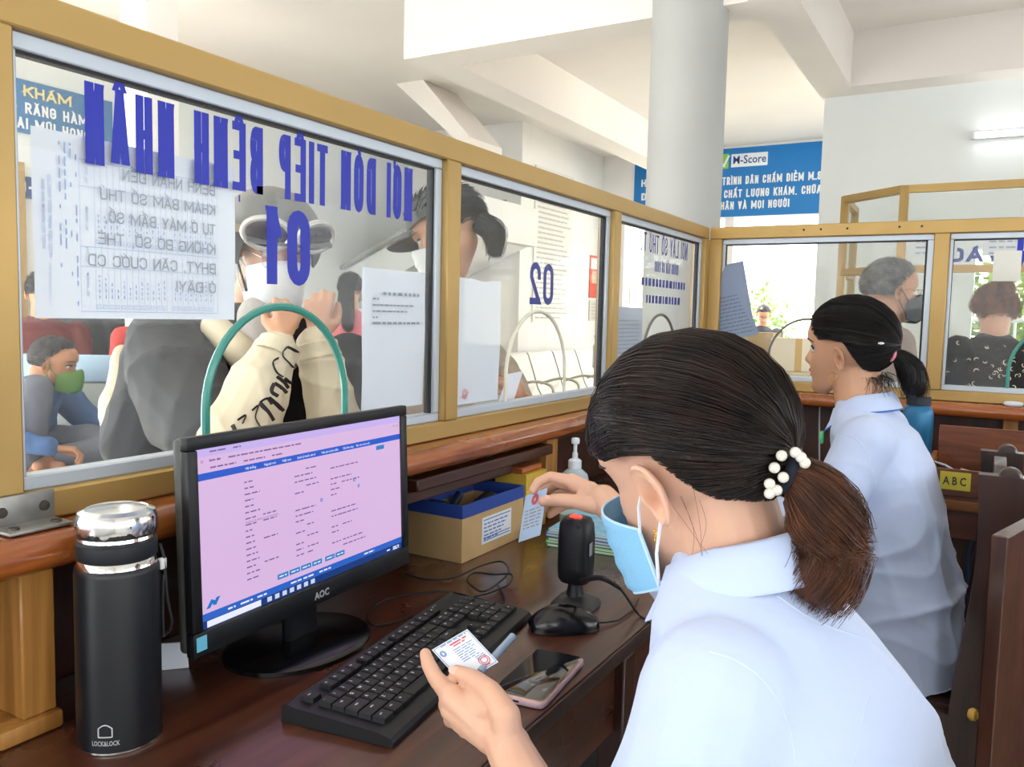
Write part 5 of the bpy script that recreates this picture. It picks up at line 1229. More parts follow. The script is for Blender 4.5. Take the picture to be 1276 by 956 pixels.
# ================================================================== second clerk and her corner
H2 = Matrix.Translation((-.317, 2.237, 1.182)) @ rot3(80, 1, -10)
w2 = thing('person', 'clerk in white coat with black ponytail and hoop earring sitting further back', 'person', (-.2, 2.24, 0))
nk = Vector((-.275, 2.238, 1.045))
b = MB(); head_core(b, H2, 1., nk); b.cap(nk, (-.25, 2.238, .97), .060, .05)
hd = remesh(b, .0026, 4)
b = MB(); el2, wl2 = Vector((-.33, 2.02, .76)), Vector((-.56, 2.10, .80))
hand(b, hframe(wl2, (-.70, 2.16, .79), (0, .1, 1)), 1, [(15, 25, 15)]*4, .92); b.chain([wl2, el2], [.022, .036])
er2, wr2 = Vector((-.33, 2.46, .78)), Vector((-.56, 2.38, .80)); hand(b, hframe(wr2, (-.70, 2.34, .79), (0, -.1, 1)), -1, [(15, 25, 15)]*4, .92); b.chain([wr2, er2], [.022, .036])
hh = remesh(b, .003, 4)
b = MB(); torso_rings(b, [(-.14, 2.24, .46, .15, .11), (-.17, 2.24, .66, .13, .09), (-.23, 2.24, .88, .14, .085), (-.26, 2.24, .97, .12, .065)], 90)
for y in (2.15, 2.33): b.chain([(-.16, y, .47), (-.56, y, .46), (-.54, y, .10)], [.07, .052, .036]); b.chain([(-.54, y, .08), (-.66, y, .035)], [.036, .024])
bd = remesh(b, .007, 3)
body = wobj('body', join(hd, hh, bd, *[MB().add([tuple(H2 @ Vector(v)) for v in ear(sd).v], ear(sd).f) for sd in (-1, 1)]).mesh('body', 180), M_skin2, w2)
eyes_brows(w2, H2)
for z_, h_ in ((-.0565, .0042), (-.068, .0048)):
    wobj('lip', MB().tube([H2 @ Vector((x, face_y(x, z_)-.0015, z_)) for x in [-.02+.04*k/8 for k in range(9)]], [.001, .003, .004, .0044, h_, .0044, .004, .003, .001], 8), M_lips, body)
HC2, HR2 = (0, -.016, .036), (.085, .108, .098)
left = [[(-.04, -.70, -.98)], [(-.35, -.68, -.92)], [(-.62, -.60, -.95)], [(-.84, -.46, -.80)], [(-.93, -.33, -.54)], [(-1.0, -.05, .02)], [(-.95, .30, .06), (-1.0, -.03, .08)], [(-.86, .50, .02), (-.99, .05, .16)], [(-.74, .66, .14), (-.93, .1, .3)], [(-.55, .78, .34)], [(-.3, .84, .48)], [(-.05, .86, .52)], [(0, .86, .52)]]
und, st = pulled_hair(H2, left+[[(-p[0], p[1], p[2]) for p in q] for q in left[::-1]], (0, -.99, -.14), HC2, HR2, 2600, 11, .0006, .0016, .006)
M_hair2 = hairmat('hair_black', '#14100f', '#060505', .36)
hair = wobj('hair', und, M_hair2, w2, smooth=180); wobj('hair_strands', st, M_hair2, hair, smooth=180, kind='stuff')
T2 = H2 @ ellip((0, -.99, -.14), HC2, HR2); td = (T2-Vector(CAM)).dot(Vector(_fw)); T2 = at(1112, 443, td)
pt = [T2, at(1122, 446, td), at(1134, 460, td), at(1139, 478, td), at(1140, 496, td)]
core, st = tail_hair(pt, [.011, .022, .032, .032, .022], 700, 6, .0007, endjit=.012)
tl = wobj('ponytail', core, M_hair2, w2, smooth=180); wobj('ponytail_strands', st, M_hair2, tl, smooth=180, kind='stuff')
# short hair wisps hanging at the nape
wi = MB(); rg = random.Random(9)
for k in range(110):
    a = H2 @ Vector((rg.uniform(-.055, .03), -.075+rg.uniform(-.02, .02), -.055)); e = a+Vector((rg.uniform(-.01, .045), rg.uniform(-.02, .02), -rg.uniform(.015, .045))); wi.tube(smoothpath([a, a.lerp(e, .5)+Vector((.006, 0, .003)), e], 3), .0005, 3, cap=False)
wobj('nape_strands', wi, M_hair2, hair, smooth=180, kind='stuff')
tn = (pt[1]-pt[0]).normalized(); xx = tn.orthogonal().normalized(); yy = tn.cross(xx)
wobj('hair_tie', MB().tube([T2+(xx*math.cos(t)+yy*math.sin(t))*.013 for t in [2*PI*k/24 for k in range(24)]], .0035, 8, closed=True), mat('pink_band', '#e28aa0', .6), w2)
wobj('hair_clip', MB().sphere(at(1098, 428, td-.07), (.007, .004, .003)), mat('clip_white', '#e8e6f2', .2), w2)
er_ = H2 @ Vector((-.084, .004, -.043)); wobj('earring', MB().tube([er_+Vector((.010*math.cos(t), 0, .013*math.sin(t)-.010)) for t in [2*PI*k/24 for k in range(24)]], .0009, 6, closed=True), mat('gold_jewel', '#d8a84c', .2, metal=1.), w2)
b = MB()
torso_rings(b, [(-.16, 2.24, .40, .20, .165), (-.155, 2.24, .50, .195, .155), (-.165, 2.24, .64, .18, .135), (-.19, 2.24, .78, .185, .13), (-.215, 2.24, .90, .19, .12), (-.240, 2.24, .98, .17, .10), (-.262, 2.238, 1.02, .12, .075), (-.272, 2.238, 1.045, .075, .062), (-.274, 2.238, 1.06, .064, .058)], 90)
b.chain([(-.24, 2.09, .965), (-.29, 2.03, .85), tuple(el2)], [.072, .064, .058]); b.chain([tuple(el2), tuple(el2.lerp(wl2, .8))], [.056, .042])
b.chain([(-.24, 2.39, .965), tuple(er2)], [.072, .058]); b.chain([tuple(er2), tuple(er2.lerp(wr2, .8))], [.056, .042])
coat = remesh(b, .006, 5); folds(coat, .024, 9, freq=12, mask=lambda c: np.clip((1.02-c[:, 2])*3, 0.1, 1))
cw2 = wobj('white_coat', coat, M_coat, w2, smooth=180)
collar(w2, (-.275, 2.238, 1.04), .060, .07, 1.04, .034, .012, M_coat, M_piping, 90, .98, .7, .024, .030)
wobj('seam', MB().tube(on_surface(cw2, pixpath([(1046, 540), (1068, 548), (1082, 570), (1086, 600)]), -.0008), .0016, 6), M_coat_seam, cw2)
wobj('badge_clip', MB().cbox(at(1024, 545, 2.02), (.006, .02, .03), None, .002), mat('badge_green', '#3bbf6e', .4), w2)
b = MB(); torso_rings(b, [(-.18, 2.24, .40, .20, .14), (-.3, 2.24, .45, .19, .09)], 90)
for y in (2.15, 2.33): b.chain([(-.2, y, .50), (-.56, y, .49), (-.555, y, .12)], [.09, .068, .055])
wobj('trousers', remesh(b, .009, 3), M_navycloth, w2, smooth=180)
for y in (2.15, 2.33): wobj('shoe', MB().sphere((-.64, y, .035), (.12, .042, .0345), None, 18, 10), M_blackm, w2)
# ---- wooden chairs
M_chair = wood('chair_wood', '#3a2018', '#1d0f0b', 'Z', .3, .4)
def chair(M, lab):
    t = thing('chair', lab, 'chair', M, group='clerks chairs')
    obj('seat', MB().box((-.42, -.21, .375), (.0, .21, .40), bev=.008), M_chair, t)
    for sy in (-1, 1):
        prof = []
        for k in range(15):
            z = k/14*.93; x = .02+.035*math.sin((z-.42)*3.6) if z > .42 else .02-.10*(.42-z)**2*2.2
            prof.append((x, z))
        b = MB(); w_ = .021; rings = []
        for k, (x, z) in enumerate(prof):
            d_ = .040 if z < .75 else .040+.008*(z-.75)/.18
            rings.append([(x-d_, sy*.2-w_, z), (x+d_, sy*.2-w_, z), (x+d_, sy*.2+w_, z), (x-d_, sy*.2+w_, z)])
        obj('back_post', b.loft(rings), M_chair, t, smooth=50)
        xt, zt_ = prof[-1]
        obj('scroll', MB().lathe([(.0, -.021), (.018, -.020), (.023, -.014), (.023, .014), (.018, .020), (.0, .021)], 20, Matrix.Translation((xt+.012, sy*.2, zt_-.004)) @ Matrix.Rotation(PI/2, 4, 'X')), M_chair, t)
        obj('leg', MB().box((-.405, sy*.185-.019, 0), (-.365, sy*.185+.019, .375), bev=.004), M_chair, t)
    b = MB(); rings = []
    for k in range(13):
        y = -.18+.36*k/12; h = .035*math.sin(PI*k/12); rings.append([(.03, y, .83-.2*h), (.055, y, .83-.2*h), (.06, y, .905+h), (.035, y, .905+h)])
    obj('top_rail', b.loft(rings), M_chair, t, smooth=40)
    for z_ in (.52,): obj('lower_rail', MB().box((.018, -.18, z_), (.042, .18, z_+.05), bev=.004), M_chair, t)
    for k in range(4): obj('slat', MB().box((.03, -.125+k*.075-.012, .565), (.044, -.125+k*.075+.012, .84), bev=.003), M_chair, t)
    for sy in (-1, 1): obj('apron', MB().box((-.37, sy*.19-.01, .315), (.0, sy*.19+.01, .375)), M_chair, t)
    return t
chair(Matrix.Translation((-.012, 2.26, 0)), 'dark wooden chair with curved back posts behind the second clerk')
chair(Matrix.Translation((.17, .84, 0)), 'dark wooden chair under the clerk with the pearl hair tie')
# ---- table with sorting tray, blue bottle, open cabinet door
M_tray = wood('tray_wood', '#7d4524', '#532a15', 'X', .32, .4); M_trayl = wood('tray_light', '#a56a2f', '#7e4a1e', 'X', .35, .3)
tb = thing('side_table', 'brown wooden side table under the sorting tray', 'table', (.3, 2.6, 0))
wobj('table_top', MB().box((-.30, 2.555, .742), (1.2, 3.11, .77), bev=.004), M_trayl, tb)
wobj('apron', MB().box((-.27, 2.58, .66), (1.17, 2.60, .742), bev=.002, seg=1), M_tray, tb)
for x in (-.28, 1.13):
    for y in (2.575, 3.05): wobj('leg', MB().box((x, y, 0), (x+.045, y+.045, .742), bev=.003, seg=1), M_darkz, tb)
TX0, TX1, TY0, TY1, TZ = -.135, .95, 2.56, 2.85, .7705
ty = thing('sorting_tray', 'wooden sorting tray with yellow letter labels on the side table', 'tray', ((TX0+TX1)/2, (TY0+TY1)/2, TZ))
wobj('base', MB().box((TX0, TY0, TZ), (TX1, TY1, TZ+.010)), M_tray, ty)
wobj('front', MB().box((TX0+.014, TY0, TZ+.0105), (TX1-.014, TY0+.013, TZ+.085), bev=.0015, seg=1), M_tray, ty)
wobj('back', MB().box((TX0+.014, TY1-.014, TZ+.0105), (TX1-.014, TY1, TZ+.175), bev=.0015, seg=1), M_tray, ty)
for x in (TX0, TX1-.013): wobj('side', MB().box((x, TY0, TZ+.0105), (x+.013, TY1, TZ+.095), bev=.0015, seg=1), M_trayl, ty)
for k in range(1, 6): x = TX0+.16*k; wobj('divider', MB().box((x-.004, TY0+.0135, TZ+.0105), (x+.004, TY1-.0145, TZ+.08)), M_tray, ty)
M_yel = mat('yellow_label', '#e3d24a', .6)
for k, s in enumerate(('A B C', 'G H K', 'L M N', 'P Q R')):
    x = TX0+.035+k*.115
    lb = wobj('letter_label', MB().box((x, TY0-.0007, TZ+.028), (x+.075, TY0-.0001, TZ+.078)), M_yel, ty)
    b = MB(); text(s, Matrix(((1, 0, 0, x+.008), (0, 0, -1, TY0-.0011), (0, 1, 0, TZ+.042), (0, 0, 0, 1))), .022, .056, .02, b); wobj('letters', b, M_dink, lb, smooth=None)
for k, (x, y, a, lab, cc) in enumerate(((-.075, 2.66, 35, 'white envelope leaning in the first compartment of the sorting tray', '#c3cede'), (.0, 2.63, 12, 'loose white slips lying in the sorting tray beside the envelope', '#d8d6d0'), (.25, 2.65, 20, 'pale papers in the sorting tray further right', '#cfd0cc'))):
    wobj('paper_slip', MB().box((-.05, -.03, 0), (.05, .03, .006), Matrix.Translation((x, y, TZ+.062)) @ rotz(math.radians(a)) @ Matrix.Rotation(math.radians(28 if k == 0 else 10), 4, 'Y'), bev=.001), mat('slip_%d' % k, cc, .7), label=lab, cat='paper')
bp_ = at(1140, 560, 2.62); BB = Matrix.Translation((bp_.x, 2.93, .7705))
bt = thing('water_bottle', 'tall blue metal water bottle with dark cap behind the second clerk', 'bottle', BB)
M_bt = mat('bottle_blue', '#1f6f9e', .35, metal=.2)
obj('body', MB().lathe([(.043, 0), (.0455, .003), (.0455, .195), (.042, .212), (.033, .222), (.031, .224)], 36), M_bt, bt)
obj('cap', MB().lathe([(.034, .2245), (.036, .226), (.036, .250), (.034, .2515)], 36), mat('cap_dark', '#1d2a36', .5), bt)
obj('cap_ring', MB().lathe([(.0325, .222), (.0345, .2225), (.0345, .2245)], 36), mat('ring_blue', '#2f5f8f', .4), bt)
# cabinet with open door at the right edge
cd0 = at(1243, 800, 1.55)
cb_ = thing('cabinet', 'brown wooden cabinet with open door and yellow knob at the right edge', 'cabinet', (.3, 1.75, 0))
M_door = wood('door_wood', '#54301f', '#381c12', 'Z', .35, .3)
dr = thing('door', None, None, Matrix.Translation((.115, 1.66, .2))); dr.parent = cb_; dr.matrix_basis = WM[cb_].inverted() @ WM[dr]
DM = Matrix.Translation((.030, 1.50, .10)) @ rotz(math.radians(74))
def dobj(n, mb, m, par): return wobj(n, mb.mesh(n, 30), m, par)
dobj('door_panel', MB().box((0, -.012, 0), (.34, .012, .82), DM, bev=.002, seg=1), M_door, dr)
dobj('knob', MB().lathe([(.004, 0), (.004, .012), (.010, .016), (.011, .022), (.007, .027), (0, .028)], 18, DM @ Matrix.Translation((.045, .012, .50)) @ Matrix.Rotation(-PI/2, 4, 'X')), mat('yellow_knob', '#d8b04a', .35), dr)
dobj('lock_plate', MB().box((-.0012, -.007, .36), (-.0002, .007, .43), DM), M_screw, dr)
dobj('pull_ring', MB().tube([(.035+.014*math.cos(t), .014, .33+.014*math.sin(t)) for t in [2*PI*k/20 for k in range(20)]], .0022, 6, closed=True, M=DM), mat('ring_glass', '#6f8f88', .3), dr)
wobj('carcass', MB().box((.19, 1.86, 0), (.70, 2.30, .88)), M_door, cb_)
wobj('cabinet_top', MB().box((.17, 1.84, .8805), (.72, 2.32, .905), bev=.003), M_tray, cb_)
# cables under the side table, and a white one by the far ledge
for lab, c_, pix, dep in (('blue network cable hanging under the side table', '#1d5f9c', [(1232, 655), (1214, 668), (1206, 700), (1208, 740), (1216, 770)], 2.45), ('green cable hanging under the side table', '#2f8f4c', [(1228, 658), (1226, 690), (1220, 715), (1214, 745), (1216, 780)], 2.43), ('thin white cable hanging below the far ledge', '#c7cbd0', [(1022, 490), (1021, 520), (1021, 560), (1022, 620)], 2.85)):
    wobj('cable', MB().tube(smoothpath([(ony(x, y, 3.228) if 'white' in lab else at(x, y, dep)) for x, y in pix], 6), .004 if 'white' not in lab else .003, 8), mat('cable_'+c_[1:], c_, .5), label=lab, cat='cable')
# second desk in front of the second clerk
d2 = thing('desk', 'dark brown wooden desk in front of the second clerk', 'desk', (-.75, 2.5, 0))
wobj('desktop', MB().box((-1.058, 2.045, .722), (-.52, 3.05, ZD), bev=.006), M_desk, d2)
for x in (-1.04, -.57):
    for y in (2.07, 2.98): wobj('leg', MB().box((x, y, 0), (x+.045, y+.045, .7215), bev=.003, seg=1), M_darkz, d2)
wobj('apron', MB().box((-.56, 2.08, .60), (-.54, 3.02, .7215)), M_desk, d2)
# ================================================================== people beyond the glass
def short_hair(root, M, s, m, seed=1, n=900, hairline=.42, grow=.004, low=-.30):
    """short combed hair: cap + short strands"""
    C_, R_ = (0, -.015, .032), (.079, .101, .092); rg = random.Random(seed)
    def inside(d): return d.z > (low if d.y < .0 else low+(hairline-low)*min(1, d.y/.65)**.7)
    cap = MB(); nu, nv = 44, 24; idx = {}; vs_ = []; fs = []
    for j in range(nv+1):
        for i in range(nu):
            th = PI*j/nv-PI/2; a = 2*PI*i/nu; d = Vector((math.cos(th)*math.cos(a), math.cos(th)*math.sin(a), math.sin(th)))
            if inside(d): idx[j, i] = len(vs_); vs_.append(M @ (ellip(d, C_, [r+.002 for r in R_])*s))
    for j in range(nv):
        for i in range(nu):
            q = [(j, i), (j, (i+1) % nu), (j+1, (i+1) % nu), (j+1, i)]
            if all(k in idx for k in q): fs.append(tuple(idx[k] for k in q))
    cap.add([tuple(v) for v in vs_], fs); h = wobj('hair', cap, m, root, smooth=180)
    st = MB()
    for k in range(int(n*2.2)):
        while True:
            d = Vector((rg.gauss(0, 1), rg.gauss(0, 1), rg.gauss(0, 1))).normalized()
            if inside(d): break
        p = ellip(d, C_, R_); back = Vector((d.x*.3, -.6, .25-.5*max(0, -d.y))); back = (back-d*back.dot(d)); e = p+back.normalized()*rg.uniform(.018, .034)+d*(grow+.003)*rg.uniform(.3, 2)
        st.tube([M @ (q*s) for q in (p, p.lerp(e, .5)+d*.003, e)], [.0013, .0012, .0004], 3, cap=False)
    wobj('hair_strands', st, m, h, smooth=180, kind='stuff'); return h
def figure(label, base, H, hs, neck, rings, yaw, arms, legs, skin, shirt, trous, vox=.006, sleeve=.052, cuff=.9, fold=.014, seed=1, shoes=None, ears=True, shirtname='shirt', feet=True):
    """clothed figure; arms: (shoulder, elbow, wrist, hand matrix|None, side, curls); legs: (hip, knee, ankle, toe)"""
    t = thing('person', label, 'person', base)
    b = MB(); head_core(b, H, hs, neck); b.cap(neck, Vector(neck)+Vector((0, 0, -.08)), .058*hs, .06*hs)
    for sh, el, wr, hm, sd, cu in arms:
        b.chain([sh, el, wr], [.045, .040, .024])
        if hm is not None: hand(b, hm, sd, cu, .95)
    r2 = [(r[0], r[1], r[2], r[3]*.8, r[4]*.8) for r in rings]; torso_rings(b, r2, yaw)
    for hp, kn, an, to in legs:
        b.chain([hp, kn, an], [.072, .052, .036])
        if to is not None: b.chain([an, to], [.036, .026])
    me = remesh(b, vox*.72, 3)
    src = [me]
    if ears: src += [MB().add([tuple(H @ Vector(v)) for v in ear(sd, hs).v], ear(sd).f) for sd in (-1, 1)]
    body = wobj('body', join(*src).mesh('body', 180), skin, t)
    b = MB(); torso_rings(b, rings, yaw)
    for sh, el, wr, hm, sd, cu in arms: b.chain([sh, el, Vector(el).lerp(Vector(wr), cuff)], [sleeve*1.35, sleeve*1.1, sleeve*.82])
    me = remesh(b, vox, 4); folds(me, fold, seed, freq=12); sh_ = wobj(shirtname, me, shirt, t, smooth=180)
    if legs:
        b = MB()
        for hp, kn, an, to in legs: b.chain([hp, kn, Vector(kn).lerp(Vector(an), .9)], [.10, .075, .062])
        b.cap(legs[0][0], legs[-1][0], .105, .105)
        me = remesh(b, vox*1.3, 3); folds(me, .012, seed+3, freq=11); wobj('trousers', me, trous, t, smooth=180)
    return t, body, sh_
# ---- rider with helmet leaning on the counter
M_cream = mat('cream_nylon', '#d8cfb4', .6, bump=.1, bscale=20); M_dgrey = mat('dark_grey_nylon', '#222329', .75, bump=.03, bscale=60); M_bk = mat('black_cloth', '#15151a', .8)
dh = 2.02
hc = at(338, 312, dh); toward = (Vector((0.1, .55, 1.25))-hc); yawh = math.degrees(math.atan2(-toward.x, toward.y))
Hm = Matrix.Translation(hc) @ rot3(yawh+4, -14, 0)
shR, shL = at(205, 440, 2.02), at(432, 452, 2.16); mid = (shR+shL)/2
elR, elL = at(287, 560, 1.62), at(424, 560, 1.80); wrR, wrL = at(352, 425, 1.72), at(394, 424, 1.80)
upc = Vector((mid.x, mid.y, 0)); ry = math.degrees(math.atan2(-(Vector((.2, .6, 0))-upc).x, (Vector((.2, .6, 0))-upc).y))
bx, by = mid.x-.04, mid.y+.02
hmR = hframe(wrR, at(366, 352, 1.80), at(345, 380, 1.60)-at(345, 380, 1.80)); hmL = hframe(wrL, at(398, 350, 1.84), at(400, 380, 1.60)-at(400, 380, 1.80))
rings = [(bx-.05, by+.03, .80, .20, .13), (bx-.05, by+.03, .95, .20, .135), (bx-.02, by+.01, 1.08, .215, .135), (bx+.0, by, 1.17, .21, .125), (bx+.02, by-.01, 1.23, .15, .09), (bx+.02, by-.01, 1.265, .07, .065)]
hipz = .80
legs = [(Vector((bx-.07, by-.05, .82)), Vector((bx-.05, by-.08, .46)), Vector((bx-.08, by-.1, .08)), Vector((bx+.03, by-.16, .035))), (Vector((bx-.03, by+.13, .82)), Vector((bx-.01, by+.13, .46)), Vector((bx-.04, by+.13, .08)), Vector((bx+.07, by+.06, .035)))]
pr1, body, jk = figure('rider in grey helmet with goggles and cream and black jacket leaning at the counter', (bx, by, 0), Hm, 1., (bx+.03, by-.01, 1.29), rings, ry,
    [(shR, elR, wrR, hmR, -1, [(38, 50, 30), (42, 52, 30), (46, 55, 30), (50, 58, 30)]), (shL, elL, wrL, hmL, 1, [(30, 50, 30), (34, 52, 30), (38, 55, 30), (42, 58, 30)])], legs, M_skin2, M_bk, M_bk, .006, .062, .35, .014, 3, shirtname='jacket')
# cream sleeves, grey shoulder and cream panels over the black jacket
b = MB(); b.chain([elR.lerp(shR, .12), elR, elR.lerp(wrR, .55), wrR.lerp(elR, .12)], [.074, .076, .066, .048]); me = remesh(b, .005, 3); folds(me, .016, 5, freq=16); slR = wobj('cream_sleeve', me, M_cream, pr1, smooth=180)
b = MB(); b.chain([elL.lerp(wrL, .12), elL.lerp(wrL, .5), wrL.lerp(elL, .06)], [.066, .060, .047]); me = remesh(b, .005, 3); folds(me, .014, 6, freq=16); wobj('cream_sleeve', me, M_cream, pr1, smooth=180)
for w_, e_, nm in ((wrR, elR, 0), (wrL, elL, 1)):
    d_ = (w_-e_).normalized(); x_ = d_.orthogonal().normalized(); y_ = d_.cross(x_); c_ = w_-d_*.018
    wobj('cuff', MB().tube([c_+d_*q for q in (-.022, -.012, 0, .010, .014)], [.049, .046, .044, .045, .040], 20, cap=False), M_cream, pr1)
b = MB(); b.chain([shR+Vector((0, 0, .03)), shR.lerp(elR, .5)+Vector((-.02, 0, -.01)), elR.lerp(shR, .10)], [.098, .112, .086]); b.chain([shR, at(185, 545, 2.08)], [.10, .11]); b.cap(shR+Vector((0, 0, -.02)), at(235, 480, 1.98), .09, .09)
me = remesh(b, .006, 4); folds(me, .016, 8, freq=9); wobj('grey_shoulder', me, M_dgrey, pr1, smooth=180)
b = MB(); b.chain([at(150, 500, 2.16), at(165, 545, 2.14), at(195, 556, 2.08)], [.055, .075, .06]); b.chain([at(152, 440, 2.2), at(150, 500, 2.16)], [.03, .05])
me = remesh(b, .007, 3); folds(me, .012, 2, freq=10); wobj('cream_hem', me, M_cream, pr1, smooth=180)
b = MB(); b.chain([at(268, 408, 1.96), at(300, 440, 1.90), at(318, 470, 1.90)], [.034, .038, .03]); wobj('cream_lapel', remesh(b, .005, 3), M_cream, pr1, smooth=180)
b = MB(); b.chain([at(322, 395, 1.97), at(325, 450, 1.96)], [.05, .06]); wobj('grey_shirt_front', remesh(b, .005, 3), mat('light_grey_cloth', '#b8b4b0', .8), pr1, smooth=180)
# lettering printed down the cream sleeve
lt = MB()
strk = [[(358, 433), (352, 443), (362, 455), (372, 466)], [(358, 433), (366, 437), (374, 444)], [(347, 447), (340, 452), (344, 464), (352, 470)], [(372, 466), (364, 478), (354, 472)], [(344, 470), (352, 476), (358, 484)], [(341, 478), (349, 483), (356, 490)], [(341, 478), (338, 488), (346, 494)], [(334, 496), (344, 504), (352, 512)], [(324, 502), (332, 497), (338, 504)], [(324, 502), (334, 514), (340, 524)], [(314, 512), (322, 506), (318, 520), (324, 532)], [(296, 524), (306, 518), (302, 528)], [(290, 530), (293, 538)]]
for q in strk:
    P_ = on_surface(slR, pixpath(q, 5), .0015)
    if len(P_) > 1: lt.tube(P_, .0048, 5, flat=.3)
wobj('sleeve_lettering', lt, mat('black_print', '#2a2625', .7), slR, smooth=60)
# helmet with goggles
hl = thing('helmet', None, None, Hm); hl.parent = pr1; hl.matrix_basis = WM[pr1].inverted() @ Hm
M_helm = mat('helmet_grey', '#6f7272', .45, var=.2, vscale=18)
b = MB(); nu, nv = 40, 20; vs_ = []; fs = []
for j in range(nv+1):
    th = math.radians(-30+120*j/nv)
    for i in range(nu):
        a = 2*PI*i/nu; d = Vector((math.cos(th)*math.cos(a), math.cos(th)*math.sin(a), math.sin(th)))
        lo = .0 if d.y < .3 else .035
        p = Vector((d.x*.122, -.012+d.y*.142, .030+d.z*.122)); p.z = max(p.z, .045 if d.y > .45 else (-.03 if abs(d.x) > .3 else -.05)); vs_.append(p)
for j in range(nv):
    for i in range(nu): fs.append((j*nu+i, j*nu+(i+1) % nu, (j+1)*nu+(i+1) % nu, (j+1)*nu+i))
obj('shell', MB().add(vs_, fs).loft([[v*.95+Vector((0, 0, .001)) for v in vs_[:nu]], vs_[:nu]], False, False), M_helm, hl, Hm, smooth=180)
obj('peak', MB().loft([[Vector((x*1.0, .118+dy*(1-(x/.1)**2*.6), .048+dz)) for x in [-.1+.2*k/14 for k in range(15)]] for dy, dz in ((0, .004), (.045, -.006), (.043, -.010), (0, -.002))], closed=False), M_helm, hl, Hm, smooth=60)
gw, gh = .052, .036
for sx in (-1, 1):
    G = Matrix.Translation((sx*.056, .128, .062)) @ rotz(-sx*.38) @ Matrix.Rotation(math.radians(-12), 4, 'X')
    obj('goggle_frame', MB().tube([G @ Vector((gw*math.cos(t), .006, gh*math.sin(t))) for t in [2*PI*k/30 for k in range(30)]], .0075, 8, closed=True), mat('goggle_white', '#c9ccca', .25, metal=.5), hl, Hm, smooth=60)
    obj('goggle_lens', MB().sphere((0, .004, 0), (gw, .010, gh), G, 24, 12), mat('lens_dark', '#2a2730', .08, coat=.6), hl, Hm, smooth=180)
obj('goggle_strap', MB().tube([Vector((.132*math.cos(t), -.012+.150*math.sin(t), .060)) for t in [math.radians(-230+280*k/30) for k in range(31)]], .011, 6, flat=.4), mat('strap_tan', '#8a7f68', .8), hl, Hm, smooth=60)
obj('side_box', MB().box((.118, .02, .01), (.136, .075, .075), bev=.006), mat('dark_grey_box', '#3c3f40', .5), hl, Hm)
obj('chin_strap', MB().tube([Vector((sx*.09, .0, .0)) for sx in (-1,)]+[Vector((-.07, .05, -.09)), Vector((0, .06, -.135)), Vector((.07, .05, -.09)), Vector((.09, 0, 0))], .005, 6, flat=.4), M_bk, hl, Hm)
eyes_brows(pr1, Hm)
surgical_mask(pr1, Hm, 1.05, '#dfe3e4', hw=.064, sides=.03, pleat=False, bulge=.016, zbot=-.12)
gl = MB()
for sx in (-1, 1): gl.tube([Hm @ Vector((sx*.033+.026*math.cos(t), .112, -.002+.022*math.sin(t))) for t in [2*PI*k/24 for k in range(24)]], .0012, 6, closed=True); gl.tube([Hm @ Vector((sx*.058, .110, .002)), Hm @ Vector((sx*.078, .05, .006)), Hm @ Vector((sx*.08, -.005, .006))], .0011, 5)
gl.tube([Hm @ Vector((-.008, .114, .004)), Hm @ Vector((.008, .114, .004))], .0011, 5); wobj('glasses', gl, mat('steel', '#b9bcc0', .3, metal=.9), pr1)
# ---- woman in dark cap behind the post
hc = at(556, 292, 2.28); Hc = Matrix.Translation(hc) @ rot3(112, -28, 6)
cx_, cy_ = hc.x-.10, hc.y+.10
armR = (Vector((cx_+.0, cy_+.17, 1.17)), Vector((-1.36, cy_+.30, 1.06)), onx(652, 498, -1.16), hframe(onx(652, 498, -1.16), onx(636, 465, -1.11), Vector((.5, -.6, .4))), -1, [(25, 30, 20)]*4)
armL = (Vector((cx_-.02, cy_-.17, 1.17)), Vector((cx_+.05, cy_-.2, .92)), Vector((cx_+.16, cy_-.08, 1.0)), None, 1, None)
lg = [(Vector((cx_-.05, cy_+s_*.09, .80)), Vector((cx_-.03, cy_+s_*.09, .45)), Vector((cx_-.06, cy_+s_*.09, .08)), Vector((cx_+.06, cy_+s_*.09, .035))) for s_ in (-1, 1)]
pc, body, _s = figure('woman in dark grey cap bending toward the second window', (cx_, cy_, 0), Hc, .98, Vector((hc.x-.055, hc.y+.04, 1.30)), [(cx_-.04, cy_, .78, .19, .13), (cx_-.03, cy_, .95, .18, .12), (cx_, cy_, 1.12, .19, .12), (cx_+.02, cy_, 1.20, .15, .09), (cx_+.04, cy_+.02, 1.26, .07, .06)], 100, [armR, armL], lg, M_skin2, mat('beige_cardigan', '#b7aa9a', .85), M_navycloth, .007, .05, .9, .012, 4)
M_hairb = hairmat('hair_brown_black', '#2b211c', '#110c0a', .4)
short_hair(pc, Hc, 1.03, M_hairb, 4, 700, .38, .006, -.5)
core, st = tail_hair([Hc @ Vector((-.02, -.10, -.02)), Hc @ Vector((-.03, -.125, -.07)), Hc @ Vector((-.05, -.10, -.13))], [.03, .035, .02], 260, 8, .0008); tl = wobj('ponytail', core, M_hairb, pc, smooth=180); wobj('ponytail_strands', st, M_hairb, tl, smooth=180, kind='stuff')
cp_ = thing('cap', None, None, Hc); cp_.parent = pc; cp_.matrix_basis = WM[pc].inverted() @ Hc
M_cap = mat('cap_grey', '#4b4f50', .85, bump=.2, bscale=150)
b = MB(); rings = []
for j in range(11):
    th = math.radians(5+85*j/10); rings.append([Vector((.092*math.cos(th)*math.cos(a), -.014+.114*math.cos(th)*math.sin(a), .036+.10*math.sin(th))) for a in [2*PI*k/36 for k in range(36)]])
obj('crown', MB().loft(rings, False, True), M_cap, cp_, Hc, smooth=180)
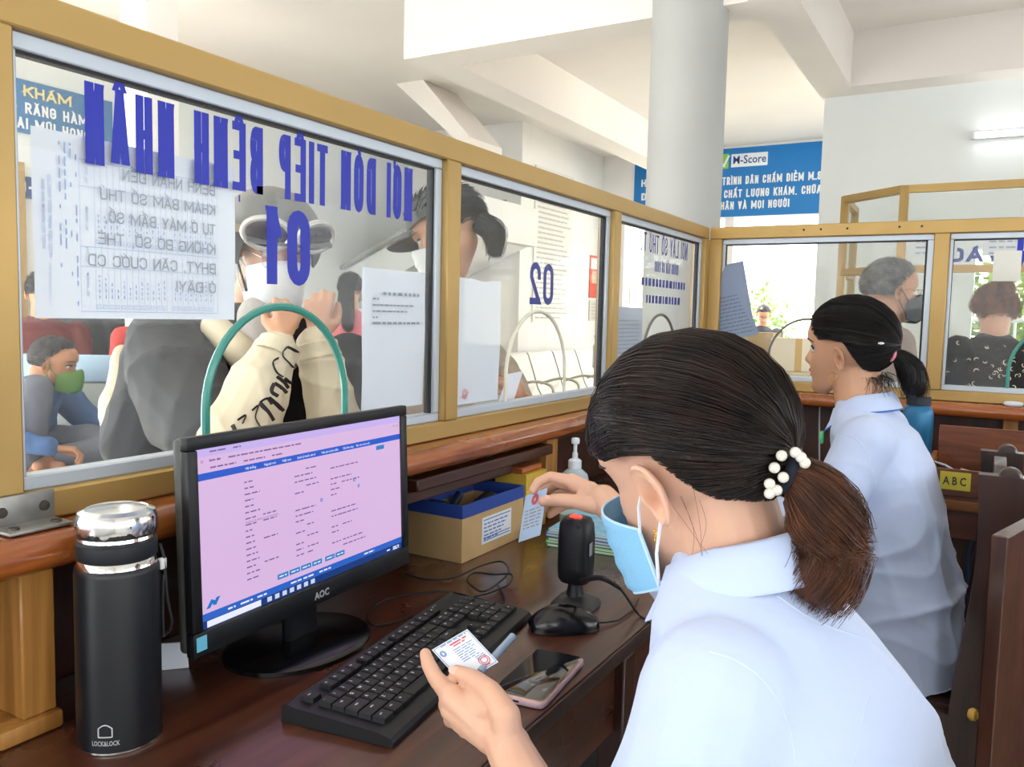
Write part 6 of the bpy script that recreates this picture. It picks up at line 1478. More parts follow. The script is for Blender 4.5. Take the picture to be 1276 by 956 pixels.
obj('brim', MB().loft([[Vector((x, .088*math.sqrt(max(0, 1-(x/.088)**2))*.55+.045+dy*math.sqrt(max(0, 1-(x/.09)**2)), .045+dz-2.5*x*x)) for x in [-.085+.17*k/16 for k in range(17)]] for dy, dz in ((0, .003), (.04, .0), (.075, -.006), (.073, -.010), (.04, -.004), (0, -.001))], closed=False), M_cap, cp_, Hc, smooth=60)
obj('top_button', MB().sphere((0, -.014, .137), (.008, .008, .004)), M_cap, cp_, Hc)
eyes_brows(pc, Hc); surgical_mask(pc, Hc, 1.0, '#d8dcdc')
P = [onx(620, 505, -1.07), onx(640, 500, -1.07), onx(653, 461, -1.10), onx(633, 466, -1.10)]
card('held_sheet', 'white sheet held in the hand behind the second window', P, M_paper)
# ---- old man sitting on the bench, one knee up
hc = at(70, 455, 3.9); Ho = Matrix.Translation(hc) @ rot3(-56, -8, 0)
fw_ = Vector((.83, .55, 0)); sd_ = Vector((.55, -.83, 0)); sx, sy = hc.x-.06*fw_.x, hc.y-.06*fw_.y
seat = .50
def op(f, s_, z): return Vector((sx, sy, 0))+fw_*f+sd_*s_+Vector((0, 0, z))
rings = [(*op(-.12, 0, 0).xy, seat+.02, .18, .14), (*op(-.11, 0, 0).xy, .70, .17, .12), (*op(-.06, 0, 0).xy, .82, .185, .12), (*op(-.02, 0, 0).xy, .88, .15, .085), (*op(0, 0, 0).xy, .915, .07, .06)]
kneeR = op(.05, .17, .86); footR = op(.02, .20, .53); kneeL = op(.40, -.02, .60); footL = op(.10, .14, .535)
wr_ = op(.17, .27, .62); hmo = hframe(wr_, op(.27, .20, .60), Vector((0, 0, 1)))
om, body, _s = figure('old man in blue shirt and green mask sitting with one knee raised', (sx, sy, 0), Ho, 1., op(0, 0, .93), rings, -56.5, [(op(-.03, .17, .84), op(-.04, .30, .66), wr_, hmo, -1, [(40, 50, 30)]*4), (op(-.03, -.17, .84), op(.12, -.24, .66), op(.30, -.10, .63), hframe(op(.30, -.1, .63), op(.38, -.02, .62), Vector((0, 0, 1))), 1, [(40, 50, 30)]*4)],
    [(op(-.08, .10, seat+.08), kneeR, footR, footR+fw_*.14-Vector((0, 0, .01))), (op(-.08, -.10, seat+.08), kneeL, footL, footL+sd_*.13)], M_skin3, mat('denim_shirt', '#4a6a9c', .85, var=.15, vscale=10), mat('grey_trousers', '#6c6f7c', .85), .007, .055, .9, .014, 7, feet=True)
M_grey_hair = hairmat('hair_grey', '#6e6c6a', '#2c2b2b', .5); short_hair(om, Ho, 1.02, M_grey_hair, 6, 800, .55, .003, -.45)
eyes_brows(om, Ho); surgical_mask(om, Ho, 1.06, '#5d8a3e', pleat=False, bulge=.016, hw=.063)
# bench he sits on
bn = thing('waiting_bench', 'long grey green bench with blue back edge under the old man', 'bench', (sx, sy, 0))
BM = Matrix.Translation((sx, sy, 0)) @ rotz(math.atan2(fw_.y, fw_.x))
M_bn = mat('bench_grey', '#a9b0aa', .6)
wobj('bench_seat', MB().box((-.55, -.30, seat-.06), (2.2, .42, seat-.004), BM, bev=.01), M_bn, bn)
wobj('bench_back', MB().box((-.55, .30, seat), (2.2, .36, .86), BM, bev=.01), M_bn, bn); wobj('back_edge', MB().box((-.55, .29, .865), (2.2, .37, 1.0), BM, bev=.01), mat('bench_blue', '#9fbcd2', .6), bn)
for x in (-.5, .8, 2.1):
    for y in (-.24, .32): wobj('leg', MB().box((x, y, 0), (x+.05, y+.05, seat-.06), BM), M_bn, bn)
# ---- woman in pink, back to us
hc = at(437, 362, 6.0); Hp = Matrix.Translation(hc) @ rot3(25, 0, 0); px_, py_ = hc.x, hc.y
fwp = Vector((-math.sin(math.radians(25)), math.cos(math.radians(25)), 0)); rp = Vector((fwp.y, -fwp.x, 0))
def pp(f, s_, z): return Vector((px_, py_, 0))+fwp*f+rp*s_+Vector((0, 0, z))
hz = hc.z
ringp = [(px_, py_, .80, .17, .12), (px_, py_, .95, .155, .11), (px_, py_, hz-.40, .165, .11), (px_, py_, hz-.24, .165, .10), (px_, py_, hz-.18, .12, .07), (px_, py_, hz-.14, .06, .055)]
pk, body, _s = figure('woman in pink top with long dark hair seen from behind', (px_, py_, 0), Hp, .98, pp(-.01, 0, hz-.12), ringp, 25, [(pp(0, -.17, hz-.22), pp(-.02, -.21, hz-.46), pp(.12, -.18, hz-.55), None, -1, None), (pp(0, .17, hz-.22), pp(-.02, .21, hz-.46), pp(.12, .18, hz-.55), None, 1, None)], [(pp(0, s_*.08, .82), pp(0, s_*.08, .45), pp(0, s_*.08, .08), pp(.12, s_*.08, .03)) for s_ in (-1, 1)], M_skin2, mat('pink_top', '#e8808e', .8), mat('grey_skirt', '#7c7e8a', .85), .008, .05, .9, .010, 3)
short_hair(pk, Hp, 1.03, M_hairb, 3, 500, .35, .004, -.5)
core, st = tail_hair([Hp @ Vector((0, -.085, .03)), Hp @ Vector((0, -.115, -.08)), Hp @ Vector((.01, -.12, -.20)), Hp @ Vector((.02, -.11, -.30))], [.05, .06, .055, .02], 300, 9, .0014); tl = wobj('long_hair', core, M_hairb, pk, smooth=180); wobj('long_hair_strands', st, M_hairb, tl, smooth=180, kind='stuff')
sbag = thing('shoulder_bag', 'small dark shoulder bag on chain strap beside the woman in pink', 'bag', pp(-.03, -.25, hz-.56))
wobj('bag_body', MB().cbox(tuple(pp(-.03, -.235, hz-.52)), (.09, .06, .11), None, .015), mat('bag_brown', '#4a3b38', .5), sbag); wobj('bag_strap', MB().tube([pp(-.03, -.235, hz-.46), pp(-.12, -.12, hz-.30), pp(-.06, -.10, hz-.14)], .006, 6), mat('chain_gold', '#8d7a4e', .4, metal=.6), sbag)
# ---- grey haired man behind the far pane
hc = at(1112, 364, 3.42); Hg = Matrix.Translation(hc) @ rot3(-62, -4, 0); gx, gy, gz = hc.x, hc.y, hc.z
fg = Vector((.88, .47, 0)); rg_ = Vector((.47, -.88, 0))
def gp(f, s_, z): return Vector((gx, gy, 0))+fg*f+rg_*s_+Vector((0, 0, z))
ringg = [(*gp(-.05, 0, 0).xy, .78, .18, .13), (*gp(-.06, 0, 0).xy, .96, .18, .13), (*gp(-.05, 0, 0).xy, gz-.34, .19, .12), (*gp(-.04, 0, 0).xy, gz-.22, .17, .10), (*gp(-.03, 0, 0).xy, gz-.165, .12, .075), (*gp(-.02, 0, 0).xy, gz-.125, .065, .06)]
gm, body, gs = figure('grey haired man with glasses and black mask behind the far pane', (gx, gy, 0), Hg, 1.02, gp(-.02, 0, gz-.11), ringg, -62, [(gp(-.04, s_*.17, gz-.21), gp(-.02, s_*.21, gz-.45), gp(.15, s_*.17, gz-.40), None, -s_, None) for s_ in (-1, 1)], [(gp(-.05, s_*.09, .80), gp(-.03, s_*.09, .45), gp(-.05, s_*.09, .08), gp(.07, s_*.09, .035)) for s_ in (-1, 1)], M_skin3, mat('taupe_shirt', '#9c8f88', .85), M_navycloth, .006, .052, .95, .012, 5)
short_hair(gm, Hg, 1.03, hairmat('hair_silver', '#97928c', '#4d4a47', .5), 12, 1100, .50, .006, -.58); eyes_brows(gm, Hg, browm=mat('brow_grey', '#77706a', .8))
surgical_mask(gm, Hg, 1.08, '#2b3236', pleat=False, bulge=.014, hw=.064, strap=True, ztop=.0)
gl = MB()
for sx_ in (-1, 1): gl.tube([Hg @ Vector((sx_*.033+.024*math.cos(t), .112, .002+.017*math.sin(t))) for t in [2*PI*k/24 for k in range(24)]], .0011, 6, closed=True); gl.tube([Hg @ Vector((sx_*.058, .110, .012)), Hg @ Vector((sx_*.079, .05, .014)), Hg @ Vector((sx_*.082, -.005, .010))], .0016, 5)
gl.tube([Hg @ Vector((-.01, .114, .006)), Hg @ Vector((.01, .114, .006))], .0011, 5); wobj('glasses', gl, mat('gold_jewel', '#d8a84c', .2, metal=1.), gm)
pp_ = [ony(x, y, gp(.06, .08, 0).y-.12) for x, y in ((1119, 424), (1128, 421))]
wobj('pocket_pen', MB().tube([gp(.075, .11, gz-.20), gp(.085, .13, gz-.195)], .006, 8), mat('pen_white', '#dfe6ee', .4), gm)
# ---- woman in black crescent patterned dress
hc = at(1240, 392, 3.75); Hd = Matrix.Translation(hc) @ rot3(20, -38, 0); dx_, dy_, dz_ = hc.x, hc.y-.06, hc.z
fd = Vector((-.34, .94, 0)); rd = Vector((.94, .34, 0))
def dp(f, s_, z): return Vector((dx_, dy_, 0))+fd*f+rd*s_+Vector((0, 0, z))
ringd = [(*dp(-.05, 0, 0).xy, .60, .20, .15), (*dp(-.06, 0, 0).xy, .85, .17, .13), (*dp(-.06, 0, 0).xy, dz_-.30, .185, .12), (*dp(-.05, 0, 0).xy, dz_-.17, .17, .095), (*dp(-.02, 0, 0).xy, dz_-.12, .10, .065), (*dp(0, 0, 0).xy, dz_-.085, .055, .05)]
M_dress = mat('crescent_dress', '#1b1a1c', .85)
dm, body, ds = figure('woman in black dress with white crescents seen from behind', (dx_, dy_, 0), Hd, .96, dp(.0, 0, dz_-.08), ringd, 20, [(dp(-.05, s_*.165, dz_-.17), dp(-.06, s_*.20, dz_-.40), dp(.10, s_*.17, dz_-.42), None, s_, None) for s_ in (-1, 1)], [(dp(-.05, s_*.09, .62), dp(-.05, s_*.09, .42), dp(-.06, s_*.09, .08), dp(.06, s_*.09, .035)) for s_ in (-1, 1)], M_skin2, M_dress, M_bk, .006, .055, .55, .010, 6, shirtname='dress')
M_ginger = hairmat('hair_ginger', '#a8682f', '#4e2b13', .4); short_hair(dm, Hd, 1.02, M_ginger, 15, 1000, .30, .010, -.95)
bc_ = Hd @ Vector((0, -.105, .045)); core, st = tail_hair([bc_+Vector((.034*math.cos(t), 0, .034*math.sin(t)*1.2)) for t in [math.radians(45*k) for k in range(9)]], [.022, .026, .026, .026, .026, .026, .026, .026, .020], 420, 10, .0011); tl = wobj('ponytail', core, M_ginger, dm, smooth=180); wobj('ponytail_strands', st, M_ginger, tl, smooth=180, kind='stuff')
# crescents as small printed pieces on the cloth
Mw = WM[ds]; bv = BVHTree.FromPolygons([Mw @ v.co for v in ds.data.vertices], [tuple(p.vertices) for p in ds.data.polygons]); cr = MB(); rg = random.Random(21)
for k in range(230):
    a = rg.uniform(0, 2*PI); z = rg.uniform(.62, dz_-.12); o = Vector((dx_+math.cos(a)*.6, dy_+math.sin(a)*.6, z)); h = bv.ray_cast(o, (dp(-.05, 0, z)-o).normalized())
    if h[0] is None: continue
    F = frame(h[0]+h[1]*.002, h[1].orthogonal(), h[1]); F = F @ rotz(rg.uniform(0, 6.28)); s_ = rg.uniform(.007, .011); n_ = 10
    out = [(s_*math.cos(t), s_*math.sin(t), 0) for t in [math.radians(-100+200*q/n_) for q in range(n_+1)]]; inn = [(s_*.85*math.cos(t)-s_*.28, s_*.85*math.sin(t), 0) for t in [math.radians(-100+200*q/n_) for q in range(n_+1)]]
    cr.add(out+inn, [(q, q+1, n_+2+q, n_+1+q) for q in range(n_)], F)
wobj('crescent_print', cr, mat('crescent_cream', '#d9d4bc', .8), ds, smooth=None, kind='stuff')
# ---- people standing far left, only partly seen
def stander(lab, px, py, dep, yaw, shirt, hairm, seed):
    hc = at(px, py, dep); H = Matrix.Translation(hc) @ rot3(yaw, 0, 0); f = Vector((-math.sin(math.radians(yaw)), math.cos(math.radians(yaw)), 0)); r = Vector((f.y, -f.x, 0)); q = lambda a, b_, z: Vector((hc.x, hc.y, 0))+f*a+r*b_+Vector((0, 0, z)); z = hc.z
    rings = [(hc.x, hc.y, .80, .18, .13), (hc.x, hc.y, 1.0, .175, .125), (hc.x, hc.y, z-.36, .19, .12), (hc.x, hc.y, z-.22, .17, .10), (hc.x, hc.y, z-.165, .12, .075), (hc.x, hc.y, z-.13, .06, .058)]
    t, bdy, s_ = figure(lab, (hc.x, hc.y, 0), H, 1., q(-.01, 0, z-.12), rings, yaw, [(q(0, k*.18, z-.22), q(0, k*.23, z-.48), q(.1, k*.2, z-.66), hframe(q(.1, k*.2, z-.66), q(.16, k*.2, z-.78), r*k), k, [(20, 30, 20)]*4) for k in (-1, 1)], [(q(0, k*.09, .82), q(.01, k*.09, .45), q(-.02, k*.09, .08), q(.10, k*.09, .035)) for k in (-1, 1)], M_skin3, shirt, M_navycloth, .009, .055, .9, .012, seed)
    short_hair(t, H, 1.03, hairm, seed, 300, .42, .004, -.45); eyes_brows(t, H); return t
stander('person in black jacket standing behind the seated old man', 104, 352, 5.3, 30, mat('black_jacket', '#23282c', .7), M_hairb, 31)
stander('person in dark red top standing at the far left', 52, 366, 4.85, 60, mat('maroon_top', '#5e2422', .8), M_hairb, 32)
st_ = stander('person in red shirt with black strap behind the rider', 200, 372, 4.4, 40, mat('red_shirt', '#c23a34', .8), M_hairb, 33)
# ---- man sitting outside with a phone
hc = at(951, 393, 10.2); Hs = Matrix.Translation(hc) @ rot3(200, -30, 0); f = Vector((.34, -.94, 0)); r = Vector((-.94, -.34, 0)); q = lambda a, b_, z: Vector((hc.x, hc.y, 0))+f*a+r*b_+Vector((0, 0, z)); z = hc.z
sz_ = z-.80
rings = [(*q(-.12, 0, 0).xy, sz_, .18, .14), (*q(-.1, 0, 0).xy, sz_+.22, .175, .125), (*q(-.06, 0, 0).xy, z-.28, .19, .12), (*q(-.03, 0, 0).xy, z-.18, .13, .08), (*q(-.02, 0, 0).xy, z-.13, .06, .058)]
sm, body, _s = figure('man in dark clothes sitting outside looking at a phone', (hc.x, hc.y, 0), Hs, 1., q(-.02, 0, z-.11), rings, 200, [(q(-.03, k*.17, z-.22), q(.1, k*.2, z-.45), q(.28, k*.05, z-.38), hframe(q(.28, k*.05, z-.38), q(.36, k*.02, z-.32), Vector((0, -1, 1))), k, [(30, 40, 20)]*4) for k in (-1, 1)], [(q(-.08, k*.09, sz_+.07), q(.32, k*.1, sz_+.08), q(.30, k*.1, max(.08, sz_-.36)), q(.42, k*.1, max(.04, sz_-.40))) for k in (-1, 1)], M_skin3, mat('dark_shirt', '#3a3c44', .8), M_navycloth, .010, .055, .9, .012, 8)
short_hair(sm, Hs, 1.03, M_hairb, 8, 200, .42, .004, -.45); eyes_brows(sm, Hs)
ph_ = q(.38, 0, z-.30); wobj('phone', MB().cbox((0, 0, 0), (.07, .009, .14), Matrix.Translation(ph_) @ rotz(.35) @ Matrix.Rotation(-.6, 4, 'X'), .003), M_black, label='dark phone held by the man sitting outside', cat='phone')
wobj('stone_seat', MB().box((-.3, -.2, 0), (.3, .2, max(.1, sz_-.045)), Matrix.Translation((hc.x-.03, hc.y+.12, 0)) @ rotz(.35), bev=.01), mat('stone_pale', '#cfc8b8', .8), label='pale stone block seat under the man sitting outside', cat='seat')
# ================================================================== signs, posters and furniture of the hall
def flat(name, lab, cat_, lo, hi, m, **k): return wobj(name, MB().box(lo, hi, bev=.002, seg=1), m, label=lab, cat=cat_, **k)
M_sign = mat('sign_blue', '#4f7fae', .5); M_signd = mat('sign_navy', '#2a4a86', .5); M_wtxt = mat('sign_white', '#e8eef2', .6); M_ytxt = mat('sign_yellow', '#e6d79a', .6)
XW = -5.498
def wallM(y, z, x=XW+.03): return Matrix(((0, 0, 1, x), (1, 0, 0, y), (0, 1, 0, z), (0, 0, 0, 1)))
y0 = onx(22, 140, XW).y-.32; y1 = onx(138, 160, XW).y
sg = thing('room_sign', 'blue wall sign with yellow and white words at the far left', 'sign', (XW, (y0+y1)/2, 2.36))
wobj('board', MB().box((XW+.001, y0, 2.355), (XW+.025, y1, 2.69), bev=.003), M_sign, sg)
b = MB(); block(b, 'KHÁM', wallM(onx(29, 125, XW).y-.015, 2.585), .07, .06, .015, width=.32); wobj('yellow_words', b, M_ytxt, sg, smooth=None)
b = MB(); block(b, '- RĂNG HÀM', wallM(onx(19, 145, XW).y-.03, 2.478), .07, .05, .014, width=.50); wobj('white_words', b, M_wtxt, sg, smooth=None); b = MB(); block(b, '- TAI MŨI HỌNG', wallM(onx(19, 160, XW).y-.13, 2.378), .07, .05, .014, width=.62); wobj('white_words', b, M_wtxt, sg, smooth=None)
y0 = onx(22, 230, XW).y-.3; y1 = onx(46, 230, XW).y; z0, z1 = onx(30, 247, XW).z, onx(30, 220, XW).z
sg = thing('room_sign', 'small navy wall sign below the blue one at the far left', 'sign', (XW, (y0+y1)/2, z0))
wobj('board', MB().box((XW+.001, y0, z0), (XW+.02, y1, z1), bev=.003), M_signd, sg); b = MB(); block(b, '-NHI-', wallM(y1-.28, z0+.04), z1-z0-.08, .05, .016, width=.24); wobj('white_words', b, M_wtxt, sg, smooth=None)
# door with gilt frame below
dr_ = thing('door_1', None, None, (XW, onx(30, 380, XW).y-.2, 0), kind='structure'); ya, yb = onx(30, 380, XW).y-.75, onx(30, 380, XW).y
for lo, hi in (((XW+.001, ya, 0), (XW+.05, ya+.05, 2.1)), ((XW+.001, yb-.05, 0), (XW+.05, yb, 2.1)), ((XW+.001, ya, 2.1), (XW+.05, yb, 2.16))): wobj('door_frame', MB().box(lo, hi, bev=.003), M_goldb, dr_)
wobj('door_leaf', MB().box((XW+.001, ya+.05, 0), (XW+.02, yb-.05, 2.1)), mat('door_cream', '#d8d2bc', .6), dr_); wobj('cross_rail', MB().box((XW+.02, ya+.05, 1.0), (XW+.03, yb-.05, 1.08)), M_goldb, dr_)
wobj('handle', MB().tube([(XW+.05, yb-.1, 1.0), (XW+.05, yb-.1, 1.18)], .01, 8), M_screw, dr_)
# posters on the hall wall x=-4.1
XH = -4.098
def poster(lab, pa, pb, m, lines, ink, margin=.05, head=None):
    a = onx(*pa, XH); c_ = onx(*pb, XH); y0, y1 = sorted((a.y, c_.y)); z0, z1 = sorted((a.z, c_.z))
    p = wobj('wall_poster', MB().box((XH+.001, y0, z0), (XH+.012, y1, z1)), m, label=lab, cat='poster', group=None)
    b = MB(); rg = random.Random(int(z1*100)); n = lines
    for k in range(n):
        zz = z1-margin-(z1-z0-2*margin)*k/max(1, n-1); dashes(b, wallM(y0+.05, zz-.01, XH+.0135), 0, (y1-y0-.1)*rg.uniform(.7, 1), 0, .018, rg, (.3, .9), .2)
    wobj('print', b, ink, p, smooth=None)
    if head: wobj('heading_band', MB().box((XH+.0121, y0+.02, z1-.16), (XH+.0135, y1-.02, z1-.03)), head, p)
    return p
poster('tall white framed regulations poster on the white hall wall', (667, 205), (709, 402), mat('poster_white', '#e6e4de', .7), 30, mat('poster_grey', '#b9b6b0', .8))
poster('orange red poster on the white hall wall', (735, 318), (748, 372), mat('poster_orange', '#e0522e', .6), 9, mat('poster_cream', '#f0c8a8', .7), .18, mat('poster_head', '#f2e6dc', .6))
poster('small pale poster under the orange one', (734, 374), (747, 400), mat('poster_pale', '#d9d2c4', .7), 5, MATS['poster_grey'], .04)
poster('second orange poster seen through the third pane', (776, 333), (784, 380), MATS['poster_orange'], 7, MATS['poster_cream'], .15, MATS['poster_head'])
# dark notice board with peeled lettering
bd_ = [ony(585, 252, 7.19), ony(630, 315, 7.19)]
nb = wobj('notice_board', MB().box((bd_[0].x-.3, 7.17, bd_[1].z), (bd_[1].x, 7.199, bd_[0].z), bev=.003), mat('board_green', '#3c4a48', .7), label='dark green notice board with peeled white letters behind the second pane', cat='board')
b = MB(); rg = random.Random(17); xm = bd_[0].x
for k in range(2): dashes(b, Matrix(((1, 0, 0, xm+.05), (0, 0, -1, 7.1685), (0, 1, 0, bd_[1].z+.2-k*.06), (0, 0, 0, 1))), 0, .4, 0, .035, rg, (.1, .3), .2)
for x_, z_ in ((.06, .48), (.12, .45), (.15, .49), (.02, .50)): b.sphere((xm+.1+x_, 7.168, bd_[1].z+z_), (.03, .002, .025), None, 8, 6)
wobj('peeled_letters', b, M_wtxt, nb, smooth=None)
# metal waiting bench along the wall
mb_ = thing('metal_bench', 'white perforated metal bench with joined seats along the hall wall', 'bench', (-3.7, 7.6, 0))
ys = onx(640, 470, -3.75).y; M_mt = mat('bench_metal', '#c2bdae', .4, metal=.3)
ndx = 4; pw = .53
for k in range(ndx):
    y = ys+k*pw; rings = []
    for (x, z) in ((-3.28, .43), (-3.32, .455), (-3.45, .44), (-3.62, .43), (-3.72, .46), (-3.78, .55), (-3.85, .75), (-3.90, .88), (-3.92, .90)):
        rings.append([(x, y+.015, z), (x, y+pw-.015, z), (x-.008, y+pw-.015, z-.012), (x-.008, y+.015, z-.012)])
    wobj('seat_shell', MB().loft(rings), M_mt, mb_, smooth=40)
for k in range(ndx+1):
    y = ys+k*pw; wobj('arm_rest', MB().tube(smoothpath([(-3.75, y, .60), (-3.55, y, .66), (-3.38, y, .64), (-3.34, y, .56), (-3.40, y, .42)], 5), .013, 8), M_mt, mb_)
wobj('beam', MB().box((-3.58, ys, .36), (-3.50, ys+ndx*pw, .41), bev=.004), mat('bench_dark', '#3a3a3a', .5), mb_)
for k in (0.3, 3.7):
    y = ys+k*pw; wobj('leg', MB().tube([(-3.25, y, .02), (-3.54, y, .12), (-3.54, y, .36)], .02, 8).tube([(-3.85, y, .02), (-3.54, y, .12)], .02, 8), M_mt, mb_)
# standing dispenser on a pole
dp0 = onx(745, 480, -3.0); t = thing('dispenser_stand', 'tall clear dispenser bottle on a stand behind the second pane', 'dispenser', (dp0.x, dp0.y, 0))
zz = onx(745, 445, -3.0).z; wobj('pole', MB().lathe([(.14, 0), (.14, .015), (.018, .02), (.018, zz-.1)], 20, Matrix.Translation((dp0.x, dp0.y, 0))), M_screw, t); wobj('bottle', MB().lathe([(.05, zz-.1), (.055, zz-.09), (.055, zz+.10), (.02, zz+.13), (.02, zz+.17), (.05, zz+.175), (.05, zz+.19), (0, zz+.19)], 20, Matrix.Translation((dp0.x, dp0.y, 0))), mat('pale_plastic', '#cfd6d2', .3), t)
# M-Score banner over the far entrance
YB = 9.148; a, c_ = ony(790, 262, YB), ony(1025, 268, YB); zt = ony(910, 180, YB).z; zb2 = c_.z+.02; zt = min(zt, 3.12)
bn_ = thing('wall_banner', 'bright blue wall banner with white words and logo above the far entrance', 'banner', ((a.x-.7)/2, YB, zb2))
wobj('banner_sheet', MB().box((a.x, YB-.02, zb2), (-.75, YB, zt), bev=.002), mat('banner_blue', '#1478c2', .5), bn_)
def banM(px, py, y=YB-.0225): p = ony(px, py, y); return Matrix(((1, 0, 0, p.x), (0, 0, -1, y), (0, 1, 0, p.z), (0, 0, 0, 1)))
def bw(p, q): return ony(q, 230, YB).x-ony(p, 230, YB).x
b = MB()
block(b, 'TRÌNH DÂN CHẤM ĐIỂM M.SCORE', banM(900, 231), .086, .06, .0155, .011, width=bw(900, 1019)*1.22); block(b, 'CHẤT LƯỢNG KHÁM, CHỮA BỆNH', banM(902, 247), .086, .06, .0155, .011, width=bw(902, 1019)*1.27); block(b, 'THÂN VÀ MỌI NGƯỜI', banM(892, 262), .086, .06, .0155, .011, width=bw(892, 983))
block(b, 'HÃ', banM(799, 233), .082, .06, .02); block(b, 'ĐI', banM(799, 250), .082, .06, .02)
wobj('banner_words', b, M_wtxt, bn_, smooth=None, kind='stuff')
p = ony(905, 205, YB); wobj('logo_plate', MB().box((p.x+.06, YB-.0225, p.z-.04), (p.x+.45, YB-.0205, p.z+.10), bev=.004), M_wtxt, bn_)
b = MB(); text('M-Score', Matrix(((1, 0, 0, p.x+.075), (0, 0, -1, YB-.024), (0, 1, 0, p.z-.005), (0, 0, 0, 1))), .085, .36, .012, b); wobj('logo_words', b, mat('logo_blue', '#1a3f8f', .5), bn_, smooth=None)
wobj('logo_box', MB().box((p.x-.06, YB-.0225, p.z-.05), (p.x+.03, YB-.0205, p.z+.11), bev=.004), mat('logo_green', '#8cc63f', .5), bn_)
b = MB(); ribbon(b, [(.0, .05), (.03, .01), (.08, .11)], .022, Matrix(((1, 0, 0, p.x-.05), (0, 0, -1, YB-.024), (0, 1, 0, p.z-.03), (0, 0, 0, 1)))); wobj('logo_tick', b, M_wtxt, bn_, smooth=None)
# fluorescent lamp on the right wall
lp = ony(1215, 169, 6.1); tl_ = thing('tube_lamp', 'lit fluorescent tube lamp on the right wall', 'lamp', (lp.x+.6, 6.1, lp.z))
wobj('batten', MB().box((lp.x-.02, 6.105, lp.z-.02), (lp.x+1.24, 6.149, lp.z+.02), bev=.004), mat('batten_white', '#e4e6e6', .5), tl_)
wobj('tube', MB().tube([(lp.x, 6.085, lp.z), (lp.x+1.2, 6.085, lp.z)], .016, 12), mat('tube_light', '#ffffff', .4, emit='#ffffff', estr=7.), tl_)
for x in (lp.x-.01, lp.x+1.21): wobj('end_cap', MB().cbox((x, 6.09, lp.z), (.022, .04, .045), None, .003), MATS['batten_white'], tl_)
# glazed booth beyond the far pane
bo2 = thing('glass_booth', 'second gold framed glass booth beyond the far partition', 'booth', (.2, 5.2, 0))
ZB1, ZB2, ZB3 = 1.98, 1.55, 1.35; A_, B_, C2, D2 = Vector((-.82, 5.85, 0)), Vector((-.80, 5.30, 0)), Vector((-.455, 5.0, 0)), Vector((1.7, 5.0, 0))
def bbar(p, q, z, h=.045): return wobj('rail', MB().tube([Vector((p.x, p.y, z)), Vector((q.x, q.y, z))], .028, 4), M_goldb, bo2, smooth=None)
for p, q in ((A_, B_), (B_, C2), (C2, D2)):
    for z in (ZB1, ZB2, ZB3-.36 if False else 1.02): bbar(p, q, z)
    n_ = Vector((-(q-p).y, (q-p).x, 0)).normalized()*.004
    for z0_, z1_, m_, nm in ((ZB2+.03, ZB1-.03, M_glassc, 'glass_pane'), (1.05, ZB2-.03, M_glassc, 'glass_pane'), (0, 1.0, mat('cream_panel', '#d9cfae', .6), 'lower_panel')):
        vs_ = [Vector((p.x, p.y, z0_)), Vector((q.x, q.y, z0_)), Vector((q.x, q.y, z1_)), Vector((p.x, p.y, z1_))]
        wobj(nm, MB().add([tuple(v+n_) for v in vs_]+[tuple(v-n_) for v in vs_], [(0, 1, 2, 3), (7, 6, 5, 4), (0, 4, 5, 1), (1, 5, 6, 2), (2, 6, 7, 3), (3, 7, 4, 0)]), m_, bo2, smooth=None)
for p in (A_, B_, C2, C2.lerp(D2, .5), D2): wobj('post', MB().box((p.x-.022, p.y-.022, 0), (p.x+.022, p.y+.022, ZB1+.02), bev=.003), M_goldb, bo2)
b = MB(); pz = ony(1242, 326, 4.98); block(b, 'VÀO', Matrix(((-1, 0, 0, pz.x+.02), (0, 0, -1, 4.985), (0, 1, 0, pz.z), (0, 0, 0, 1))), .075, .07, .018); wobj('lettering', b, M_navy, bo2, smooth=None)
# papers stuck on the booth glass
for lab, pa, pb in (('white sheet stuck on the booth glass above the grey haired man', (1135, 284), (1192, 318)), ('printed sheet stuck high on the booth glass at the right', (1226, 283), (1268, 318))):
    u, v = ony(*pa, 4.97), ony(*pb, 4.97); n6 = wobj('paper_notice', MB().box((u.x, 4.975, v.z), (v.x, 4.9765, u.z)), mat('booth_paper', '#cdd3d6', .8), label=lab, cat='paper notice'); b = MB(); rg = random.Random(int(u.x*99))
    for k in range(4): dashes(b, Matrix(((1, 0, 0, u.x+.03), (0, 0, -1, 4.974), (0, 1, 0, u.z-.05-k*.03), (0, 0, 0, 1))), 0, (v.x-u.x)*.75, 0, .010, rg, (.2, .6), .25)
    wobj('typed_print', b, M_ink, n6, smooth=None)
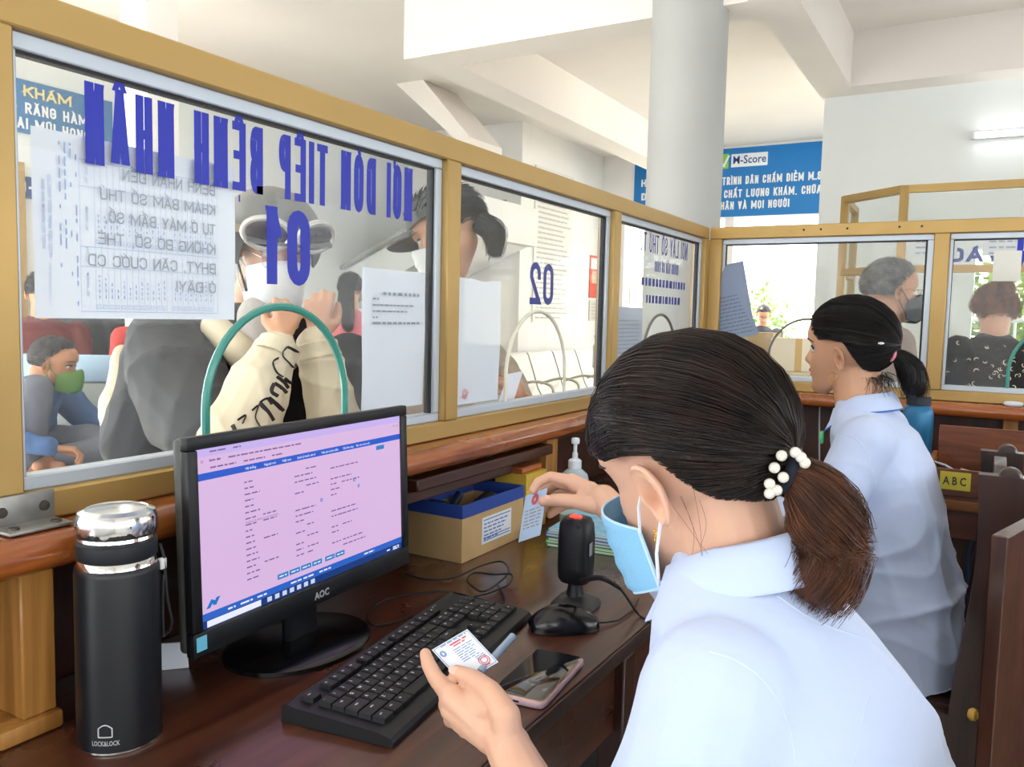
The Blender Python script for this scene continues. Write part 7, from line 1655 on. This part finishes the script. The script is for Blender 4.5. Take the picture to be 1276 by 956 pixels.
# ---- outside: yard, greenery, cartons, railing
struct('ground_outside', MB().box((-14, 9.4, -.14), (14, 30, -.02)), mat('yard_paving', '#d8d2c4', .85, var=.1, vscale=1.5))
struct('wall_yard', MB().box((-12, 19, -.02), (12, 19.2, 2.2)), mat('yard_wall', '#ddd3b8', .85))
M_leaf = mat('leaf_green', '#6f9c3a', .6, var=.35, vscale=4); M_leaf2 = mat('leaf_yellow', '#8fb04a', .6, var=.3, vscale=4); M_bark = mat('bark', '#6a5640', .9)
def bush(lab, x, y, rx, rz, n, seed, z0=0., m=M_leaf, trunk=.0):
    rg = random.Random(seed); t = thing('shrub', lab, 'shrub', (x, y, 0)); b = MB()
    for k in range(n):
        a, c_, r_ = rg.uniform(0, 2*PI), rg.uniform(-1, 1), rg.random()**.4; s = math.sqrt(1-c_*c_)
        p = Vector((x+math.cos(a)*s*rx*r_, y+math.sin(a)*s*rx*r_, z0+rz+c_*rz*r_)); d = Vector((rg.gauss(0, 1), rg.gauss(0, 1), rg.gauss(0, .6))).normalized(); w = d.orthogonal().normalized(); l = rg.uniform(.07, .13)
        b.add([tuple(p), tuple(p+d*l*.5+w*l*.28), tuple(p+d*l), tuple(p+d*l*.5-w*l*.28)], [(0, 1, 2, 3)])
    wobj('foliage', b, m, t, smooth=None, kind='stuff')
    for k in range(4): wobj('stem', MB().tube([(x+rg.uniform(-.06, .06), y+rg.uniform(-.06, .06), 0), (x+rg.uniform(-.2, .2)*rx, y+rg.uniform(-.2, .2)*rx, z0+rz)], [.04, .02], 8), M_bark, t)
pz = ony(953, 370, 13.0); bush('leafy green shrub in the yard seen through the far entrance', pz.x, 13, .45, .9, 900, 3)
for k, (px, y, lab) in enumerate(((1262, 8.2, 'leafy green shrub outside the window at the right'), (1440, 8.9, 'yellow green shrub outside the window at the far right'))):
    pz = ony(px, 370, y); bush(lab, pz.x, y, .5, .65, 1300, 20+k, .55, [M_leaf2, M_leaf][k])
for k, (px, py, y, w, d, h, lab) in enumerate(((932, 448, 8.3, .55, .35, .34, 'tan cardboard carton on the stand near the far entrance'), (1000, 446, 8.0, .5, .4, .30, 'pale cardboard carton on the stand near the far entrance'))):
    p = ony(px, py, y); t = thing('carton', lab, 'carton', (p.x, y, .80)); m = [M_card, mat('pale_card', '#d9d0bd', .8)][k]
    zc = .80; wobj('carton_body', MB().box((p.x-w/2, y-d/2, zc), (p.x+w/2, y+d/2, zc+h), bev=.004), m, t); wobj('tape', MB().box((p.x-.03, y-d/2-.001, zc+.001), (p.x+.03, y+d/2+.001, zc+h+.001)), mat('tape_tan', '#c6a46a', .4), t)
p = ony(960, 448, 8.15); t = thing('entrance_stand', 'low pale cabinet under the cartons near the far entrance', 'cabinet', (p.x, 8.15, 0))
wobj('stand_body', MB().box((p.x-.68, 7.78, 0), (p.x+.72, 8.5, .77)), mat('stand_cream', '#d5cdb8', .7), t); wobj('stand_top', MB().box((p.x-.7, 7.76, .7705), (p.x+.74, 8.52, .7985), bev=.004), mat('stand_top', '#c2b79c', .6), t)
rl = thing('yard_railing', 'pale metal railing outside the window at the right', 'railing', (.6, 7.4, 0))
for z in (.55, .95, 1.3): wobj('rail', MB().tube([(-.3, 7.4, z), (2.4, 7.4, z)], .018, 8), mat('rail_white', '#d8dcd8', .5), rl)
bal = MB().tube([(0, 0, 0), (0, 0, 1.3)], .011, 8).mesh('baluster', 60); bal.materials.append(mat('rail_white', '#d8dcd8', .5))
for k in range(19): part('baluster', bal, rl, WM[rl].inverted() @ Matrix.Translation((-.3+k*.15, 7.4, 0)))
# letter on the far right pane and a small tape roll on the far ledge
pz = ony(1268, 332, 3.214); b = MB(); block(b, 'N', Matrix(((-1, 0, 0, pz.x+.05), (0, 0, -1, 3.2105), (0, 1, 0, pz.z), (0, 0, 0, 1))), .1, .055, .018); wobj('lettering', b, M_blue, panesF[1], smooth=None)
tp = ony(1264, 487, 3.16); wobj('tape_roll', MB().tube([(tp.x+.022*math.cos(t), 3.16+.022*math.sin(t), .999) for t in [2*PI*k/24 for k in range(24)]], .007, 8, closed=True), mat('tape_white', '#d5dbe6', .4), label='small white and blue roll of tape on the far ledge', cat='tape')
